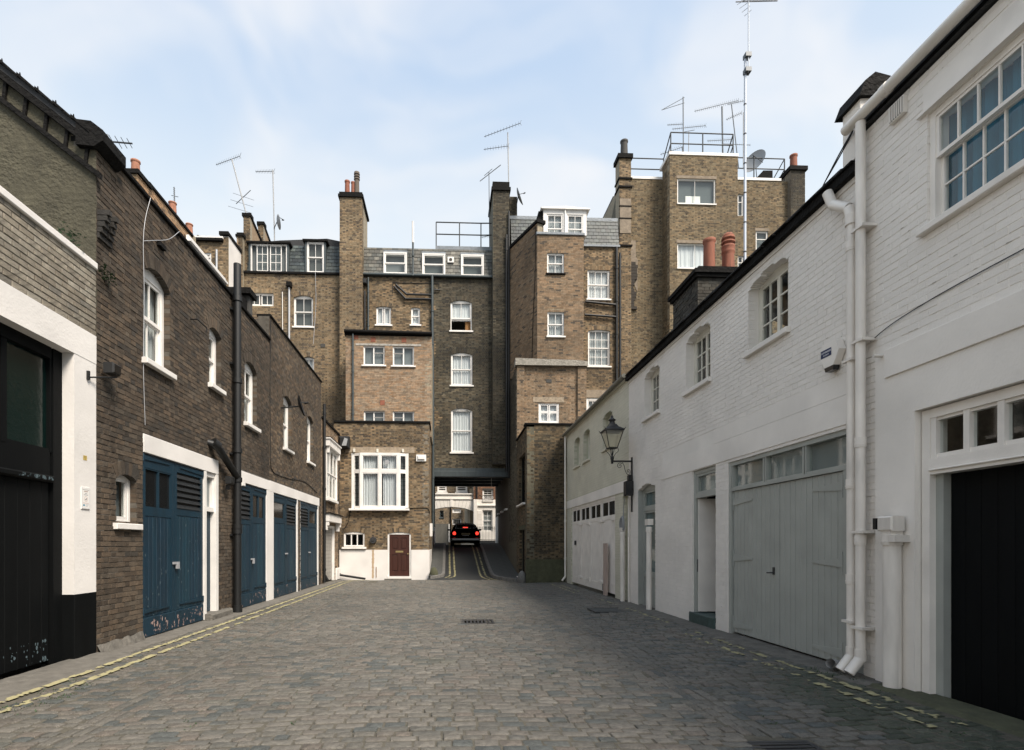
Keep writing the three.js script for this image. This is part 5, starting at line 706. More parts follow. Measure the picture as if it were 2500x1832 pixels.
// street lantern on its bracket
{
  const D = 14.06, X = 4.24, T = thing('wall_lantern', 'black four sided street lantern on a scrolled wall bracket', 'lantern', [4.77, 2.75, -D]);
  part('wall_bar', new MB().box(4.735, 4.768, 2.35, 3.76, -D - 0.02, -D + 0.02), M.blackIron, T); part('arm', new MB().box(X, 4.736, 3.635, 3.675, -D - 0.02, -D + 0.02), M.blackIron, T);
  const scroll = (cx, cy, r, dir, a0) => { const p = []; for (let i = 0; i <= 22; i++) { const t = i / 22, a = a0 + dir * t * 8.5, q = r * (1 - 0.82 * t); p.push([cx + Math.cos(a) * q, cy + Math.sin(a) * q, -D]); } return p; };
  part('scroll', new MB().tube([[4.735, 3.36, -D], ...scroll(4.665, 3.40, 0.055, 1, -1.2)], 0.007, 6).tube([[4.72, 3.33, -D], [4.64, 3.32, -D], [4.58, 3.42, -D], [4.55, 3.55, -D], [4.50, 3.62, -D], ...scroll(4.44, 3.54, 0.075, 1, 0.9)], 0.008, 6), M.blackIron, T);
  part('control_box', new MB(RS).bev(D - 0.06, D + 0.08, 3.16, 3.30, 0.02, 0.12, 0.01).bev(D - 0.10, D + 0.12, 2.77, 3.14, 0.01, 0.20, 0.012), M.blackIron, T);
  part('socket', new MB().lathe([X, 3.59, -D], [[0, 0], [0.032, 0], [0.036, 0.10], [0.046, 0.12], [0.046, 0.18], [0.02, 0.19], [0.014, 0.40], [0, 0.40]], 12), M.blackIron, T);
  for (const [dx, dz] of [[1, 0], [-1, 0], [0, 1], [0, -1]]) part('frog', new MB().tube([[X + dx * 0.03, 3.76, -D + dz * 0.03], [X + dx * 0.10, 3.86, -D + dz * 0.10], [X + dx * 0.165, 3.93, -D + dz * 0.165], [X + dx * 0.14, 4.0, -D + dz * 0.14], [X + dx * 0.10, 3.97, -D + dz * 0.10]], 0.008, 6), M.blackIron, T);
  const y0 = 3.99, y1 = 4.42, a = 0.105, b = 0.225, C = [[-1, -1], [1, -1], [1, 1], [-1, 1]], at = (k, w, y) => [X + C[k % 4][0] * w, y, -D + C[k % 4][1] * w];
  { const mb = new MB(); for (let k = 0; k < 4; k++) { mb.cyl(at(k, a, y0), at(k, b, y1), 0.012, 0.012, 6); mb.cyl(at(k, a, y0), at(k + 1, a, y0), 0.012, 0.012, 6); mb.cyl(at(k, b, y1), at(k + 1, b, y1), 0.014, 0.014, 6); } mb.box(X - a, X + a, y0 - 0.012, y0, -D - a, -D + a); part('cage', mb, M.blackIron, T); }
  for (let k = 0; k < 4; k++) part('pane', new MB().quad(at(k, a, y0), at(k, b, y1), at(k + 1, b, y1), at(k + 1, a, y0)), M.lampGlass || (M.lampGlass = new THREE.MeshPhysicalMaterial({ transmission: 0.85, thickness: 0, roughness: 0.3, color: new THREE.Color(0.92, 0.90, 0.80), side: THREE.DoubleSide })), T);
  { const mb = new MB(), R = [[0.25, 4.415], [0.245, 4.45], [0.13, 4.53], [0.085, 4.60]]; for (let i = 1; i < 4; i++) for (let k = 0; k < 4; k++) mb.quad(at(k + 1, R[i - 1][0], R[i - 1][1]), at(k, R[i - 1][0], R[i - 1][1]), at(k, R[i][0], R[i][1]), at(k + 1, R[i][0], R[i][1])); for (let k = 0; k < 4; k++) mb.cyl(at(k, 0.235, 4.43), at(k, 0.275, 4.49), 0.014, 0.003, 6); mb.lathe([X, 4.58, -D], [[0.085, 0], [0.095, 0.03], [0.07, 0.05], [0.062, 0.10], [0.10, 0.125], [0.085, 0.15], [0.05, 0.17], [0.03, 0.20], [0.035, 0.225], [0.012, 0.25], [0, 0.29]], 14); part('roof', mb, M.blackIron, T); }
  part('lamp', new MB().lathe([X, 4.08, -D], [[0.03, 0], [0.035, 0.1], [0.02, 0.2], [0, 0.22]], 10), M.lampBulb || (M.lampBulb = std([0.7, 0.68, 0.6], 0.4)), T);
}

// ------------------------------------------------------------------ houses closing the mews
const F24 = FF(24.8), F26 = FF(26.2), F28 = FF(28.4);
const opn = (s0, s1, y0, y1, rise = 0, ring = 0) => ({ s0, s1, y0, y1, rise, ring });
const stockTone = toneOf([0.245, 0.176, 0.104], { v: 0.35, soot: 0.42, dark: 0.45, z: 21, scale: 0.35, odd: 0.14, oddC: [0.06, 0.05, 0.04], pale: 0.3 });
const paleTone = toneOf([0.24, 0.176, 0.106], { v: 0.26, soot: 0.32, dark: 0.4, z: 23, scale: 0.3, odd: 0.12, oddC: [0.07, 0.055, 0.045], pale: 0.25 });
const darkTone = toneOf([0.085, 0.072, 0.050], { v: 0.4, soot: 0.5, dark: 0.4, z: 25, scale: 0.28, odd: 0.12, oddC: [0.03, 0.028, 0.025], pale: 0.9 });  // soot, with corner shade also put into the brick colour
const pinkTone = toneOf([0.35, 0.245, 0.16], { v: 0.3, soot: 0.2, dark: 0.1, z: 27, odd: 0.10, oddC: [0.38, 0.29, 0.20], warm: 0.2 });
const bayTone = toneOf([0.27, 0.188, 0.118], { v: 0.26, soot: 0.4, dark: 0.3, z: 29, scale: 0.3, odd: 0.07, pale: 0.15 });
M.mortarPale = std([0.36, 0.31, 0.225], 0.95, { map: mapMottle }); M.tunnelDark = std([0.12, 0.105, 0.08], 0.95, { map: mapMottle, bumpMap: bumpRough, bumpScale: 0.02 }); M.mortarSootShade = std([0.13, 0.12, 0.085], 0.95, { map: mapMottle });
const stoneSill = { h: 0.08, ext: 0.07, out: 0.06 };

// low house with the brown door
{
  const T = thing('end_house', 'low yellow brick house with white leaded bay window and brown door', 'house', [-2.9, 0, -24.8]), x0 = -5.04, x1 = -0.81, top = 6.93;
  const bay = opn(-4.255, -1.73, 3.109, 5.587), small = opn(-4.6, -3.681, 1.408, 2.003, 0.08, 0.2), dr = opn(-2.663, -1.616, -0.002, 1.988, 0.08, 0.2);
  brickWall(T, F24, { s0: x0, s1: x1, y0: 1.28, y1: top, ops: [bay, small, dr, opn(-4.525, -1.457, 5.608, 5.868)], tone: stockTone, mortar: M.mortar });
  part('lintel', new MB(F24).box(-4.521, -1.461, 5.612, 5.86, -0.05, 0.012), M.stone, T);
  part('painted_plinth', slab(new MB(F24), x0, x1, -0.1, 1.28, [small, dr], -0.3, 0.012), M.whiteRender, T);
  part('coping', new MB(F24).bev(x0, x1 + 0.05, top, top + 0.10, -0.4, 0.06, 0.012).box(x1 - 0.35, x1 + 0.05, top, top + 0.099, -3.5, -0.4), M.pitch, T);
  // side towards the passage
  const S = LF(-0.81); brickWall(T, S, { s0: 24.801, s1: 28.4, y0: 1.28, y1: top, ops: [], tone: stockTone, mortar: M.mortar, name: 'side_wall' }); part('painted_plinth', new MB(S).box(24.789, 28.4, -0.1, 1.28, -0.3, 0.012), M.whiteRender, T); part('meter_box', new MB(S).bev(25.6, 25.95, 1.9, 2.5, 0, 0.12, 0.01), M.whitePaint, T);
  part('roof', new MB().box(x0, x1 - 0.3, 6.5, 6.6, -28.4, -25.1), M.roofDark, T); part('side_wall', new MB().box(x0, x0 + 0.2, 0, 6.5, -28.4, -25.1), M.mortarDark, T);
  // bay: four lights in front, a leaded one on each side
  const [b0, b1] = [bay.s0, bay.s1], k = [0.175, 0.5, 0.825].map(t => b0 + (b1 - b0) * t), o = 0.16;
  const winB = part('bay_window', (() => { const mb = new MB(F24); for (const x of [k[0], k[1], k[2]]) mb.box(x - 0.055, x + 0.055, bay.y0, bay.y1 - 0.02, o - 0.1, o); mb.box(k[0] - 0.055, k[2] + 0.055, bay.y1 - 0.11, bay.y1 - 0.002, -0.1, o + 0.001).box(k[0] - 0.055, k[2] + 0.055, bay.y0, bay.y0 + 0.1, -0.1, o + 0.001).box(k[0] + 0.055, k[2] - 0.055, bay.y0 + (bay.y1 - bay.y0) * 0.64, bay.y0 + (bay.y1 - bay.y0) * 0.70, o - 0.09, o - 0.002); for (const x of [b0, b1 - 0.1]) mb.box(x, x + 0.1, bay.y0, bay.y1 - 0.003, -0.15, 0.02); return mb; })(), M.whitePaint, T);
  const yA = bay.y0 + (bay.y1 - bay.y0) * 0.64, yB = bay.y0 + (bay.y1 - bay.y0) * 0.70;
  for (const [a, b] of [[k[0] + 0.055, k[1] - 0.055], [k[1] + 0.055, k[2] - 0.055]]) for (const [c, d] of [[bay.y0 + 0.1, yA], [yB, bay.y1 - 0.11]]) { part('casement', new MB(F24).box(a, a + 0.035, c, d, o - 0.07, o - 0.012).box(b - 0.035, b, c, d, o - 0.07, o - 0.012).box(a + 0.035, b - 0.035, d - 0.035, d, o - 0.07, o - 0.013).box(a + 0.035, b - 0.035, c, c + 0.04, o - 0.07, o - 0.013), M.whitePaint, winB); part('pane', new MB(F24).quad([a, c, o - 0.045], [b, c, o - 0.045], [b, d, o - 0.045], [a, d, o - 0.045]), M.glass, winB); }
  for (const [xa, oa, xb, ob] of [[b0 + 0.1, 0.0, k[0] - 0.055, o - 0.03], [k[2] + 0.055, o - 0.03, b1 - 0.1, 0.0]]) { const C = CF(xa, 24.8 - oa, xb, 24.8 - ob), L = C.len; part('leaded_frame', new MB(C).box(0, 0.04, bay.y0, bay.y1 - 0.01, -0.05, 0.01).box(L - 0.04, L, bay.y0, bay.y1 - 0.01, -0.05, 0.01).box(0.04, L - 0.04, bay.y0, bay.y0 + 0.12, -0.05, 0.009).box(0.04, L - 0.04, bay.y1 - 0.13, bay.y1 - 0.01, -0.05, 0.009).box(0.04, L - 0.04, yA - 0.01, yB + 0.01, -0.05, 0.009), M.whitePaint, winB);
    for (const [c, d, n] of [[bay.y0 + 0.12, yA - 0.01, 8], [yB + 0.01, bay.y1 - 0.13, 4]]) { part('pane', new MB(C).quad([0.04, c, -0.02], [L - 0.04, c, -0.02], [L - 0.04, d, -0.02], [0.04, d, -0.02]), M.glass, winB); const mb = new MB(C); for (let i = 1; i < n; i++) mb.box(0.04, L - 0.04, c + (d - c) * i / n - 0.006, c + (d - c) * i / n + 0.006, -0.024, -0.012); for (let i = 1; i < 3; i++) mb.box(0.04 + (L - 0.08) * i / 3 - 0.006, 0.04 + (L - 0.08) * i / 3 + 0.006, c, d, -0.0235, -0.0125); part('lead_came', mb, M.pitch, winB); } }
  part('sill', new MB(F24).bev(-4.347, -1.688, 3.021, 3.109, -0.1, 0.24, 0.01), M.whitePaint, winB);
  curtain(winB, F24, k[0], k[1] - 0.1, bay.y0 + 0.05, bay.y1 - 0.05, -0.02, M.cloth, 7, 0.03); curtain(winB, F24, k[1] + 0.12, k[2], bay.y0 + 0.05, bay.y1 - 0.05, -0.02, M.cloth, 7, 0.03); curtain(winB, F24, b0 + 0.1, k[0], bay.y0 + 0.05, bay.y1 - 0.05, -0.12, M.tintGrey, 4, 0.02); curtain(winB, F24, k[2], b1 - 0.1, bay.y0 + 0.05, bay.y1 - 0.05, -0.12, M.tintGrey, 4, 0.02);
  part('extractor_fan', new MB(F24).cyl([-2.671, 5.177, o - 0.05], [-2.671, 5.177, o - 0.02], 0.10, 0.10, 16), M.dishGrey, winB);
  for (const u of [-4.13, -3.102, -1.973]) part('lintel_lamp', new MB(F24).box(u - 0.04, u + 0.04, 5.62, 5.77, 0.013, 0.10), M.creamPaint, T);
  part('vent_cowl', new MB(F24).prism([[-1.386, 5.232], [-0.944, 5.232], [-0.944, 5.527], [-1.386, 5.527]], 0, 0.09).bev(-1.323, -1.003, 5.292, 5.469, 0.09, 0.15, 0.03), M.whitePaint, T);
  windowPart(T, F24, small.s0, small.s1, small.y0, small.y1 + 0.07, { o: -0.03, lights: [[0, 0.34, 0, 1, 1, 1], [0.34, 0.66, 0, 1, 1, 1], [0.66, 1, 0, 1, 1, 1]], fw: 0.05, sw: 0.025, rise: 0.04, sill: { h: 0.09, ext: 0.08, out: 0.10 } });
  part('round_vent', new MB(F24).cyl([-3.298, 1.71, 0], [-3.298, 1.71, 0.14], 0.155, 0.14, 18).cyl([-3.298, 1.71, 0.14], [-3.298, 1.71, 0.17], 0.06, 0.05, 12), M.castIron, T);
  // panelled door
  { const a = dr.s0, b = dr.s1, y = dr.y0; part('door_frame', new MB(F24).box(a, a + 0.075, y, dr.y1 + 0.07, -0.14, -0.03).box(b - 0.075, b, y, dr.y1 + 0.07, -0.14, -0.03).box(a + 0.075, b - 0.075, dr.y1 - 0.02, dr.y1 + 0.07, -0.14, -0.031).box(a, b, y, y + 0.1, -0.14, 0.03), M.whitePaint, T); const p = a + 0.08, q = b - 0.08, yb = y + 0.11, yt = dr.y1 - 0.025, d = part('front_door', new MB(F24).box(p, q, yb, yt, -0.12, -0.075), M.doorBrown, T), m = (p + q) / 2;
    part('door_rail', new MB(F24).box(p, p + 0.10, yb, yt, -0.075, -0.05).box(q - 0.10, q, yb, yt, -0.075, -0.05).box(m - 0.055, m + 0.055, yb, yt, -0.075, -0.051).box(p + 0.1, q - 0.1, yt - 0.14, yt, -0.075, -0.052).box(p + 0.1, q - 0.1, yb + 0.96, yb + 1.20, -0.075, -0.052).box(p + 0.1, q - 0.1, yb, yb + 0.2, -0.075, -0.052), M.doorBrown, d);
    for (const [c, e] of [[p + 0.1, m - 0.055], [m + 0.055, q - 0.1]]) for (const [f, g] of [[yb + 0.2, yb + 0.96], [yb + 1.2, yt - 0.14]]) part('door_panel', new MB(F24).bev(c + 0.04, e - 0.04, f + 0.04, g - 0.04, -0.075, -0.058, 0.014), M.doorBrown, d);
    part('letter_plate', new MB(F24).bev(m - 0.17, m + 0.17, yb + 1.05, yb + 1.13, -0.05, -0.04, 0.005), M.brass, d); part('door_knob', new MB(F24).cyl([q - 0.06, yb + 1.0, -0.05], [q - 0.06, yb + 1.0, 0.0], 0.025, 0.03, 10), M.brass, d); part('threshold', new MB(F24).bev(a - 0.12, b + 0.02, -0.08, y - 0.002, -0.1, 0.2, 0.02), M.concrete, T); }
  { const mb = new MB(F24); let x = -3.31; for (let i = 0; i < 30; i++) { const y = 1.27 - i * 0.042, w = 0.045 + 0.02 * n3(i * 0.4, 2.2); mb.quad([x - w + 0.02 * n3(i * 0.9, 1), y - 0.042, 0.0135], [x + w + 0.02 * n3(i * 0.7, 5), y - 0.042, 0.0135], [x + w + 0.02 * n3(i * 0.7 - 0.7, 5), y, 0.0135], [x - w + 0.02 * n3(i * 0.9 - 0.9, 1), y, 0.0135]); } part('rust_stain', mb, std([0.50, 0.37, 0.24], 0.85, { map: mapStreak }), T); }
  part('cable', new MB(F24).tube([[-4.6, 2.2, 0.02], [-4.4, 2.5, 0.02], [-4.3, 3.0, 0.02], [-4.0, 3.17, 0.02], [-2.5, 3.12, 0.02], [-1.2, 3.15, 0.02], [-0.85, 3.12, 0.02], [-0.79, 2.9, 0.02]], 0.014, 5), M.pitch, T);
  part('rail', new MB(F24).cyl([-3.16, 0.05, 0.03], [-3.16, 0.52, 0.03], 0.014, 0.014, 6), M.rust, T);
}
{ const T = thing('drainpipe', 'black downpipe with a foot pipe lying along the white plinth', 'drainpipe', [-4.62, 0, -24.65]); const x = -4.817; part('pipe', new MB(F24).cyl([x, 0.25, 0.14], [x, 5.75, 0.14], 0.05, 0.05, 10), M.blackIron, T); part('foot_pipe', new MB(F24).line([[x, 0.27, 0.14], [x + 0.1, 0.17, 0.16], [x + 1.2, 0.0, 0.2]], 0.05, 10), M.blackIron, T); for (const y of [1.4, 3.1, 4.8]) part('collar', new MB(F24).cyl([x, y, 0.14], [x, y + 0.1, 0.14], 0.066, 0.066, 10), M.blackIron, T); }
{ const T = thing('bollard_stone', 'mossy round guard stone at the left corner of the passage', 'guard stone', [-0.62, 0, -24.6]); part('stone', new MB().geo(new THREE.SphereGeometry(0.2, 12, 10), new THREE.Matrix4().makeTranslation(-0.60, 0.12, -24.55).multiply(new THREE.Matrix4().makeScale(1, 2.0, 1))), M.mossRender, T); }

// pinkish brick extension behind it
{
  const T = thing('rear_extension', 'pinkish brick extension with four grey windows above the low house', 'extension', [-2.8, 6.6, -26.2]), x0 = -4.77, x1 = -0.74, top = 11.35;
  const W = [opn(-3.946, -2.952, 9.962, 10.874), opn(-2.573, -1.568, 9.949, 10.872), opn(-3.93, -2.952, 6.955, 7.82), opn(-2.573, -1.568, 6.967, 7.818)];
  brickWall(T, F26, { s0: x0, s1: x1, y0: 6.6, y1: top, ops: W, tone: pinkTone, mortar: M.mortarPale, flemish: false });
  W.forEach((p, i) => windowPart(T, F26, p.s0, p.s1, p.y0, p.y1, { o: -0.05, fw: 0.035, sw: 0.03, lights: i % 2 ? [[0, 0.5, 0.66, 1, 1, 1], [0, 0.5, 0, 0.66, 1, 1], [0.5, 1, 0, 1, 1, 1]] : [[0, 0.48, 0, 1, 1, 1], [0.48, 1, 0.66, 1, 1, 1], [0.48, 1, 0, 0.66, 1, 1]], sill: i < 2 ? { h: 0.07, ext: 0.08, out: 0.08 } : null, glass_tint: 1, tintMat: M.tintGrey }));
  part('lintel_strip', new MB(F26).box(-4.299, -1.238, 10.889, 10.98, -0.04, 0.012), M.stoneSill, T);
  part('gutter', new MB(F26).cyl([x0 - 0.05, top + 0.16, 0.12], [x1 + 0.02, top + 0.1, 0.12], 0.085, 0.085, 12).box(x0 - 0.05, x1, top, top + 0.2, -0.3, 0.05), M.pitch, T);
  for (const [u, v] of [[-3.489, 11.171], [-2.043, 11.17], [-3.055, 8.201], [-4.292, 11.285]]) part('air_brick', new MB(F26).box(u - 0.11, u + 0.11, v - 0.11, v + 0.11, -0.02, 0.014), M.terracotta, T);
  const S = LF(x1); part('side_wall', new MB(S).box(26.202, 28.38, 6.6, top, -0.3, -0.004), M.mortarPale, T); part('side_wall', new MB().box(x0, x0 + 0.2, 6.6, top, -28.38, -26.5), M.mortarPale, T); part('roof', new MB().box(x0 + 0.2, x1 - 0.3, top - 0.1, top, -28.38, -26.5), M.roofDark, T);
}
{ const T = thing('drainpipe', 'dark green mossy downpipe on the pinkish brick extension', 'drainpipe', [-4.4, 7, -26.1]); const x = -4.42; part('pipe', new MB(F26).cyl([x, 7.0, 0.08], [x, 11.4, 0.08], 0.045, 0.045, 10), M.greyIron, T); for (const y of [7.6, 8.6, 9.6, 10.6]) part('collar', new MB(F26).cyl([x, y, 0.08], [x, y + 0.08, 0.08], 0.06, 0.06, 10), M.greyIron, T); }

// mansard slates
function mansard(T, fr, s0, s1, y0, h, a, ops, tones, name = 'slate_roof') {
  const G = lean(fr, y0, a); part(name, slab(new MB(G), s0, s1, 0, h / Math.cos(a), ops, -0.25, -0.02), M.roofDark, T);
  const mb = new MB(G), row = 0.205; let k = 0; for (let y = 0; y < h / Math.cos(a) - 0.03; y += row, k++) for (const [p, q] of free(s0, s1, y + row / 2, ops, false)) for (let s = p - (k % 2 ? 0.13 : 0) ; s < q; s += 0.262) { const A = Math.max(s, p) + 0.006, B = Math.min(s + 0.262, q) - 0.006; if (B - A < 0.03) continue; const c = pick(tones), v = rr(0.6, 1.4), y1 = Math.min(y + row, h / Math.cos(a)); mb.quad([A, y - 0.004, 0.016 + rr(0, 0.006)], [B, y - 0.004, 0.016 + rr(0, 0.006)], [B, y1, 0.002], [A, y1, 0.002], [c[0] * v, c[1] * v, c[2] * v]); mb.quad([A, y - 0.004, -0.02], [B, y - 0.004, -0.02], [B, y - 0.004, 0.018], [A, y - 0.004, 0.018], [0.02, 0.02, 0.02]); }
  part('slates', mb, M.slate, T, { kind: 'stuff' });
}
const greenSlate = [[0.045, 0.062, 0.062], [0.032, 0.046, 0.050], [0.06, 0.075, 0.07], [0.028, 0.04, 0.045]], greySlate = [[0.13, 0.125, 0.105], [0.10, 0.10, 0.085], [0.15, 0.14, 0.115], [0.085, 0.09, 0.08]];
const pots = (T, list, y, D) => list.forEach(([x, r, h, m, dz = 0]) => part('chimney_pot', new MB().lathe([x, y, -D - dz], [[r, 0], [r * 0.88, h * 0.88], [r * 1.05, h * 0.9], [r * 1.05, h], [r * 0.75, h], [r * 0.72, h * 0.6]], 14), m, T));

// terraced house on the left with the chimney breast
{
  const T = thing('terraced_house', 'tall yellow brick terrace back with slate mansard and two white dormers', 'house', [-7.4, 0, -28.4]), x0 = -10.42, x1 = -4.29, top = 15.22;
  const W = [opn(-10.141, -8.792, 13.606, 14.259, 0, 0.22), opn(-7.79, -6.815, 12.586, 14.052, 0.12, 0.22), opn(-7.338, -6.766, 8.714, 10.969, 0.1, 0.22)];
  brickWall(T, F28, { s0: x0, s1: x1, y0: 6.0, y1: top, ops: W, tone: paleTone, mortar: M.mortarPale });
  part('lower_wall', new MB(F28).box(x0, x1, 0, 6.0, -0.3, -0.008), M.mortar, T);
  windowPart(T, F28, W[0].s0, W[0].s1, W[0].y0, W[0].y1, { o: -0.08, lights: [[0, 0.47, 0, 1, 2, 1], [0.53, 1, 0, 1, 2, 1]], fw: 0.06, glass_tint: 1 });
  windowPart(T, F28, W[1].s0, W[1].s1, W[1].y0, W[1].y1 + 0.12, { o: -0.08, rise: 0.06, sill: stoneSill, glass_tint: 1 }); windowPart(T, F28, W[2].s0, W[2].s1, W[2].y0, W[2].y1 + 0.1, { o: -0.1, rise: 0.05, net: true, netMat: M.cloth });
  part('gutter', new MB(F28).box(x0, -5.44, top, top + 0.1, -0.2, 0.10), M.pitch, T);
  const d1 = [-10.027, -8.027, 15.285, 16.734], d2 = [-7.219, -6.172, 15.308, 16.895];
  mansard(T, F28, x0 + 0.3, x1, top + 0.1, 1.55, 0.22, [opn(d1[0], d1[1], 0, 1.5), opn(d2[0], d2[1], 0, 1.5)], greenSlate);
  // dormers
  for (const [d, L, hd] of [[d1, [[0.14, 0.47, 0, 1, 2, 3], [0.53, 0.87, 0, 1, 2, 3]], 0], [d2, null, 0.08]]) { const [a, b, c, e] = d; const w = part('dormer', new MB(F28).box(a, a + 0.09, c, e, -1.0, 0.02).box(b - 0.09, b, c, e, -1.0, 0.02), M.greyIron, T); part('dormer_roof', new MB(F28).box(a - 0.1, b + 0.1, e, e + 0.09, -1.0, 0.12), M.pitch, w); windowPart(T, F28, a + 0.095, b - 0.095, c + 0.02, e - 0.005, { o: 0.0, lights: L, fw: L ? 0.05 : 0.06, name: 'dormer_window', glass_tint: 1 }); }
  part('roof', new MB(F28).prism([[x0, 16.85], [x1, 16.85], [x1, 16.95], [-6.2, 17.3], [-8.6, 17.15], [x0, 16.95]], -6, -0.40), M.roofDark, T); part('rear_wall', new MB().box(x0, x1, 0, 16.8, -35, -34.8), M.mortar, T); part('side_wall', new MB().box(x0, x0 + 0.2, 0, 16.8, -34.8, -28.75), M.mortar, T);
  // chimney breast running the height of the wall
  const C = FF(27.9); brickWall(T, C, { s0: -5.38, s1: -4.28, y0: 7.0, y1: 18.9, ops: [], tone: paleTone, mortar: M.mortarPale, thick: 0.5, name: 'chimney_breast' });
  { const mb = new MB(LF(-4.28)); for (const q of courses({ s0: 27.9, s1: 28.4, y0: 7, y1: 18.9, tone: paleTone })) mb.box(q.s0, q.s1, q.y0, q.y1, -0.02, q.o + 0.008, q.c, 'b'); part('brickwork', mb, M.brick, T, { kind: 'stuff' }); }
  part('chimney_stack', new MB().box(-5.37, -4.29, 15.2, 18.9, -29.9, -28.402), M.mortarPale, T); part('chimney_cap', new MB().box(-5.45, -4.20, 18.9, 19.03, -29.98, -27.82).box(-5.40, -4.25, 19.03, 19.15, -29.95, -27.86), M.pitch, T);
  pots(T, [[-5.053, 0.13, 0.75, M.terracotta], [-4.767, 0.10, 0.70, M.terracotta], [-4.574, 0.13, 1.2, M.potGrey]], 19.15, 28.2);
  for (const y of [19.95, 20.08, 20.21]) part('pot_rim', new MB().lathe([-4.574, y, -28.2], [[0.10, 0], [0.15, 0.02], [0.15, 0.06], [0.10, 0.08]], 14), M.potGrey, T);
  part('vent', new MB(F28).box(-6.431, -6.208, 11.545, 11.721, 0, 0.02), M.ventBack, T);
  part('pipe', new MB(F28).cyl([-7.986, 10.5, 0.09], [-7.986, 14.542, 0.09], 0.05, 0.05, 10), M.galv, T); part('hopper', new MB(F28).bev(-8.105, -7.855, 14.515, 14.779, 0, 0.25, 0.04), M.pitch, T);
  part('pipe', new MB(F28).cyl([-8.314, 11, 0.06], [-8.335, 14.297, 0.06], 0.02, 0.02, 8), M.whitePaint, T);
  part('cable', new MB(F28).tube([[-6.67, 15.3, 0.12], [-6.665, 13.8, 0.02], [-6.748, 12.4, 0.02], [-6.801, 11.7, 0.02]], 0.012, 5), M.galv, T);
  part('cable', new MB(F28).tube([[-10.4, 15.2, 0.1], [-10.338, 14.2, 0.05], [-10.182, 13.6, 0.05], [-10.389, 13.5, 0.1]], 0.012, 5), M.galv, T);
}
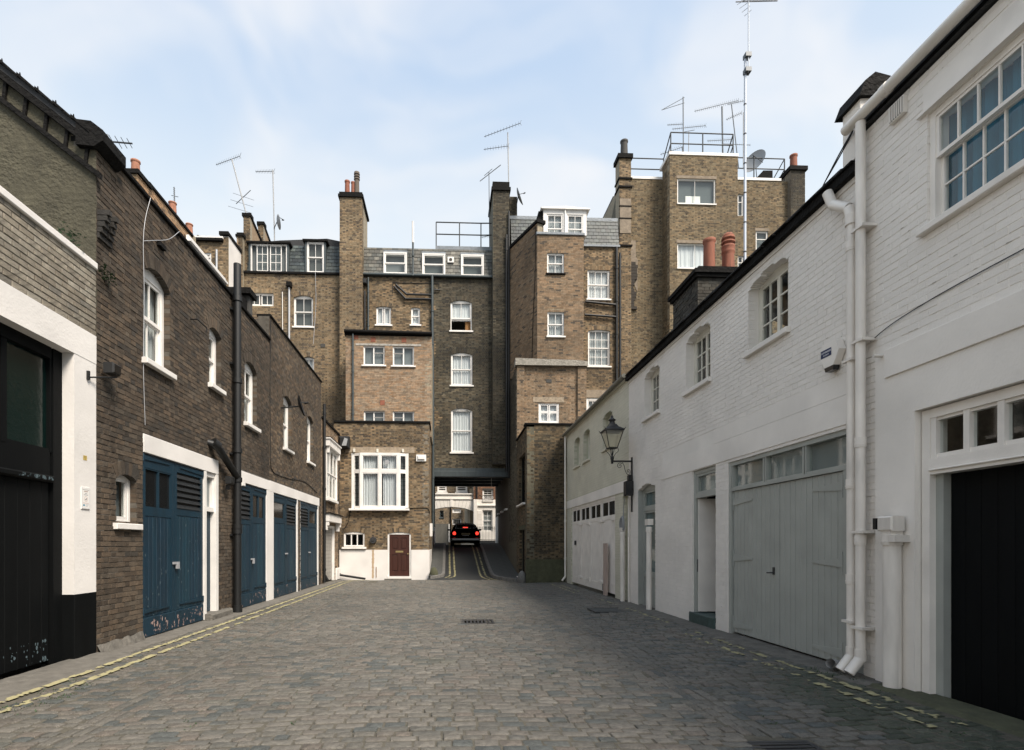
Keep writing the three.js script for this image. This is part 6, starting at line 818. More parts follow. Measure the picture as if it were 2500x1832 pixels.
// terraced house over the passage
{
  const T = thing('terraced_house', 'sooty shade-darkened brick terrace back bridging the passage under a slate mansard', 'house', [0, 0, -28.4]), x0 = -4.28, x1 = 3.19, top = 15.2;
  const W = [opn(-3.629, -2.874, 12.75, 13.628, 0.06, 0.22), opn(-1.856, -1.399, 12.778, 13.626, 0.04, 0.22), opn(0.166, 1.259, 12.509, 13.954, 0.12, 0.22), opn(0.189, 1.287, 9.707, 11.265, 0.12, 0.22), opn(0.194, 1.287, 6.261, 8.407, 0.12, 0.22), opn(-0.80, 3.2, -1, 5.45)];
  const mix = (s, y, h) => s < -0.74 + 0.5 * n3(y, 3.3) ? stockTone(s, y, h) : darkTone(s, y, h);  // right part takes the tone that holds soot and painted corner shade
  brickWall(T, F28, { s0: x0, s1: x1, y0: 5.45, y1: top, ops: W, tone: mix, mortar: M.mortarSootShade });
  windowPart(T, F28, W[0].s0, W[0].s1, W[0].y0, W[0].y1 + 0.06, { o: -0.06, lights: [[0, 0.46, 0, 1, 1, 1], [0.54, 1, 0, 1, 1, 1]], fw: 0.05, net: true, netMat: M.cloth, sill: stoneSill }); windowPart(T, F28, W[1].s0, W[1].s1, W[1].y0, W[1].y1 + 0.04, { o: -0.06, cols: 1, fw: 0.05, net: true, netMat: M.cloth, sill: stoneSill });
  { const p = W[2], w = windowPart(T, F28, p.s0, p.s1, p.y0, p.y1 + 0.12, { o: -0.06, rise: 0.05, lights: [[0, 1, 0.42, 1, 2, 1, -0.02], [0, 1, 0.38, 0.46, 1, 1, -0.055]], sill: stoneSill, fw: 0.05 }); curtain(w, F28, p.s0 + 0.03, p.s1 - 0.03, p.y0 + 0.55, p.y1 + 0.06, -0.2, M.cloth, 6, 0.01); curtain(w, F28, p.s1 - 0.34, p.s1 - 0.03, p.y0 + 0.03, p.y1 - 0.3, -0.26, M.orangeCloth, 4, 0.03); }
  for (const p of [W[3], W[4]]) windowPart(T, F28, p.s0, p.s1, p.y0, p.y1 + 0.12, { o: -0.06, rise: 0.05, sill: stoneSill, fw: 0.05, cols: p === W[4] ? 1 : 2, net: true, netMat: M.cloth, folds: 8, amp: 0.02 });
  part('gutter', new MB(F28).cyl([x0, top + 0.06, 0.13], [2.36, top + 0.04, 0.13], 0.07, 0.07, 10).box(x0, 2.36, top, top + 0.14, -0.2, 0.06), M.greyIron, T);
  const mw = [[-3.26, -2.068, 15.315, 16.485], [-1.288, -0.1, 15.287, 16.461], [0.701, 1.88, 15.291, 16.452]];
  mansard(T, F28, x0, 2.36, top + 0.12, 1.52, 0.20, mw.map(d => opn(d[0], d[1], -0.01, d[3] - top - 0.02)), greySlate);
  for (const d of mw) { part('lead_flashing', new MB(F28).box(d[0] - 0.02, d[1] + 0.02, d[3], d[3] + 0.16, -0.4, -0.15), M.lead, T); windowPart(T, F28, d[0], d[1], d[2] + 0.02, d[3] - 0.005, { o: 0.0, cols: 1, fw: 0.075, sw: 0.05, depth: 0.3, name: 'dormer_window', glass_tint: 1, sill: { h: 0.07, ext: 0.02, out: 0.06, mat: M.lead } }); }
  { const v = part('vent', new MB(F28).bev(0.007, 0.338, 16.031, 16.336, -0.3, -0.06, 0.02), M.whitePaint, T); part('vent_back', new MB(F28).cyl([0.172, 16.186, -0.059], [0.172, 16.186, -0.045], 0.08, 0.08, 12), M.ventBack, v); }
  part('roof', new MB(F28).box(x0, 2.36, 16.76, 16.86, -8, -0.34), M.roofDark, T); part('parapet', new MB(F28).box(-0.617, 2.36, 16.861, 17.12, -1.2, -0.5), M.lead, T);
  // passage: beam, soffit, side walls
  part('beam', new MB(F28).bev(-0.8, 3.19, 4.98, 5.30, -0.35, 0.05, 0.03).box(-0.8, 3.19, 5.30, 5.45, -0.35, 0.0), M.greyIron, T, { label: 'dark painted iron beam over the passage' });
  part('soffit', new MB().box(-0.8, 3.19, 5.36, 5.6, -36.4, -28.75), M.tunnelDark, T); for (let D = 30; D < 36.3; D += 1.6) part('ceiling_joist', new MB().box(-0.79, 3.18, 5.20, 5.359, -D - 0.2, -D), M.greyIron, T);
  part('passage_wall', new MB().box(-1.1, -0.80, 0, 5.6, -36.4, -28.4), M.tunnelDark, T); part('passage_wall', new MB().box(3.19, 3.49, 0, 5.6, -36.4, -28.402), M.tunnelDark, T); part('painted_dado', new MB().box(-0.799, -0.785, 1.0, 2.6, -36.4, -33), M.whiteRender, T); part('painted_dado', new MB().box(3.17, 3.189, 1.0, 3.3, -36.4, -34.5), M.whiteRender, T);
  part('front_wall', new MB().box(-9, -0.8, 0, 17, -36.6, -36.4).box(3.19, 12, 0, 17, -36.6, -36.4).box(-0.8, 3.19, 5.36, 17, -36.6, -36.4), M.mortar, T);
  for (let k = 0; k < 3; k++) part('sill', new MB(RF(3.19)).bev(29.2 + k * 2.1, 30.0 + k * 2.1, 3.35 - k * 0.0, 3.44, 0, 0.12, 0.01), M.whitePaint, T);
  part('lamp_rod', new MB().cyl([2.35, 5.35, -29.4], [2.35, 4.35, -29.4], 0.012, 0.012, 6), M.whitePaint, T);
  // chimney breast at the right
  const C = FF(28.0); brickWall(T, C, { s0: 2.32, s1: 3.15, y0: 5.6, y1: 19.5, ops: [], tone: darkTone, mortar: M.mortarSootShade, thick: 0.39, name: 'chimney_breast' }); part('chimney_stack', new MB().box(2.33, 3.14, 15.2, 19.5, -30.2, -28.395), M.mortarSootShade, T); part('chimney_cap', new MB().box(2.24, 3.22, 19.5, 19.66, -30.3, -27.92).box(2.30, 3.16, 19.66, 19.95, -30.2, -27.98), M.pitch, T);
  part('stack_return', new MB(RF(2.32)).box(28.0, 30.2, 15.2, 19.5, -0.02, -0.001), M.mortarSootShade, T);
}
// pipes of the dark house
function downpipe(label, fr, pts, r, mat, base, extra) { const T = thing('drainpipe', label, 'drainpipe', base, 'pipes on the end houses'); part('pipe', new MB(fr).line(pts, r, 10), mat, T); const a = pts[0], b = pts[pts.length - 1]; if (Math.abs(b[1] - a[1]) > 2) { const [p, q] = [pts.reduce((m, v) => v[1] < m[1] ? v : m), pts.reduce((m, v) => v[1] > m[1] ? v : m)]; for (let y = p[1] + 1; y < q[1] - 0.4; y += 1.7) { let x = pts[0]; for (let i = 1; i < pts.length; i++) if ((pts[i - 1][1] - y) * (pts[i][1] - y) <= 0 && pts[i][1] !== pts[i - 1][1]) { const t = (y - pts[i - 1][1]) / (pts[i][1] - pts[i - 1][1]); x = [pts[i - 1][0] + t * (pts[i][0] - pts[i - 1][0]), y, pts[i - 1][2]]; } part('collar', new MB(fr).cyl([x[0], y, x[2]], [x[0], y + 0.09, x[2]], r * 1.3, r * 1.3, 10), mat, T); } } if (extra) extra(T); return T; }
downpipe('grey soil pipe dropping from mansard to passage beside the pink extension', F28, [[-0.766, 15.25, 0.14], [-0.75, 11.2, 0.14], [-0.728, 9.5, 0.14], [-0.728, 2.2, 0.14]], 0.065, M.greyIron, [-0.7, 2, -28.3], T => { part('branch_pipe', new MB(F28).line([[-0.766, 14.261, 0.14], [-2.068, 14.262, 0.14], [-2.625, 14.783, 0.08]], 0.055, 10).line([[-0.766, 14.036, 0.14], [-2.121, 14.032, 0.14], [-2.704, 14.691, 0.05]], 0.05, 10), M.blackIron, T); part('branch_pipe', new MB(F28).line([[-0.74, 14.539, 0.12], [-0.367, 14.546, 0.06]], 0.035, 8).line([[-2.784, 14.381, 0.02], [-2.784, 14.902, 0.02], [-0.42, 14.897, 0.02], [-0.441, 14.587, 0.02]], 0.016, 6), M.blackIron, T); });
downpipe('thin grey pipe left of the narrow net curtained windows', F28, [[-4.015, 15.1, 0.1], [-4.015, 11.6, 0.1]], 0.045, M.greyIron, [-4.0, 11.6, -28.3]);
downpipe('black pipe and hopper against the chimney breast', F28, [[-4.194, 14.4, 0.12], [-4.183, 12.5, 0.12], [-4.631, 12.2, 0.12], [-4.668, 11.8, 0.12]], 0.05, M.blackIron, [-4.2, 11.8, -28.28], T => part('hopper', new MB(F28).bev(-4.326, -4.088, 14.735, 15.017, 0.0, 0.25, 0.04), M.blackIron, T));
downpipe('white topped vent pipe standing through the slate mansard', F28, [[-1.75, 15.2, 0.16], [-1.75, 16.9, 0.1], [-1.75, 17.982, 0.1]], 0.05, M.greyIron, [-1.7, 15.2, -28.25], T => part('vent_top', new MB(F28).cyl([-1.75, 16.92, 0.1], [-1.75, 17.998, 0.1], 0.058, 0.058, 10), M.whitePaint, T));
downpipe('black pipes in the dark corner beside the canted bay', F28, [[3.0, 5.2, 0.52], [3.0, 17.2, 0.52]], 0.055, M.blackIron, [3.0, 5.2, -27.9], T => part('pipe', new MB(F28).cyl([3.12, 4.9, 0.5], [3.12, 18.4, 0.5], 0.05, 0.05, 10), M.blackIron, T));

// canted bay house on the right
{
  const T = thing('bay_house', 'warm brick house with canted upper bay and white twin dormer', 'house', [5, 0, -25.5]), x0 = 3.19, xc = 4.19, x1 = 6.37;
  const U = FF(25.6), Lw = FF(25.3), W = [opn(4.653, 5.451, 14.175, 15.128, 0, 0.11), opn(4.667, 5.451, 11.238, 12.378, 0, 0.11)], low = opn(4.202, 5.152, 7.109, 8.049);
  brickWall(T, U, { s0: xc, s1: x1, y0: 9.9, y1: 15.95, ops: W, tone: bayTone, mortar: M.mortarPale, flemish: false });
  for (const p of W) windowPart(T, U, p.s0, p.s1, p.y0, p.y1, { o: -0.06, fw: 0.045, sw: 0.035, cols: 2, sill: { h: 0.07, ext: 0.06, out: 0.07, mat: p === W[0] ? M.pitch : M.whitePaint } , net: true, netMat: M.net });
  const C = CF(3.15, 28.0, xc - 0.002, 25.601), cl = C.len; brickWall(T, C, { s0: 0, s1: cl, y0: 9.9, y1: 16.5, ops: [], tone: bayTone, mortar: M.mortarPale, flemish: false, name: 'canted_wall' });
  part('canted_coping', new MB(C).bev(-0.05, cl + 0.1, 16.5, 16.66, -0.4, 0.07, 0.02), M.pitch, T); part('parapet_coping', new MB(U).bev(xc - 0.05, x1 + 0.05, 15.951, 16.08, -0.5, 0.06, 0.02), M.lead, T);
  part('side_wall', new MB(LF(x1)).box(25.61, 28.39, 0, 15.9, -0.3, -0.002), M.mortarPale, T); { const mb = new MB(LF(x1)); for (const q of courses({ s0: 25.6, s1: 28.39, y0: 9.9, y1: 15.9, tone: bayTone, flemish: false })) mb.box(q.s0, q.s1, q.y0, q.y1, -0.02, q.o + 0.006, q.c, 'b'); part('brickwork', mb, M.brick, T, { kind: 'stuff' }); }
  // lower stage with its recessed panel
  brickWall(T, Lw, { s0: x0, s1: 6.38, y0: 6.0, y1: 9.72, ops: [low, opn(3.936, 5.387, 8.073, 8.313)], tone: bayTone, mortar: M.mortarPale });
  part('lintel', new MB(Lw).box(3.94, 5.383, 8.076, 8.309, -0.05, 0.012), M.stone, T); for (const [a, b] of [[x0, 3.527], [6, 6.4]]) { const mb = new MB(Lw); part('pier', new MB(Lw).box(a + 0.005, b - 0.005, 6, 9.7, 0.0, 0.10), M.mortarPale, T); for (const q of courses({ s0: a, s1: b, y0: 6, y1: 9.7, tone: bayTone })) mb.box(q.s0, q.s1, q.y0, q.y1, 0.08, 0.108 + q.o, q.c, 'b'); part('brickwork', mb, M.brick, T, { kind: 'stuff' }); }
  part('ledge', new MB(Lw).prism([[x0 - 0.08, 9.72], [6.45, 9.72], [6.45, 9.92], [6.0, 9.98], [4.5, 10.0], [x0 - 0.08, 10.04]], -0.3, 0.2), M.ledge = std([0.34, 0.315, 0.27], 0.9, { map: mapMottle, bumpMap: bumpRough, bumpScale: 0.03 }), T);
  windowPart(T, Lw, low.s0, low.s1, low.y0, low.y1, { o: -0.03, fw: 0.07, lights: [[0, 0.48, 0.58, 1, 1, 1], [0.52, 1, 0.58, 1, 1, 1], [0, 0.48, 0, 0.54, 1, 1], [0.52, 1, 0, 0.54, 1, 1]], net: true, netMat: M.cloth }); part('vent', new MB(Lw).box(4.561, 4.804, 8.974, 9.129, 0, 0.015), M.ventBack, T);
  const S = RF(x0); brickWall(T, S, { s0: 25.3, s1: 28.39, y0: 1.6, y1: 9.72, ops: [], tone: darkTone, mortar: M.mortarSootShade, name: 'side_wall' });
  part('lower_wall', new MB().box(x0, 6.4, 0, 6, -28.39, -25.31), M.mortarSootShade, T); part('roof', new MB().box(4.25, x1, 15.7, 15.8, -28.39, -25.95), M.roofDark, T);
  part('cable', new MB(C).tube([[cl - 0.12, 16.4, 0.03], [cl - 0.15, 14.2, 0.03], [cl - 0.35, 11.8, 0.03], [cl - 0.4, 10.1, 0.04]], 0.014, 5), M.pitch, T);
  // twin dormer with a middle post
  { const Dm = FF(26.1), [a, b, c, e] = [4.566, 6.635, 16.26, 17.44], m = (a + b) / 2; part('dormer', new MB(Dm).box(a, a + 0.16, c, e, -2, 0).box(b - 0.16, b, c, e, -2, 0).box(m - 0.1, m + 0.1, c, e, -0.2, 0.005).box(a + 0.16, b - 0.16, e - 0.2, e, -2, 0.002), M.whitePaint, T); part('dormer_roof', new MB(Dm).prism([[a - 0.1, e], [b + 0.12, e], [b + 0.16, e + 0.05], [m, e + 0.13], [a - 0.14, e + 0.05]], -2, 0.12), M.whitePaint, T); part('dormer_cheek', new MB(Dm).box(a - 0.22, a - 0.002, c, e - 0.02, -2, -0.1), M.pitch, T); part('post', new MB(Dm).cyl([m, c, 0.04], [m, e + 0.14, 0.04], 0.04, 0.04, 8), M.whitePaint, T);
    for (const [p, q] of [[a + 0.17, m - 0.11], [m + 0.11, b - 0.17]]) windowPart(T, Dm, p, q, c + 0.01, e - 0.205, { o: -0.02, fw: 0.03, sw: 0.035, lights: [[0, 1, 0.28, 1, 2, 2, -0.01], [0, 1, 0, 0.28, 2, 1, -0.04]], net: true, name: 'dormer_window' }); }
}
// recessed house behind the bay
{
  const T = thing('terraced_house', 'narrow recessed brick house with gridded sash windows between bay and tower', 'house', [8, 0, -28.4]), x0 = 6.38, x1 = 8.95, top = 16.95;
  const W = [opn(7.272, 8.443, 14.276, 15.782, 0, 0.22), opn(7.3, 8.451, 10.79, 12.62, 0.06, 0.22), opn(7.176, 8.185, 7.513, 9.133)];
  brickWall(T, F28, { s0: x0, s1: x1, y0: 5.5, y1: top, ops: [...W, opn(7.176, 8.451, 9.138, 9.55)], tone: stockTone, mortar: M.mortar }); part('lintel', new MB(F28).box(7.181, 8.446, 9.143, 9.546, -0.1, 0.012), M.tanRender, T);
  windowPart(T, F28, W[0].s0, W[0].s1, W[0].y0, W[0].y1, { o: -0.06, cols: 3, rows: [1, 1], net: true, netMat: M.cloth, sill: stoneSill }); windowPart(T, F28, W[1].s0, W[1].s1, W[1].y0, W[1].y1 + 0.06, { o: -0.06, cols: 3, rows: [2, 2], net: true, netMat: M.net, sill: stoneSill }); windowPart(T, F28, W[2].s0, W[2].s1, W[2].y0, W[2].y1, { o: -0.04, cols: 3, rows: [2, 2], fw: 0.12, net: true });
  part('lower_wall', new MB(F28).box(x0, x1, 0, 5.5, -0.3, -0.008), M.mortar, T); part('gutter', new MB(F28).box(x0, x1, top, top + 0.09, -0.2, 0.12), M.lead, T); mansard(T, F28, 3.3, x1, top + 0.09, 1.62, 0.2, [], greenSlate.map(c => c.map(v => v * 0.9))); part('roof', new MB(F28).box(3.2, x1, 18.58, 18.68, -8, -0.4), M.roofDark, T); part('lead_ridge', new MB(F28).box(3.2, x1, 18.5, 18.66, -0.55, -0.28), M.lead, T);
  { const C = FF(28.7); brickWall(T, C, { s0: 3.252, s1: 3.642, y0: 16.5, y1: 19.667, ops: [], tone: darkTone, mortar: M.mortarSootShade, thick: 1.2, name: 'chimney_stack' }); }
}
downpipe('cluster of black soil pipes in the angle of the tall yellow brick block', F28, [[8.762, 8, 0.12], [8.762, 16.9, 0.12]], 0.07, M.blackIron, [8.7, 8, -28.28], T => { part('pipe', new MB(F28).cyl([8.938, 8, 0.14], [8.938, 16.6, 0.14], 0.06, 0.06, 10), M.blackIron, T); part('branch_pipe', new MB(F28).line([[7.135, 14.083, 0.1], [8.762, 13.933, 0.12]], 0.06, 10), M.blackIron, T); part('branch_pipe', new MB(F28).line([[7.09, 13.407, 0.1], [8.762, 13.308, 0.12]], 0.055, 10), M.blackIron, T); });

// low block at the mouth of the passage
{
  const T = thing('passage_block', 'dark sooty brick block with mossy rendered foot beside the passage', 'building', [4, 0, -22.1]), Fz = FF(22.1), x0 = 3.19, x1 = 4.76, top = 6.33, tone = toneOf([0.135, 0.100, 0.058], { v: 0.4, soot: 0.5, dark: 0.5, z: 35, scale: 0.5, odd: 0.15, oddC: [0.03, 0.028, 0.022], pale: 0.4 });
  brickWall(T, Fz, { s0: x0, s1: x1, y0: 0.92, y1: top, ops: [], tone, mortar: M.mortarSootShade }); part('rendered_foot', new MB(Fz).prism([[x0 - 0.03, -0.1], [x1, -0.1], [x1, 0.92], [x0 - 0.03, 0.92]], -0.3, 0.03), M.mossRender, T);
  part('coping', new MB(Fz).bev(x0 - 0.08, 6.4, top, top + 0.07, -0.4, 0.06, 0.01), M.pitch, T); part('upper_wall', new MB(Fz).box(x1 + 0.002, 6.4, 5, top, -0.3, -0.01), M.mortarSootShade, T);
  const S = RF(x0), w = opn(22.62, 24.5, 3.249, 5.338), d = opn(22.75, 24.35, 0, 2.139); brickWall(T, S, { s0: 22.1, s1: 25.3, y0: 0.0, y1: top, ops: [w, d], tone, mortar: M.mortarSootShade, name: 'side_wall' });
  windowPart(T, S, w.s0, w.s1, w.y0, w.y1, { o: -0.14, cols: 2, rows: [2, 2], mat: M.blackPaint, sill: { h: 0.08, ext: 0.1, out: 0.12, mat: M.whitePaint } }); part('door', new MB(S).box(d.s0, d.s1, 0, d.y1, -0.2, -0.15), M.blackPaint, T); part('doorstep', new MB(S).bev(22.7, 24.4, -0.05, 0.14, -0.2, 0.2, 0.02), M.whiteRender, T); part('lintel', new MB(S).box(22.6, 24.5, d.y1, d.y1 + 0.2, -0.1, 0.015), M.mossRender, T); part('side_coping', new MB(S).bev(22.1, 25.25, top - 0.08, top - 0.01, -0.3, 0.06, 0.01), M.pitch, T); part('roof', new MB().box(3.3, 6.4, 6.1, 6.2, -25.3, -22.4), M.roofDark, T);
}
{ const T = thing('bollard_stone', 'rounded granite guard stone at the right corner of the passage', 'guard stone', [3.02, 0, -22.3]); part('stone', new MB().geo(new THREE.SphereGeometry(0.17, 12, 10), new THREE.Matrix4().makeTranslation(3.02, 0.1, -22.28).multiply(new THREE.Matrix4().makeScale(1, 2.1, 1))), M.granite, T); }

// tall block on the right
{
  const T = thing('tall_block', 'tall yellow brick block with projecting bay, roof railing and chimneys', 'building', [14, 0, -29.5]), Lf = FF(29.5), By = FF(28.5), x0 = 9.30, xb = 11.65, xe = 15.298, x1 = 18.75, tL = 21.30, tB = 21.95;
  const tt = toneOf([0.24, 0.181, 0.108], { v: 0.28, soot: 0.25, dark: 0.35, z: 37, scale: 0.25, odd: 0.14, oddC: [0.07, 0.055, 0.04] });
  brickWall(T, Lf, { s0: x0, s1: xb, y0: 8, y1: tL, ops: [], tone: tt, mortar: M.mortarPale });
  const W = [opn(12.056, 14.106, 19.423, 20.736), opn(12.056, 14.106, 16.033, 17.345), opn(12.056, 14.106, 12.697, 13.928)]; brickWall(T, By, { s0: xb, s1: xe, y0: 9, y1: tB, ops: W, tone: tt, mortar: M.mortarPale });
  const Rw = FF(30.3), W2 = [opn(16.247, 16.605, 19.911, 21.177), opn(17.298, 18.004, 17.85, 19.124), opn(16.247, 16.605, 16.655, 17.717)]; brickWall(T, Rw, { s0: xe, s1: x1 + 0.6, y0: 9, y1: 21.941, ops: W2, tone: tt, mortar: M.mortarPale });
  { const mb = new MB(RF(xb)); for (const q of courses({ s0: 28.5, s1: 29.5, y0: 9, y1: tB, tone: tt })) mb.box(q.s0, q.s1, q.y0, q.y1, -0.02, q.o, q.c, 'b'); part('brickwork', mb, M.brick, T, { kind: 'stuff' }); part('return_wall', new MB(RF(xb)).box(28.51, 29.5, 9, tB, -0.3, -0.008), M.mortarPale, T); }
  for (const p of W) windowPart(T, By, p.s0, p.s1, p.y0, p.y1, { o: -0.05, fw: 0.05, sw: 0.02, lights: [[0, 0.47, 0, 1, 1, 1, -0.01, true], [0.47, 1, 0, 1, 1, 1, -0.03, true]], net: p !== W[0], netMat: M.cloth, folds: 8, sill: { h: 0.07, ext: 0.03, out: 0.06 }, glass_tint: p === W[0] ? 1 : 0 });
  { const w = T.children.find(c => c.name === 'window'); part('books', new MB(By).bev(W[0].s0 + 0.5, W[0].s0 + 1.3, W[0].y0 + 0.05, W[0].y0 + 0.5, -0.20, -0.17, 0.01), M.whitePaint, w); }
  for (const p of W2) windowPart(T, Rw, p.s0, p.s1, p.y0, p.y1, { o: -0.05, fw: 0.05, sw: 0.03, lights: [[0, 1, 0.66, 1, 1, 1, -0.01], [0, 1, 0, 0.66, 1, 1, -0.02]], glass_tint: 1 });
  for (const [fr, p] of [[By, W[0]], [By, W[1]], [Rw, W2[1]]]) part('lintel', new MB(fr).box(p.s0 - 0.05, p.s1 + 0.05, p.y1 + 0.002, p.y1 + 0.15, -0.1, 0.01), M.tanRender, T);
  part('coping', new MB(Lf).bev(x0 + 0.6, xb, tL, tL + 0.14, -0.4, 0.04, 0.01), M.whitePaint, T); part('coping', new MB(By).bev(xb - 0.04, xe + 0.02, tB, tB + 0.16, -0.4, 0.04, 0.01).box(xb - 0.04, xb + 0.3, tB, tB + 0.159, -1.3, -0.4), M.whitePaint, T); part('coping', new MB(Rw).bev(xe, x1, 21.941, 21.941 + 0.15, -0.4, 0.04, 0.01), M.whitePaint, T);
  part('roof', new MB().box(x0, x1 + 0.6, 21.0, 21.1, -33.5, -30.7), M.roofDark, T); part('roof', new MB().box(xb + 0.3, xe, 21.7, 21.8, -33, -28.9), M.roofDark, T); part('side_wall', new MB().box(x0, x0 + 0.2, 8, 21, -33.5, -29.85).box(x1 + 0.4, x1 + 0.6, 8, 21, -33.5, -30.65), M.mortarPale, T); part('rear_wall', new MB().box(x0, x1, 8, 21, -33.5, -33.3), M.mortarPale, T); part('lower_wall', new MB().box(x0, x1, 0, 9, -30.2, -29.6), M.mortar, T);
  // pilaster chimney at the left, patched with render
  { const C = FF(29.2), a = 9.202, b = 9.835; brickWall(T, C, { s0: a, s1: b, y0: 9, y1: 22.323, ops: [], tone: stockTone, mortar: M.mortarPale, thick: 0.7, name: 'chimney_breast' }); part('render_patch', new MB(C).box(a + 0.02, b - 0.01, 18.172, 20.028, -0.02, 0.025), M.tanRender, T); for (const v of [19.621, 18.969]) part('band_iron', new MB(C).box(a - 0.02, b + 0.02, v - 0.025, v + 0.025, -0.02, 0.05), M.pitch, T); part('render_patch', new MB(Lf).prism([[9.924, 17.958], [10.181, 17.964], [10.193, 17.091], [10.29, 16.924], [10.278, 15.177], [9.936, 15.959]], -0.02, 0.02), M.tanRender, T);
    for (const y of [21.125, 20.68, 17.532]) part('string_course', new MB(C).box(a - 0.06, b + 0.05, y - 0.06, y + 0.02, -0.7, 0.07), M.pitch, T);
    part('chimney_cap', new MB(C).box(a - 0.1, b + 0.08, 22.184, 22.407, -0.75, 0.1), M.pitch, T); pots(T, [[(a + b) / 2, 0.2, 0.85, M.potBlack = std([0.05, 0.048, 0.045], 0.8)]], 22.407, 29.4); }
  { const C = FF(30.0), a = 19.127, b = 19.943; brickWall(T, C, { s0: a, s1: b, y0: 12, y1: 22.376, ops: [], tone: darkTone, mortar: M.mortar, thick: 1.0, name: 'chimney_breast' }); part('chimney_cap', new MB(C).box(a - 0.1, b + 0.1, 22.376, 22.596, -1.1, 0.1), M.pitch, T); pots(T, [[(a + b) / 2, 0.2, 0.9, M.terracotta]], 22.596, 30.4); }
  part('party_gable', new MB(RF(x0 - 0.02)).prism([[29.9, 16], [33.2, 16], [33.2, 17.8], [29.9, 20.9]], -0.35, 0), M.mortarSootShade, T);
  part('roof_hatch', new MB(FF(31.5)).prism([[17.995, 22.892], [18.991, 22.92], [18.991, 23.376], [18.43, 23.36]], -1, 0), M.pitch, T);
  part('broken_brick_edge', (() => { const mb = new MB(Lf); for (let i = 0; i < 16; i++) mb.box(9.793, 9.993 + 0.28 * rnd() + i * 0.0, 14.212 + i * 0.16, 14.212 + i * 0.16 + 0.15, 0, 0.12, [0.05, 0.042, 0.034]); return mb; })(), M.brick, T);
}

// ------------------------------------------------------------------ ramp through the passage and the street beyond
{
  const strip = (x0, x1, f, D0, D1, n = 40, m = 2) => { const mb = new MB(); for (let j = 0; j < n; j++) for (let i = 0; i < m; i++) { const X = a => [x0, x1].map(v => typeof v === 'function' ? v : () => v), A = j / n, B = (j + 1) / n, D = t => D0 + (D1 - D0) * t, xa = t => (typeof x0 === 'function' ? x0(D(t)) : x0), xb = t => (typeof x1 === 'function' ? x1(D(t)) : x1), p = (k, t) => { const x = xa(t) + (xb(t) - xa(t)) * k / m; return [x, f(x, D(t)), -D(t)]; }; mb.quad(p(i, A), p(i + 1, A), p(i + 1, B), p(i, B)); } return mb; };
  const kerbL = D => D < 24.9 ? -0.1 - 0.9 * Math.pow((24.9 - D) / 1.2, 2) : -0.1, kerbR = D => D < 25 ? 1.95 + 1.1 * Math.pow((25 - D) / 2.6, 2) : 1.95 - 0.0 * D;
  setting('ramp_road', strip(D => Math.max(-0.85, kerbL(D) - 0.3), D => Math.min(3.15, kerbR(D) + 0.3), (x, D) => ramp(D) + ground(x, Math.min(D, 23.9)) * (1 - sstep(23.5, 25, D)) + 0.004, 23.55, 36.6), M.asphalt);
  // paved footways with kerbstones on both sides
  setting('pavement', strip(-0.81, D => kerbL(D) - 0.12, (x, D) => ramp(D) + 0.12, 24.2, 36.6), M.paving); setting('pavement', strip(D => kerbR(D) + 0.12, 3.19, (x, D) => ramp(D) + 0.12, 22.7, 36.6), M.paving);
  for (const [fx, d0, sg] of [[kerbL, 24.0, -1], [kerbR, 22.7, 1]]) { const K = part('kerb', (() => { const mb = new MB(); mb.box(fx(30) + 0.02 * sg - 0.05, fx(30) + 0.02 * sg + 0.05, ramp(30) - 0.2, ramp(30), -30.1, -30); return mb; })(), M.granite, scene, { kind: 'structure' });
    for (let D = d0; D < 36.4; D += 0.62) { const a = fx(D), b = fx(D + 0.61), y0 = ramp(D), y1 = ramp(D + 0.61), mb = new MB(), w = 0.13 * sg, q = (x, y, d) => [x, y, -d]; const A = [q(a, y0 - 0.2, D), q(a, y0 + 0.115, D), q(a + w, y0 + 0.125, D), q(a + w, y0 - 0.2, D)], B = [q(b, y1 - 0.2, D + 0.605), q(b, y1 + 0.115, D + 0.605), q(b + w, y1 + 0.125, D + 0.605), q(b + w, y1 - 0.2, D + 0.605)]; for (let i = 0; i < 4; i++) { const n = (i + 1) % 4; sg > 0 ? mb.quadW(A[n], A[i], B[i], B[n]) : mb.quadW(A[i], A[n], B[n], B[i]); } mb.quadW(A[0], A[1], A[2], A[3]); mb.quadW(B[3], B[2], B[1], B[0]); part('kerbstone', mb, M.granite, K); } }
  const rl = (fx, off, d0) => { const p = []; for (let D = d0; D < 35; D += 0.4) p.push([fx(D) + off, D, ramp(D) + 0.004]); return p; };
  paintLine('yellow_line', rl(kerbL, 0.22, 24.3), 0.09, () => 0.72); paintLine('yellow_line', rl(kerbL, 0.45, 24.2), 0.09, () => 0.72); paintLine('yellow_line', rl(kerbR, -0.22, 23.1), 0.09, () => 0.66); paintLine('yellow_line', rl(kerbR, -0.45, 23.6), 0.09, () => 0.70);
  // street and far pavement
  setting('street', new MB().quad([-60, 1.50, -36.6], [60, 1.50, -36.6], [60, 1.50, -46.0], [-60, 1.50, -46.0]), M.asphalt); setting('far_pavement', new MB().box(1.2, 60, 1.0, 1.62, -48, -45.2).box(-60, -4.4, 1.0, 1.62, -48, -45.2), M.pavingPale = std([0.34, 0.33, 0.30], 0.9, { map: mapMottle })); setting('mews_road', new MB().quad([-4.4, 1.51, -45.0], [1.2, 1.51, -45.0], [1.2, 1.51, -75], [-4.4, 1.51, -75]), M.asphalt);
}
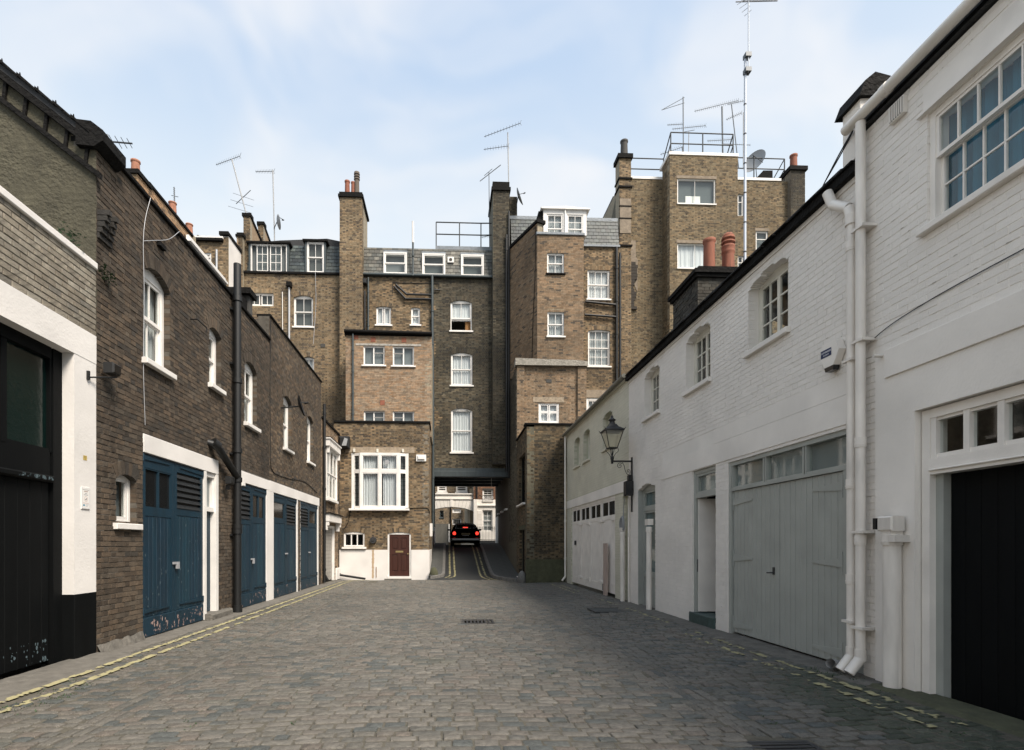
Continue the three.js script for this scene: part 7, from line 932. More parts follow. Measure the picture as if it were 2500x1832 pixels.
// stucco house across the street
const F48 = FF(48);
{
  const T = thing('stucco_house', 'red brick town house with white stucco ground floor across the street', 'house', [5, 1.6, -48]), tone = toneOf([0.24, 0.125, 0.075], { v: 0.3, soot: 0.2, z: 51 }), x0 = 2.278, g = opn(3.062, 3.931, 2.674, 4.535), u = opn(3.062, 4.002, 5.36, 6.396);
  part('stucco_wall', slab(new MB(F48), x0, 12, 1.6, 5.45, [g, u], -0.4, 0), M.stucco = std([0.80, 0.76, 0.70], 0.7, { map: mapBlotch }), T); brickWall(T, F48, { s0: x0, s1: 12, y0: 5.45, y1: 10, ops: [u], tone, mortar: M.mortar, thick: 0.4 });
  for (let k = 0; k < 6; k++) part('stucco_block', new MB(F48).bev(x0 + 0.35, g.s0 - 0.04, 2.0 + k * 0.42, 2.0 + k * 0.42 + 0.40, 0, 0.04, 0.015), M.stucco, T); part('string_course', new MB(F48).bev(x0, 12, 4.868, 5.02, 0, 0.12, 0.02), M.stucco, T); part('pilaster', new MB(F48).bev(x0 - 0.0, x0 + 0.32, 1.6, 5.44, 0, 0.14, 0.02), M.stucco, T);
  windowPart(T, F48, g.s0, g.s1, g.y0, g.y1, { o: -0.15, cols: 2, rows: [2, 2], fw: 0.06, net: true, netMat: M.net }); windowPart(T, F48, u.s0, u.s1, u.y0, u.y1, { o: -0.15, cols: 2, rows: [2, 2], fw: 0.1, sill: { h: 0.1, ext: 0.0, out: 0.1, mat: M.stucco } });
  { const b = part('balconette', new MB(F48).box(u.s0, u.s1, u.y0 + 0.02, u.y0 + 0.06, 0.05, 0.09).box(u.s0, u.s1, u.y0 + 0.42, u.y0 + 0.46, 0.05, 0.09), M.blackIron, T); for (let i = 0; i < 6; i++) { const x = u.s0 + (u.s1 - u.s0) * (i + 0.5) / 6; part('ring', new MB(F48).geo(new THREE.TorusGeometry(0.085, 0.014, 6, 14), new THREE.Matrix4().makeTranslation(x, u.y0 + 0.24, -48 + 0.07)), M.whitePaint, b); } }
  part('pipe', new MB(F48).cyl([2.57, 5.5, 0.1], [2.57, 9, 0.1], 0.06, 0.06, 8), M.blackIron, T); part('side_wall', new MB().box(x0, x0 + 0.3, 1.6, 10, -56, -48.41).box(11.7, 12, 1.6, 10, -56, -48.41).box(x0, 12, 1.6, 10, -56.2, -56), M.mortar, T); part('roof', new MB().box(x0, 12, 10, 10.2, -56.2, -48), M.roofDark, T); part('area_wall', new MB(FF(46)).bev(2.0, 12, 1.62, 1.866, -0.15, 0.15, 0.01), M.roofDark, T);
}
{ const T = thing('iron_railing', 'black spearhead railing in front of the white stucco house', 'railing', [5, 1.62, -46]), x0 = 2.546, y0 = 1.866, y1 = 3.012; part('top_rail', new MB(FF(46)).box(x0, 11.8, y1 - 0.2, y1 - 0.165, -0.02, 0.02), M.blackIron, T); part('bottom_rail', new MB(FF(46)).box(x0, 11.8, y0 + 0.05, y0 + 0.085, -0.02, 0.02), M.blackIron, T); for (let x = x0; x < 7.5; x += 0.125) part('baluster', new MB(FF(46)).cyl([x, y0, 0], [x, y1 - 0.08, 0], 0.013, 0.013, 6).cyl([x, y1 - 0.1, 0], [x, y1 - 0.05, 0], 0.02, 0.034, 6).cyl([x, y1 - 0.05, 0], [x, y1 + 0.04, 0], 0.034, 0.002, 6), M.blackIron, T); }
{ // arched screen leading to the next mews
  const T = thing('mews_arch', 'white stucco archway spanning the next mews across the street', 'archway', [-1.6, 1.5, -48.5]), Fz = FF(48.3), xl = -1.55, xr = 2.286 - 0.02, ys = 4.485, yc = 4.814, yt = 5.885, pts = [[xl - 0.4, yt], [xl - 0.4, ys]], m = (xl + xr) / 2, a = (xr - xl) / 2, R = (a * a + (yc - ys) ** 2) / (2 * (yc - ys)), cy = yc - R, th = Math.asin(a / R);
  for (let i = 0; i <= 20; i++) { const t = -th + 2 * th * i / 20; pts.push([m + R * Math.sin(t), cy + R * Math.cos(t)]); } pts.push([xr + 0.01, yt]); part('arch_wall', new MB(Fz).prism(pts, -0.9, 0), M.stucco, T); part('cornice', new MB(Fz).bev(xl - 0.4, xr, yt - 0.42, yt - 0.3, 0, 0.08, 0.02).bev(xl - 0.4, xr, yt, yt + 0.1, -0.9, 0.1, 0.02), M.stucco, T);
  for (let i = 0; i < 13; i++) { const t = -th + 2 * th * (i + 0.5) / 13, p = r => [m + (R + r) * Math.sin(t), cy + (R + r) * Math.cos(t)], w = 0.009, [ax, ay] = p(0.02), [bx] = p(1.0), by = yt - 0.45; if (by > ay) part('arch_joint', new MB(Fz).prism([[ax - w, ay], [ax + w, ay], [bx + w, by], [bx - w, by]], 0.0, 0.004), M.stoneSill, T); }
  part('keystone', new MB(Fz).bev(m - 0.12, m + 0.12, yc, yt - 0.43, 0, 0.06, 0.02), M.stucco, T); part('pier', new MB(Fz).box(xl - 0.4, xl, 1.4, ys, -0.9, 0), M.stucco, T);
}
{ // brick buildings seen over and through the arch
  const tone = toneOf([0.25, 0.19, 0.125], { v: 0.3, soot: 0.25, z: 53 }), Fa = FF(50.5), A = thing('arch_house', 'brown brick house with two white sills above the archway', 'house', [-1.4, 5.9, -50.5]), x1 = 2.39 - 0.03; const W = [opn(-0.906, -0.042, 6.327, 6.938), opn(0.789, 1.825, 6.334, 6.946)]; brickWall(A, Fa, { s0: -5, s1: x1, y0: 5.6, y1: 9.5, ops: W, tone, mortar: M.mortar }); for (const p of W) windowPart(A, Fa, p.s0, p.s1, p.y0, p.y1, { o: -0.05, fw: 0.12, cols: 1, sill: { h: 0.14, ext: 0.08, out: 0.1 } }); part('side_wall', new MB().box(-5, -4.8, 5.5, 9.5, -56, -50.8).box(x1 - 0.2, x1, 5.5, 9.5, -56, -50.8).box(-5, x1, 5.5, 9.5, -56.2, -56), M.mortar, A); part('roof', new MB().box(-5, x1, 9.5, 9.7, -56.2, -50.5), M.roofDark, A); part('floor', new MB().box(-4.8, x1 - 0.2, 5.5, 5.6, -56, -50.8), M.stucco, A);
  const Fb = FF(66), B = thing('mews_house', 'grey brown brick house closing the next mews seen through the arch', 'house', [-1, 1.5, -66]), W3 = [opn(-0.896, -0.432, 4.749, 5.592), opn(0.61, 1.653, 3.91, 4.62), opn(0.61, 1.631, 5.33, 5.818), opn(-1.029, -0.365, 1.956, 3.176)]; brickWall(B, Fb, { s0: -5, s1: 4, y0: 1.5, y1: 8.5, ops: W3, tone, mortar: M.mortar }); windowPart(B, Fb, W3[0].s0, W3[0].s1, W3[0].y0, W3[0].y1, { mat: M.greyIron, cols: 1, sill: { h: 0.1, ext: 0.05, out: 0.08, mat: M.greyIron } }); windowPart(B, Fb, W3[1].s0, W3[1].s1, W3[1].y0, W3[1].y1, { lights: [[0, 1, 0, 1, 4, 1]], fw: 0.06 }); windowPart(B, Fb, W3[2].s0, W3[2].s1, W3[2].y0, W3[2].y1, { lights: [[0, 1, 0, 1, 4, 2]], fw: 0.1 }); windowPart(B, Fb, W3[3].s0, W3[3].s1, W3[3].y0, W3[3].y1, { mat: M.creamPaint, cols: 1, sill: { h: 0.1, ext: 0.1, out: 0.1 } });
  part('pipe', new MB(Fb).cyl([0.388, 2, 0.1], [0.388, 7, 0.1], 0.08, 0.08, 8), M.pitch, B); part('roof', new MB().box(-5, 4, 8.5, 8.7, -72, -66), M.roofDark, B); part('side_wall', new MB().box(-5, -4.8, 1.5, 8.5, -72, -66.3).box(3.8, 4, 1.5, 8.5, -72, -66.3).box(-5, 4, 1.5, 8.5, -72.2, -72), M.mortar, B); part('garden_wall', new MB(FF(65)).box(-5, 0.142, 1.5, 3.98, -0.3, 0), M.greyBrick = std([0.12, 0.115, 0.10], 0.95, { map: mapMottle }), B); part('gate_post', new MB(FF(64.8)).box(0.155, 0.272, 1.818, 3.952, -0.2, 0), M.whitePaint, B);
  part('side_house_wall', new MB(RF(2.02)).box(49.3, 65.5, 1.5, 6.5, -0.3, 0), M.mortarPale, B);
}
// black saloon car leaving up the ramp
{
  const D = 32.6, X = 1.086, Y = ramp(33.8) - 0.03, T = thing('black_car', 'black saloon car with red brake lights lit climbing out of the passage', 'car', [X, Y, -D]), L = 4.4, P = (x, y, z) => [X + x, Y + y + Math.min(0.05, z * 0.012), -D - z], fr = { P, flip: true };
  M.carPaint = new THREE.MeshPhysicalMaterial({ color: 0x05060a, roughness: 0.25, clearcoat: 1, clearcoatRoughness: 0.05 }); M.carGlass = std([0.008, 0.010, 0.011], 0.04); M.tyre = std([0.012, 0.012, 0.012], 0.85); M.brake = std([0.5, 0.02, 0.015], 0.3, { emissive: new THREE.Color(1.0, 0.06, 0.035), emissiveIntensity: 0.36 });
  // stations along the car from the tail: z, half width sill, belt, deck/roof half width, belt height, top height
  const S = [[0.0, 0.70, 0.74, 0.60, 0.72, 0.86], [0.06, 0.82, 0.84, 0.70, 0.78, 0.97], [0.28, 0.86, 0.885, 0.74, 0.84, 1.02], [0.72, 0.87, 0.89, 0.75, 0.88, 1.04], [1.10, 0.87, 0.89, 0.66, 0.90, 1.27], [1.45, 0.87, 0.89, 0.60, 0.91, 1.37], [2.0, 0.87, 0.89, 0.60, 0.91, 1.40], [2.5, 0.87, 0.89, 0.60, 0.90, 1.37], [3.05, 0.87, 0.885, 0.70, 0.88, 1.02], [3.7, 0.86, 0.87, 0.68, 0.82, 0.92], [4.25, 0.80, 0.82, 0.6, 0.7, 0.78], [4.4, 0.70, 0.70, 0.5, 0.60, 0.64]];
  const ring = ([z, a, b, c, hb, ht]) => { const r = [[a * 0.96, 0.20], [a, 0.30], [b, 0.55], [b * 0.985, hb - 0.06], [b * 0.95, hb], [c + (b - c) * 0.30, hb + (ht - hb) * 0.62], [c, ht - 0.05], [c * 0.8, ht - 0.012], [c * 0.4, ht]]; return [...r.map(p => [p[0], p[1], z]), [0, ht + 0.004, z], ...r.slice().reverse().map(p => [-p[0], p[1], z])]; };
  const R = S.map(ring), pos = [], idx = [], n = R[0].length; for (const r of R) for (const p of r) pos.push(...P(...p)); for (let i = 1; i < R.length; i++) for (let j = 0; j < n - 1; j++) { const a = (i - 1) * n + j, b = a + 1, c = a + n, d = c + 1; idx.push(a, c, b, b, c, d); } for (let j = 0; j < n; j++) { const a = j, b = (j + 1) % n, c = n * (R.length - 1); if (j < n - 1) { } } const cap = (r, rev) => { const base = pos.length / 3; let y = 0; for (const p of r) y += p[1] / r.length; pos.push(...P(0, y, r[0][2])); for (const p of r) pos.push(...P(...p)); for (let j = 0; j < n; j++) { const b = base + 1 + j, c = base + 1 + (j + 1) % n; rev ? idx.push(base, c, b) : idx.push(base, b, c); } }; cap(R[0], false); cap(R[R.length - 1], true);
  const g = new THREE.BufferGeometry(); g.setAttribute('position', new THREE.Float32BufferAttribute(pos, 3)); for (let i = 0; i < idx.length; i += 3) { const t = idx[i]; idx[i] = idx[i + 1]; idx[i + 1] = t; } g.setIndex(idx); g.computeVertexNormals(); if (g.attributes.normal.getY(5 * n + 9) < 0) { for (let i = 0; i < g.attributes.normal.array.length; i++) g.attributes.normal.array[i] *= -1; } g.setAttribute('uv', new THREE.Float32BufferAttribute(new Float32Array(pos.length / 3 * 2), 2));
  const body = part('body', new MB().geo(g), M.carPaint, T);
  part('rear_window', new MB(fr).quad([-0.56, 1.075, 0.715], [0.56, 1.075, 0.715], [0.48, 1.315, 1.20], [-0.48, 1.315, 1.20]), M.carGlass, body); part('window_trim', new MB(fr).line([[-0.60, 1.065, 0.70], [0.60, 1.065, 0.70], [0.51, 1.325, 1.19], [-0.51, 1.325, 1.19], [-0.60, 1.065, 0.70]], 0.012, 6), M.galv, body);
  for (const s of [-1, 1]) { part('side_window', new MB(fr).quad([s * 0.80, 0.98, 1.3], [s * 0.80, 0.98, 2.75], [s * 0.66, 1.30, 2.4], [s * 0.66, 1.30, 1.5]), M.carGlass, body);
    part('brake_light', new MB(fr).geo(new THREE.SphereGeometry(0.115, 16, 10), new THREE.Matrix4().makeTranslation(...P(s * 0.665, 0.745, 0.02)).multiply(new THREE.Matrix4().makeScale(0.95, 1, 0.35))), M.brake, T); part('mirror', new MB(fr).geo(new THREE.SphereGeometry(0.1, 12, 8), new THREE.Matrix4().makeTranslation(...P(s * 1.0, 0.99, 2.75)).multiply(new THREE.Matrix4().makeScale(1, 0.62, 0.5))), M.blackIron, T);
    for (const z of [0.85, 3.5]) { const w = part('wheel', new MB(fr).cyl([s * 0.66, 0.30, z], [s * 0.87, 0.30, z], 0.31, 0.31, 22), M.tyre, T); part('rim', new MB(fr).cyl([s * 0.86, 0.30, z], [s * 0.88, 0.30, z], 0.19, 0.19, 16), M.alu, w); }
    const pl = new THREE.PointLight(0xff2412, 0.02, 0); pl.position.set(...P(s * 0.665, 0.745, -0.12).map((v, i) => v - [X, Y, -D][i])); pl.castShadow = true; T.add(pl); }
  part('bumper', new MB(fr).bev ? new MB({ P: (x, y, o) => P(x, y, -o), flip: false }).bev(-0.84, 0.84, 0.30, 0.50, -0.25, 0.05, 0.05) : null, M.carPaint, T); part('number_plate', new MB({ P: (x, y, o) => P(x, y, -o), flip: false }).box(-0.26, 0.26, 0.66, 0.77, -0.03, 0.03), std([0.10, 0.085, 0.035], 0.6), T); part('boot_trim', new MB({ P: (x, y, o) => P(x, y, -o), flip: false }).box(-0.2, 0.2, 0.61, 0.625, -0.02, 0.02), M.galv, T); part('high_brake_light', new MB({ P: (x, y, o) => P(x, y, -o), flip: false }).box(-0.15, 0.15, 1.085, 1.14, -0.72, -0.66), M.brake, T); part('aerial', new MB(fr).cyl([0.02, 1.38, 1.5], [0.02, 1.52, 1.42], 0.018, 0.01, 6), M.whitePaint, T); part('underside', new MB(fr).box(-0.8, 0.8, 0.17, 0.26, 0.3, 4.2), M.tyre, T);
}

// ------------------------------------------------------------------ rooftops: back houses, aerials, railings
{ // sunlit brick wall and chimney behind the left houses
  const tone = toneOf([0.46, 0.30, 0.175], { v: 0.25, soot: 0.15, z: 61 }), Lx = LF(-9.5), s0 = 18.018, s1 = 21.037, top = 12.967, T = thing('back_house', 'orange brick house wall with a chimney rising behind the sooty mews', 'house', [-10, 6, -19]);
  brickWall(T, Lx, { s0, s1, y0: 7.5, y1: top, ops: [], tone, mortar: M.mortarPale, flemish: false }); part('coping', new MB(Lx).bev(s0, s1, top, top + 0.1, -0.4, 0.05, 0.01), M.pitch, T); part('lower_wall', new MB(Lx).box(s0, s1, 0, 7.5, -0.3, -0.01), M.mortar, T); part('end_wall', new MB().box(-14, -9.8, 0, top, -s0 - 0.2, -s0), M.mortar, T); part('roof', new MB().box(-14, -9.8, top - 0.3, top - 0.2, -s1, -s0 - 0.2), M.roofDark, T);
  const D0 = 17.387, D1 = 18.1, xl = -9.565 - 0.0, yt = 12.887; const xL = -9.5 - 0.55; const C = part('chimney_stack', new MB().box(xL, -9.51, 6.5, yt, -D1, -D0 - 0.01), M.mortarPale, T); for (const [fr, a, b] of [[FF(D0), xL, -9.5], [LF(-9.5), D0, D1]]) { const mb = new MB(fr); for (const q of courses({ s0: a, s1: b, y0: 7.5, y1: yt, tone: fr.turn ? tone : stockTone, flemish: false })) mb.box(q.s0, q.s1, q.y0, q.y1, -0.02, q.o, q.c, 'b'); part('brickwork', mb, M.brick, C, { kind: 'stuff' }); } part('chimney_cap', new MB().box(xL - 0.06, -9.44, yt, yt + 0.13, -D1 - 0.05, -D0 + 0.06), M.pitch, C); pots(C, [[-9.75, 0.135, 0.5, M.terracottaPale]], yt + 0.13, D0 + 0.35); baseOf.get(C);  // sunlight put into colour: bright brick on the sun side, dull in front
}
{ const T = thing('back_house', 'brick back house with white flank and black gutter left of the mansard', 'house', [-11.5, 8, -26.6]), Fz = FF(26.6), x0 = -12.621, x1 = -10.345, W = opn(-11.446, -11.133, 14.916, 15.31);
  brickWall(T, Fz, { s0: x0 - 1.5, s1: x1, y0: 9, y1: 16.05, ops: [W], tone: stockTone, mortar: M.mortarPale }); windowPart(T, Fz, W.s0, W.s1, W.y0, W.y1, { o: -0.04, fw: 0.06, cols: 1 }); part('gutter', new MB(Fz).box(x0 - 1.5, -10.563, 15.812, 15.93, 0, 0.16), M.pitch, T); part('fascia', new MB(Fz).box(x0 - 1.5, -10.563, 15.934, 16.033, 0, 0.1), M.whitePaint, T);
  part('flank_wall', new MB(LF(x1)).box(26.66, 28.38, 9, 16.12, -0.3, 0.008), M.whiteRender, T, { label: 'white painted flank wall' }); part('flank_coping', new MB(LF(x1)).bev(26.5, 28.38, 16.12, 16.28, -0.4, 0.05, 0.01), M.pitch, T); part('pipe', new MB(Fz).cyl([-10.853, 10, 0.08], [-10.853, 15.4, 0.08], 0.05, 0.05, 8), M.galv, T); part('roof', new MB().box(x0 - 1.5, x1 - 0.3, 15.8, 15.9, -34, -26.9), M.roofDark, T); part('side_wall', new MB().box(x0 - 1.5, x0 - 1.3, 0, 15.8, -34, -26.9), M.mortar, T); part('lower_wall', new MB(Fz).box(x0 - 1.5, x1, 0, 9, -0.3, -0.01), M.mortar, T); part('vent_stub', new MB(Fz).cyl([-11.916, 16, -0.3], [-11.839, 16.237, -0.3], 0.09, 0.09, 8), M.pitch, T); }
{ const T = thing('party_wall', 'stepped brick party wall and twin stacks behind the left dormers', 'party wall', [-10, 15, -28.5]); const seg = (u0, u1, yb, yt, D, len, drop) => { const fr = FF(D); brickWall(T, fr, { s0: u0, s1: u1, y0: yb, y1: yt, ops: [], tone: stockTone, mortar: M.mortarPale, thick: 0.3, name: 'stack' }); part('stack_cap', new MB(fr).box(u0 - 0.06, u1 + 0.06, yt, yt + 0.16, -0.35, 0.06), M.pitch, T); part('sloping_wall', new MB(LF(u1)).prism([[D + 0.02, yb], [D + len, yb], [D + len, yt - drop], [D + 0.02, yt]], -0.3, -0.004), M.mortarWarm || (M.mortarWarm = std([0.36, 0.26, 0.165], 0.95, { map: mapMottle })), T); part('sloping_coping', new MB(LF(u1)).prism([[D, yt], [D + len, yt - drop], [D + len, yt - drop + 0.12], [D, yt + 0.12]], -0.36, 0.05), M.pitch, T); };
  seg(-10.48, -10.265, 13.0, 16.986, 28.2, 0.19, 0); seg(-10.332, -10, 15, 18.162, 28.5, 3.2, 0.7); seg(-10.436, -10.153, 15.5, 19.183, 31, 3, 1.0); }
// aerials
function rodW(T, name, a, b, r, mat) { return part(name, new MB().cyl(a, b, r, r, 6), mat, T); }
function yagi(T, a, b, n, el, vertical, mat = M.antenna) { // boom with cross rods
  const mb = new MB(), A = new THREE.Vector3(...a), B = new THREE.Vector3(...b), d = B.clone().sub(A), dir = d.clone().normalize(), cr = vertical ? new THREE.Vector3(0, 1, 0).addScaledVector(dir, -dir.y).normalize() : new THREE.Vector3(0.45, 0.25, 1).cross(dir).cross(dir).normalize(); mb.cyl(a, b, 0.014, 0.014, 6); part('boom', mb, mat, T);
  for (let i = 0; i < n; i++) { const c = A.clone().addScaledVector(d, (i + 0.5) / n), L = el * (0.65 + 0.35 * i / n); rodW(T, 'element', c.clone().addScaledVector(cr, -L / 2).toArray(), c.clone().addScaledVector(cr, L / 2).toArray(), 0.006, mat); }
  const v = new THREE.Vector3(0, 1, 0); for (const s of [-1, 1]) rodW(T, 'reflector', B.toArray(), B.clone().addScaledVector(v, s * el * 0.45).addScaledVector(dir, el * 0.18).toArray(), 0.009, mat);
}
const aerial = (label, base) => thing('tv_aerial', label, 'aerial', base, 'television aerials on the roofs');
{ const D = 29, p = (u) => u, T = aerial('leaning aerial mast with long yagi and crossed rods on the left stack', [-10.253, 19.0, -D]); rodW(T, 'mast', [-10.253, 18.147, -D], [-11.098, 21.381, -D], 0.032, M.alu); yagi(T, [-11.906, 21.071, -D], [-10.76, 21.699, -D - 0.2], 14, 0.34, false); rodW(T, 'cross_rod', [-10.887, 19.09, -D], [-10.147, 19.812, -D], 0.018, M.antenna); for (const k of [0, 1, 2]) rodW(T, 'element', [-11.042 - k * 0.2, 19.644 - k * 0.22, -D - 0.2 * k], [-9.971 - k * 0.12, 19.301 - k * 0.22, -D - 0.2 * k], 0.008, M.antenna); }
{ const D = 29.5, T = aerial('straight aerial mast with short yagi above the left mansard', [-9.065, 16.8, -D]); rodW(T, 'mast', [-9.065, 16.9, -D], [-9.173, 21.225, -D], 0.03, M.alu); yagi(T, [-10.071, 21.112, -D], [-9.151, 21.226, -D - 0.1], 12, 0.3, false); }
dish('satellite_dish', 'small grey dish on the straight mast above the left mansard', [-8.906, 18.435, -29.4], 0.36, [0.85, 0.2, -0.35], M.dishGrey, [-0.18, -0.3, -0.05]);
{ const D = 24, T = aerial('small dark aerial beyond the orange brick wall', [-11.549, 12, -D]); rodW(T, 'mast', [-11.549, 15.436, -D], [-11.595, 16.702, -D], 0.02, M.antenna); for (let i = 0; i < 9; i++) rodW(T, 'element', [-11.629, 16.673 - i * 0.085, -D], [-11.56, 16.673 - i * 0.085 - 0.03, -D], 0.012, M.antenna); rodW(T, 'cross_rod', [-11.71, 16.345, -D], [-11.422, 16.288, -D], 0.012, M.antenna); }
{ const T = thing('back_house', 'roof stack with two clay pots beyond the orange brick wall', 'chimney', [-12.2, 10, -22.5]); part('chimney_stack', new MB(FF(22)).box(-10.94, -10.702, 9, 14.602, -0.6, 0), M.mortarPale, T); pots(T, [[-10.835, 0.15, 0.4, M.terracottaPale]], 14.602, 22.3); part('chimney_stack', new MB(FF(24.5)).box(-11.477, -11.182, 9, 15.165, -0.6, 0), M.mortarPale, T); pots(T, [[-11.329, 0.15, 0.42, M.terracottaPale]], 15.165, 24.8); }
{ const D = 10, T = aerial('near aerial boom sticking out behind the gable kneeler', [-6.1, 9, -D]); rodW(T, 'mast', [-5.937, 7.2, -D], [-5.937, 8.588, -D], 0.02, M.antenna); yagi(T, [-5.553, 8.583, -D], [-5.937, 8.605, -D], 4, 0.28, false); }
{ const D = 28.6, T = aerial('tall aerial with two yagis behind the dark central stack', [3.189, 19.9, -D]); rodW(T, 'mast', [3.202, 19.6, -D], [3.138, 22.923, -D], 0.03, M.alu); yagi(T, [1.909, 22.663, -D], [3.764, 23.275, -D + 0.2], 12, 0.3, false); yagi(T, [1.887, 22.004, -D], [3.144, 22.149, -D + 0.1], 9, 0.3, false); }
{ const D = 29, T = aerial('plain tilted aerial on a thin mast by the roof railing', [2.205, 16.9, -D]); rodW(T, 'mast', [2.222, 17, -D], [2.189, 21.128, -D], 0.022, M.antenna); rodW(T, 'boom', [1.712, 20.616, -D], [2.809, 21.502, -D], 0.02, M.antenna); rodW(T, 'bracket', [1.947, 20.918, -D], [2.359, 21.281, -D], 0.014, M.antenna); yagi(T, [1.81, 17.671, -D], [2.205, 17.762, -D], 5, 0.22, true); }
dish('satellite_dish', 'dark oval dish on the small stack beside the canted bay', [3.674, 19.514, -28.5], 0.42, [0.8, 0.28, 0.25], M.dishGrey, [-0.1, -0.5, 0]);
// aerials on the tall block
{ const D = 29.3, y = 22.05; let T = aerial('aerial with folded wire loop and twin yagis left on the tall block', [12.719, y, -D]); rodW(T, 'mast', [12.725, y, -D], [12.712, 25.671, -D], 0.028, M.antenna); rodW(T, 'loop', [11.531, 24.923, -D], [12.781, 25.642, -D], 0.014, M.antenna); rodW(T, 'loop', [11.531, 24.923, -D], [12.781, 25.353, -D], 0.014, M.antenna); yagi(T, [11.843, 24.129, -D], [12.687, 24.206, -D], 9, 0.2, true);
  T = aerial('slim white post with long yagi over the railing', [13.019, y, -D - 0.5]); rodW(T, 'mast', [13.222, y, -D - 0.5], [13.248, 24.185, -D - 0.5], 0.022, M.alu); yagi(T, [12.319, 24.299, -D - 0.5], [14.179, 24.547, -D - 0.5], 16, 0.24, true); rodW(T, 'bracket', [12.999, 24.171, -D - 0.5], [13.573, 24.29, -D - 0.5], 0.014, M.antenna);
  T = aerial('aerial with the longest yagi in the middle of the tall block', [14.885, y, -D]); rodW(T, 'mast', [14.904, y, -D], [14.854, 25.221, -D], 0.04, M.antenna); yagi(T, [13.333, 24.917, -D], [15.737, 25.578, -D], 22, 0.26, true); yagi(T, [14.036, 23.338, -D], [15.358, 23.454, -D], 12, 0.26, true);
  T = aerial('leaning aerial mast beside the tall white pole', [16.145, 21.6, -30]); rodW(T, 'mast', [16.158, 22.372, -30], [15.744, 25.932, -30], 0.026, M.antenna); yagi(T, [15.531, 25.925, -30], [16.436, 26.146, -30], 8, 0.24, true); yagi(T, [15.273, 23.724, -30], [16.792, 23.708, -30], 14, 0.12, true);
  T = aerial('thin pale mast with small yagi just left of the tall white pole', [16.526, 21.6, -30.2]); rodW(T, 'mast', [16.526, 22.583, -30.2], [16.532, 25.673, -30.2], 0.022, M.alu); yagi(T, [15.55, 25.226, -30.2], [16.415, 25.637, -30.2], 9, 0.24, true);
  T = aerial('low slanted yagi at the left end of the roof railing', [12.894, 21.9, -30]); yagi(T, [11.743, 23.029, -30], [12.971, 23.476, -30], 11, 0.28, true); rodW(T, 'mast', [12.971, 21.8, -30], [12.971, 23.488, -30], 0.02, M.antenna); }
dish('satellite_dish', 'large pale satellite dish on the tall block roof', [17.666, 23.456, -31], 0.64, [-0.80, 0.25, 0.55], M.dishGrey, [0.2, -0.75, -0.2]);
{ // pole in front, fixed behind the white house roof
  const D = 13.2, T = aerial('very tall white pole with a wide aerial above the white house', [7.26, 6.4, -D]), X = 7.26; part('mast', new MB().cyl([X, 6.4, -D], [7.272, 13.473, -D], 0.030, 0.030, 12), M.mastGrey = std([0.55, 0.60, 0.68], 0.4), T); part('mast', new MB().cyl([7.32, 13.002, -D + 0.06], [7.32, 14.701, -D + 0.06], 0.016, 0.016, 10), M.mastGrey, T);
  for (let y = 7.2; y < 13.3; y += 0.72) part('clip', new MB().cyl([X + (y - 6.4) * 0.001, y, -D], [X + (y - 6.4) * 0.001, y + 0.03, -D], 0.034, 0.034, 10), M.blackIron, T); for (const v of [13.418, 13.056]) part('clamp', new MB().box(7.237, 7.38, v - 0.05, v + 0.05, -D - 0.05, -D + 0.1), M.antenna, T);
  const A = [7.189, 14.806, -D], B = [7.865, 14.472, -D + 0.35]; part('boom', new MB().cyl([A[0] - 0.1, A[1] + 0.05, -D - 0.1], B, 0.013, 0.013, 6), M.alu, T); for (let i = 0; i < 12; i++) { const t = 0.1 + i / 13, c = [A[0] + (B[0] - A[0]) * t, A[1] + (B[1] - A[1]) * t, A[2] + (B[2] - A[2]) * t], l = 0.19; rodW(T, 'element', [c[0] - l * 0.75, c[1] - l * 0.5, c[2] + l * 0.4], [c[0] + l * 0.75, c[1] + l * 0.62, c[2] - l * 0.4], 0.005, M.antenna); } for (const k of [0, 1, 2, 3]) rodW(T, 'reflector', [A[0] - 0.12 + k * 0.06, A[1] - 0.12 - k * 0.09, A[2]], [A[0] + 0.12 + k * 0.04, A[1] + 0.04 - k * 0.09, A[2]], 0.005, M.antenna); }
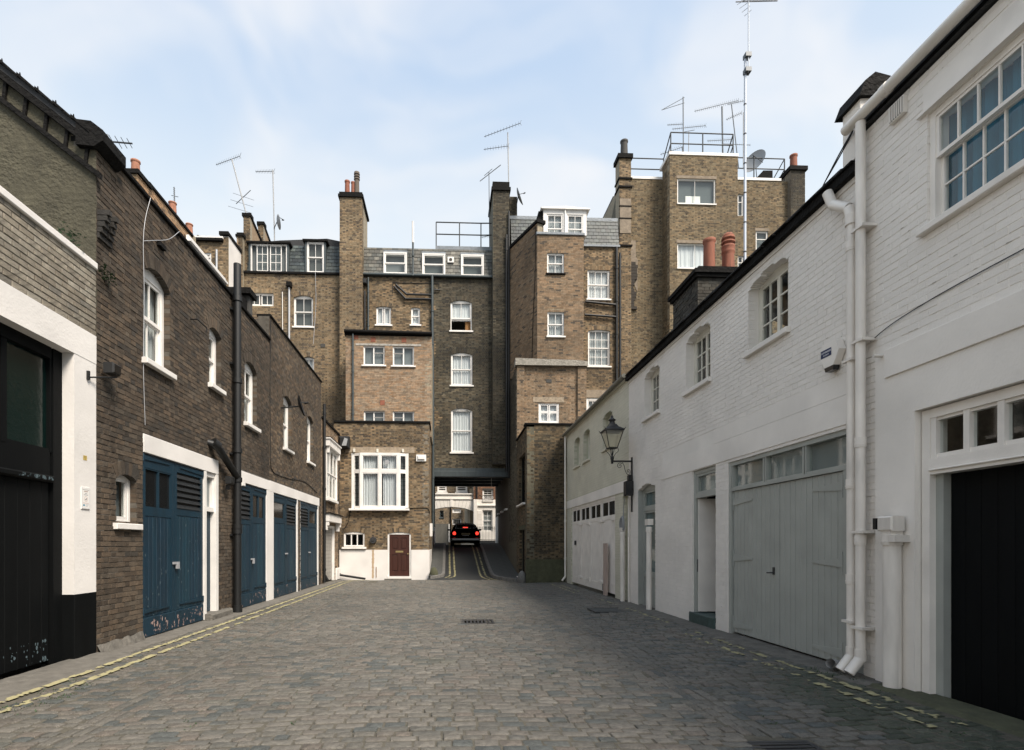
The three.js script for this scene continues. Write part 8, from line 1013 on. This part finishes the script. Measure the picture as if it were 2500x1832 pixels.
// roof railings
function railing(label, posts, h, loops) { const T = thing('roof_railing', label, 'railing', posts[0]); posts.forEach(p => rodW(T, 'post', p, [p[0], p[1] + h, p[2]], 0.032, M.railIron || (M.railIron = std([0.03, 0.034, 0.037], 0.55)))); for (let i = 1; i < posts.length; i++) for (const k of [0.52, 1]) rodW(T, 'rail', [posts[i - 1][0], posts[i - 1][1] + h * k, posts[i - 1][2]], [posts[i][0], posts[i][1] + h * k, posts[i][2]], 0.03, M.railIron); return T; }
railing('low dark railing on the roof of the dark central house', [[-0.581, 17.1, -29], [0.64, 17.1, -29], [1.767, 17.1, -29], [2.4, 17.12, -29]], 18.405 - 17.1);
railing('dark railing stepping round the projecting bay of the tall block', [[9.95, 21.42, -29.8], [11.842, 21.42, -29.8], [11.809, 22.1, -28.75], [13.533, 22.1, -28.75], [15.179, 22.1, -28.75], [15.673, 22.1, -30.4]], 1.22);
railing('dark railing on the right part of the tall block', [[15.776, 22.169, -30.6], [17.359, 22.169, -30.6], [19.135, 22.169, -30.6], [19.562, 22.169, -32.5]], 1.25);
// weeds on the garage coping
{ const mb = new MB(), leafAt = (x, y, z, r) => { const a = rr(0, 6.28), b = rr(-0.6, 0.9), d = [Math.cos(a) * Math.cos(b), Math.sin(b), Math.sin(a) * Math.cos(b)], w = [-Math.sin(a), 0, Math.cos(a)]; mb.quadW([x, y, z], [x + d[0] * r * 0.5 + w[0] * r * 0.35, y + d[1] * r * 0.5, z + d[2] * r * 0.5 + w[2] * r * 0.35], [x + d[0] * r, y + d[1] * r - 0.01, z + d[2] * r], [x + d[0] * r * 0.5 - w[0] * r * 0.35, y + d[1] * r * 0.5, z + d[2] * r * 0.5 - w[2] * r * 0.35]); };
  const clump = (name, label, c, n, sx, sy, sz) => { const T = thing(name, label, 'plant', c); mb.p = []; mb.n = []; mb.t = []; mb.c = []; for (let i = 0; i < n; i++) leafAt(c[0] + rr(-sx, sx), c[1] + rr(0, sy), c[2] + rr(-sz, sz), rr(0.03, 0.07)); part('leaves', mb, M.leaf, T); part('stem', new MB().tube([c, [c[0] + 0.03, c[1] + sy * 0.5, c[2]], [c[0] - 0.02, c[1] + sy, c[2] + 0.02]], 0.006, 5), M.dirt, T); };
  clump('wall_weed', 'leafy weed growing on the white coping near the gable', [-4.85, 5.345, -7.35], 60, 0.08, 0.22, 0.16); clump('wall_weed', 'weed sprouting from the brick corner below the stepped corbel', [-4.74, 5.15, -7.92], 55, 0.06, 0.2, 0.14); }
renderer.render(scene, camera);
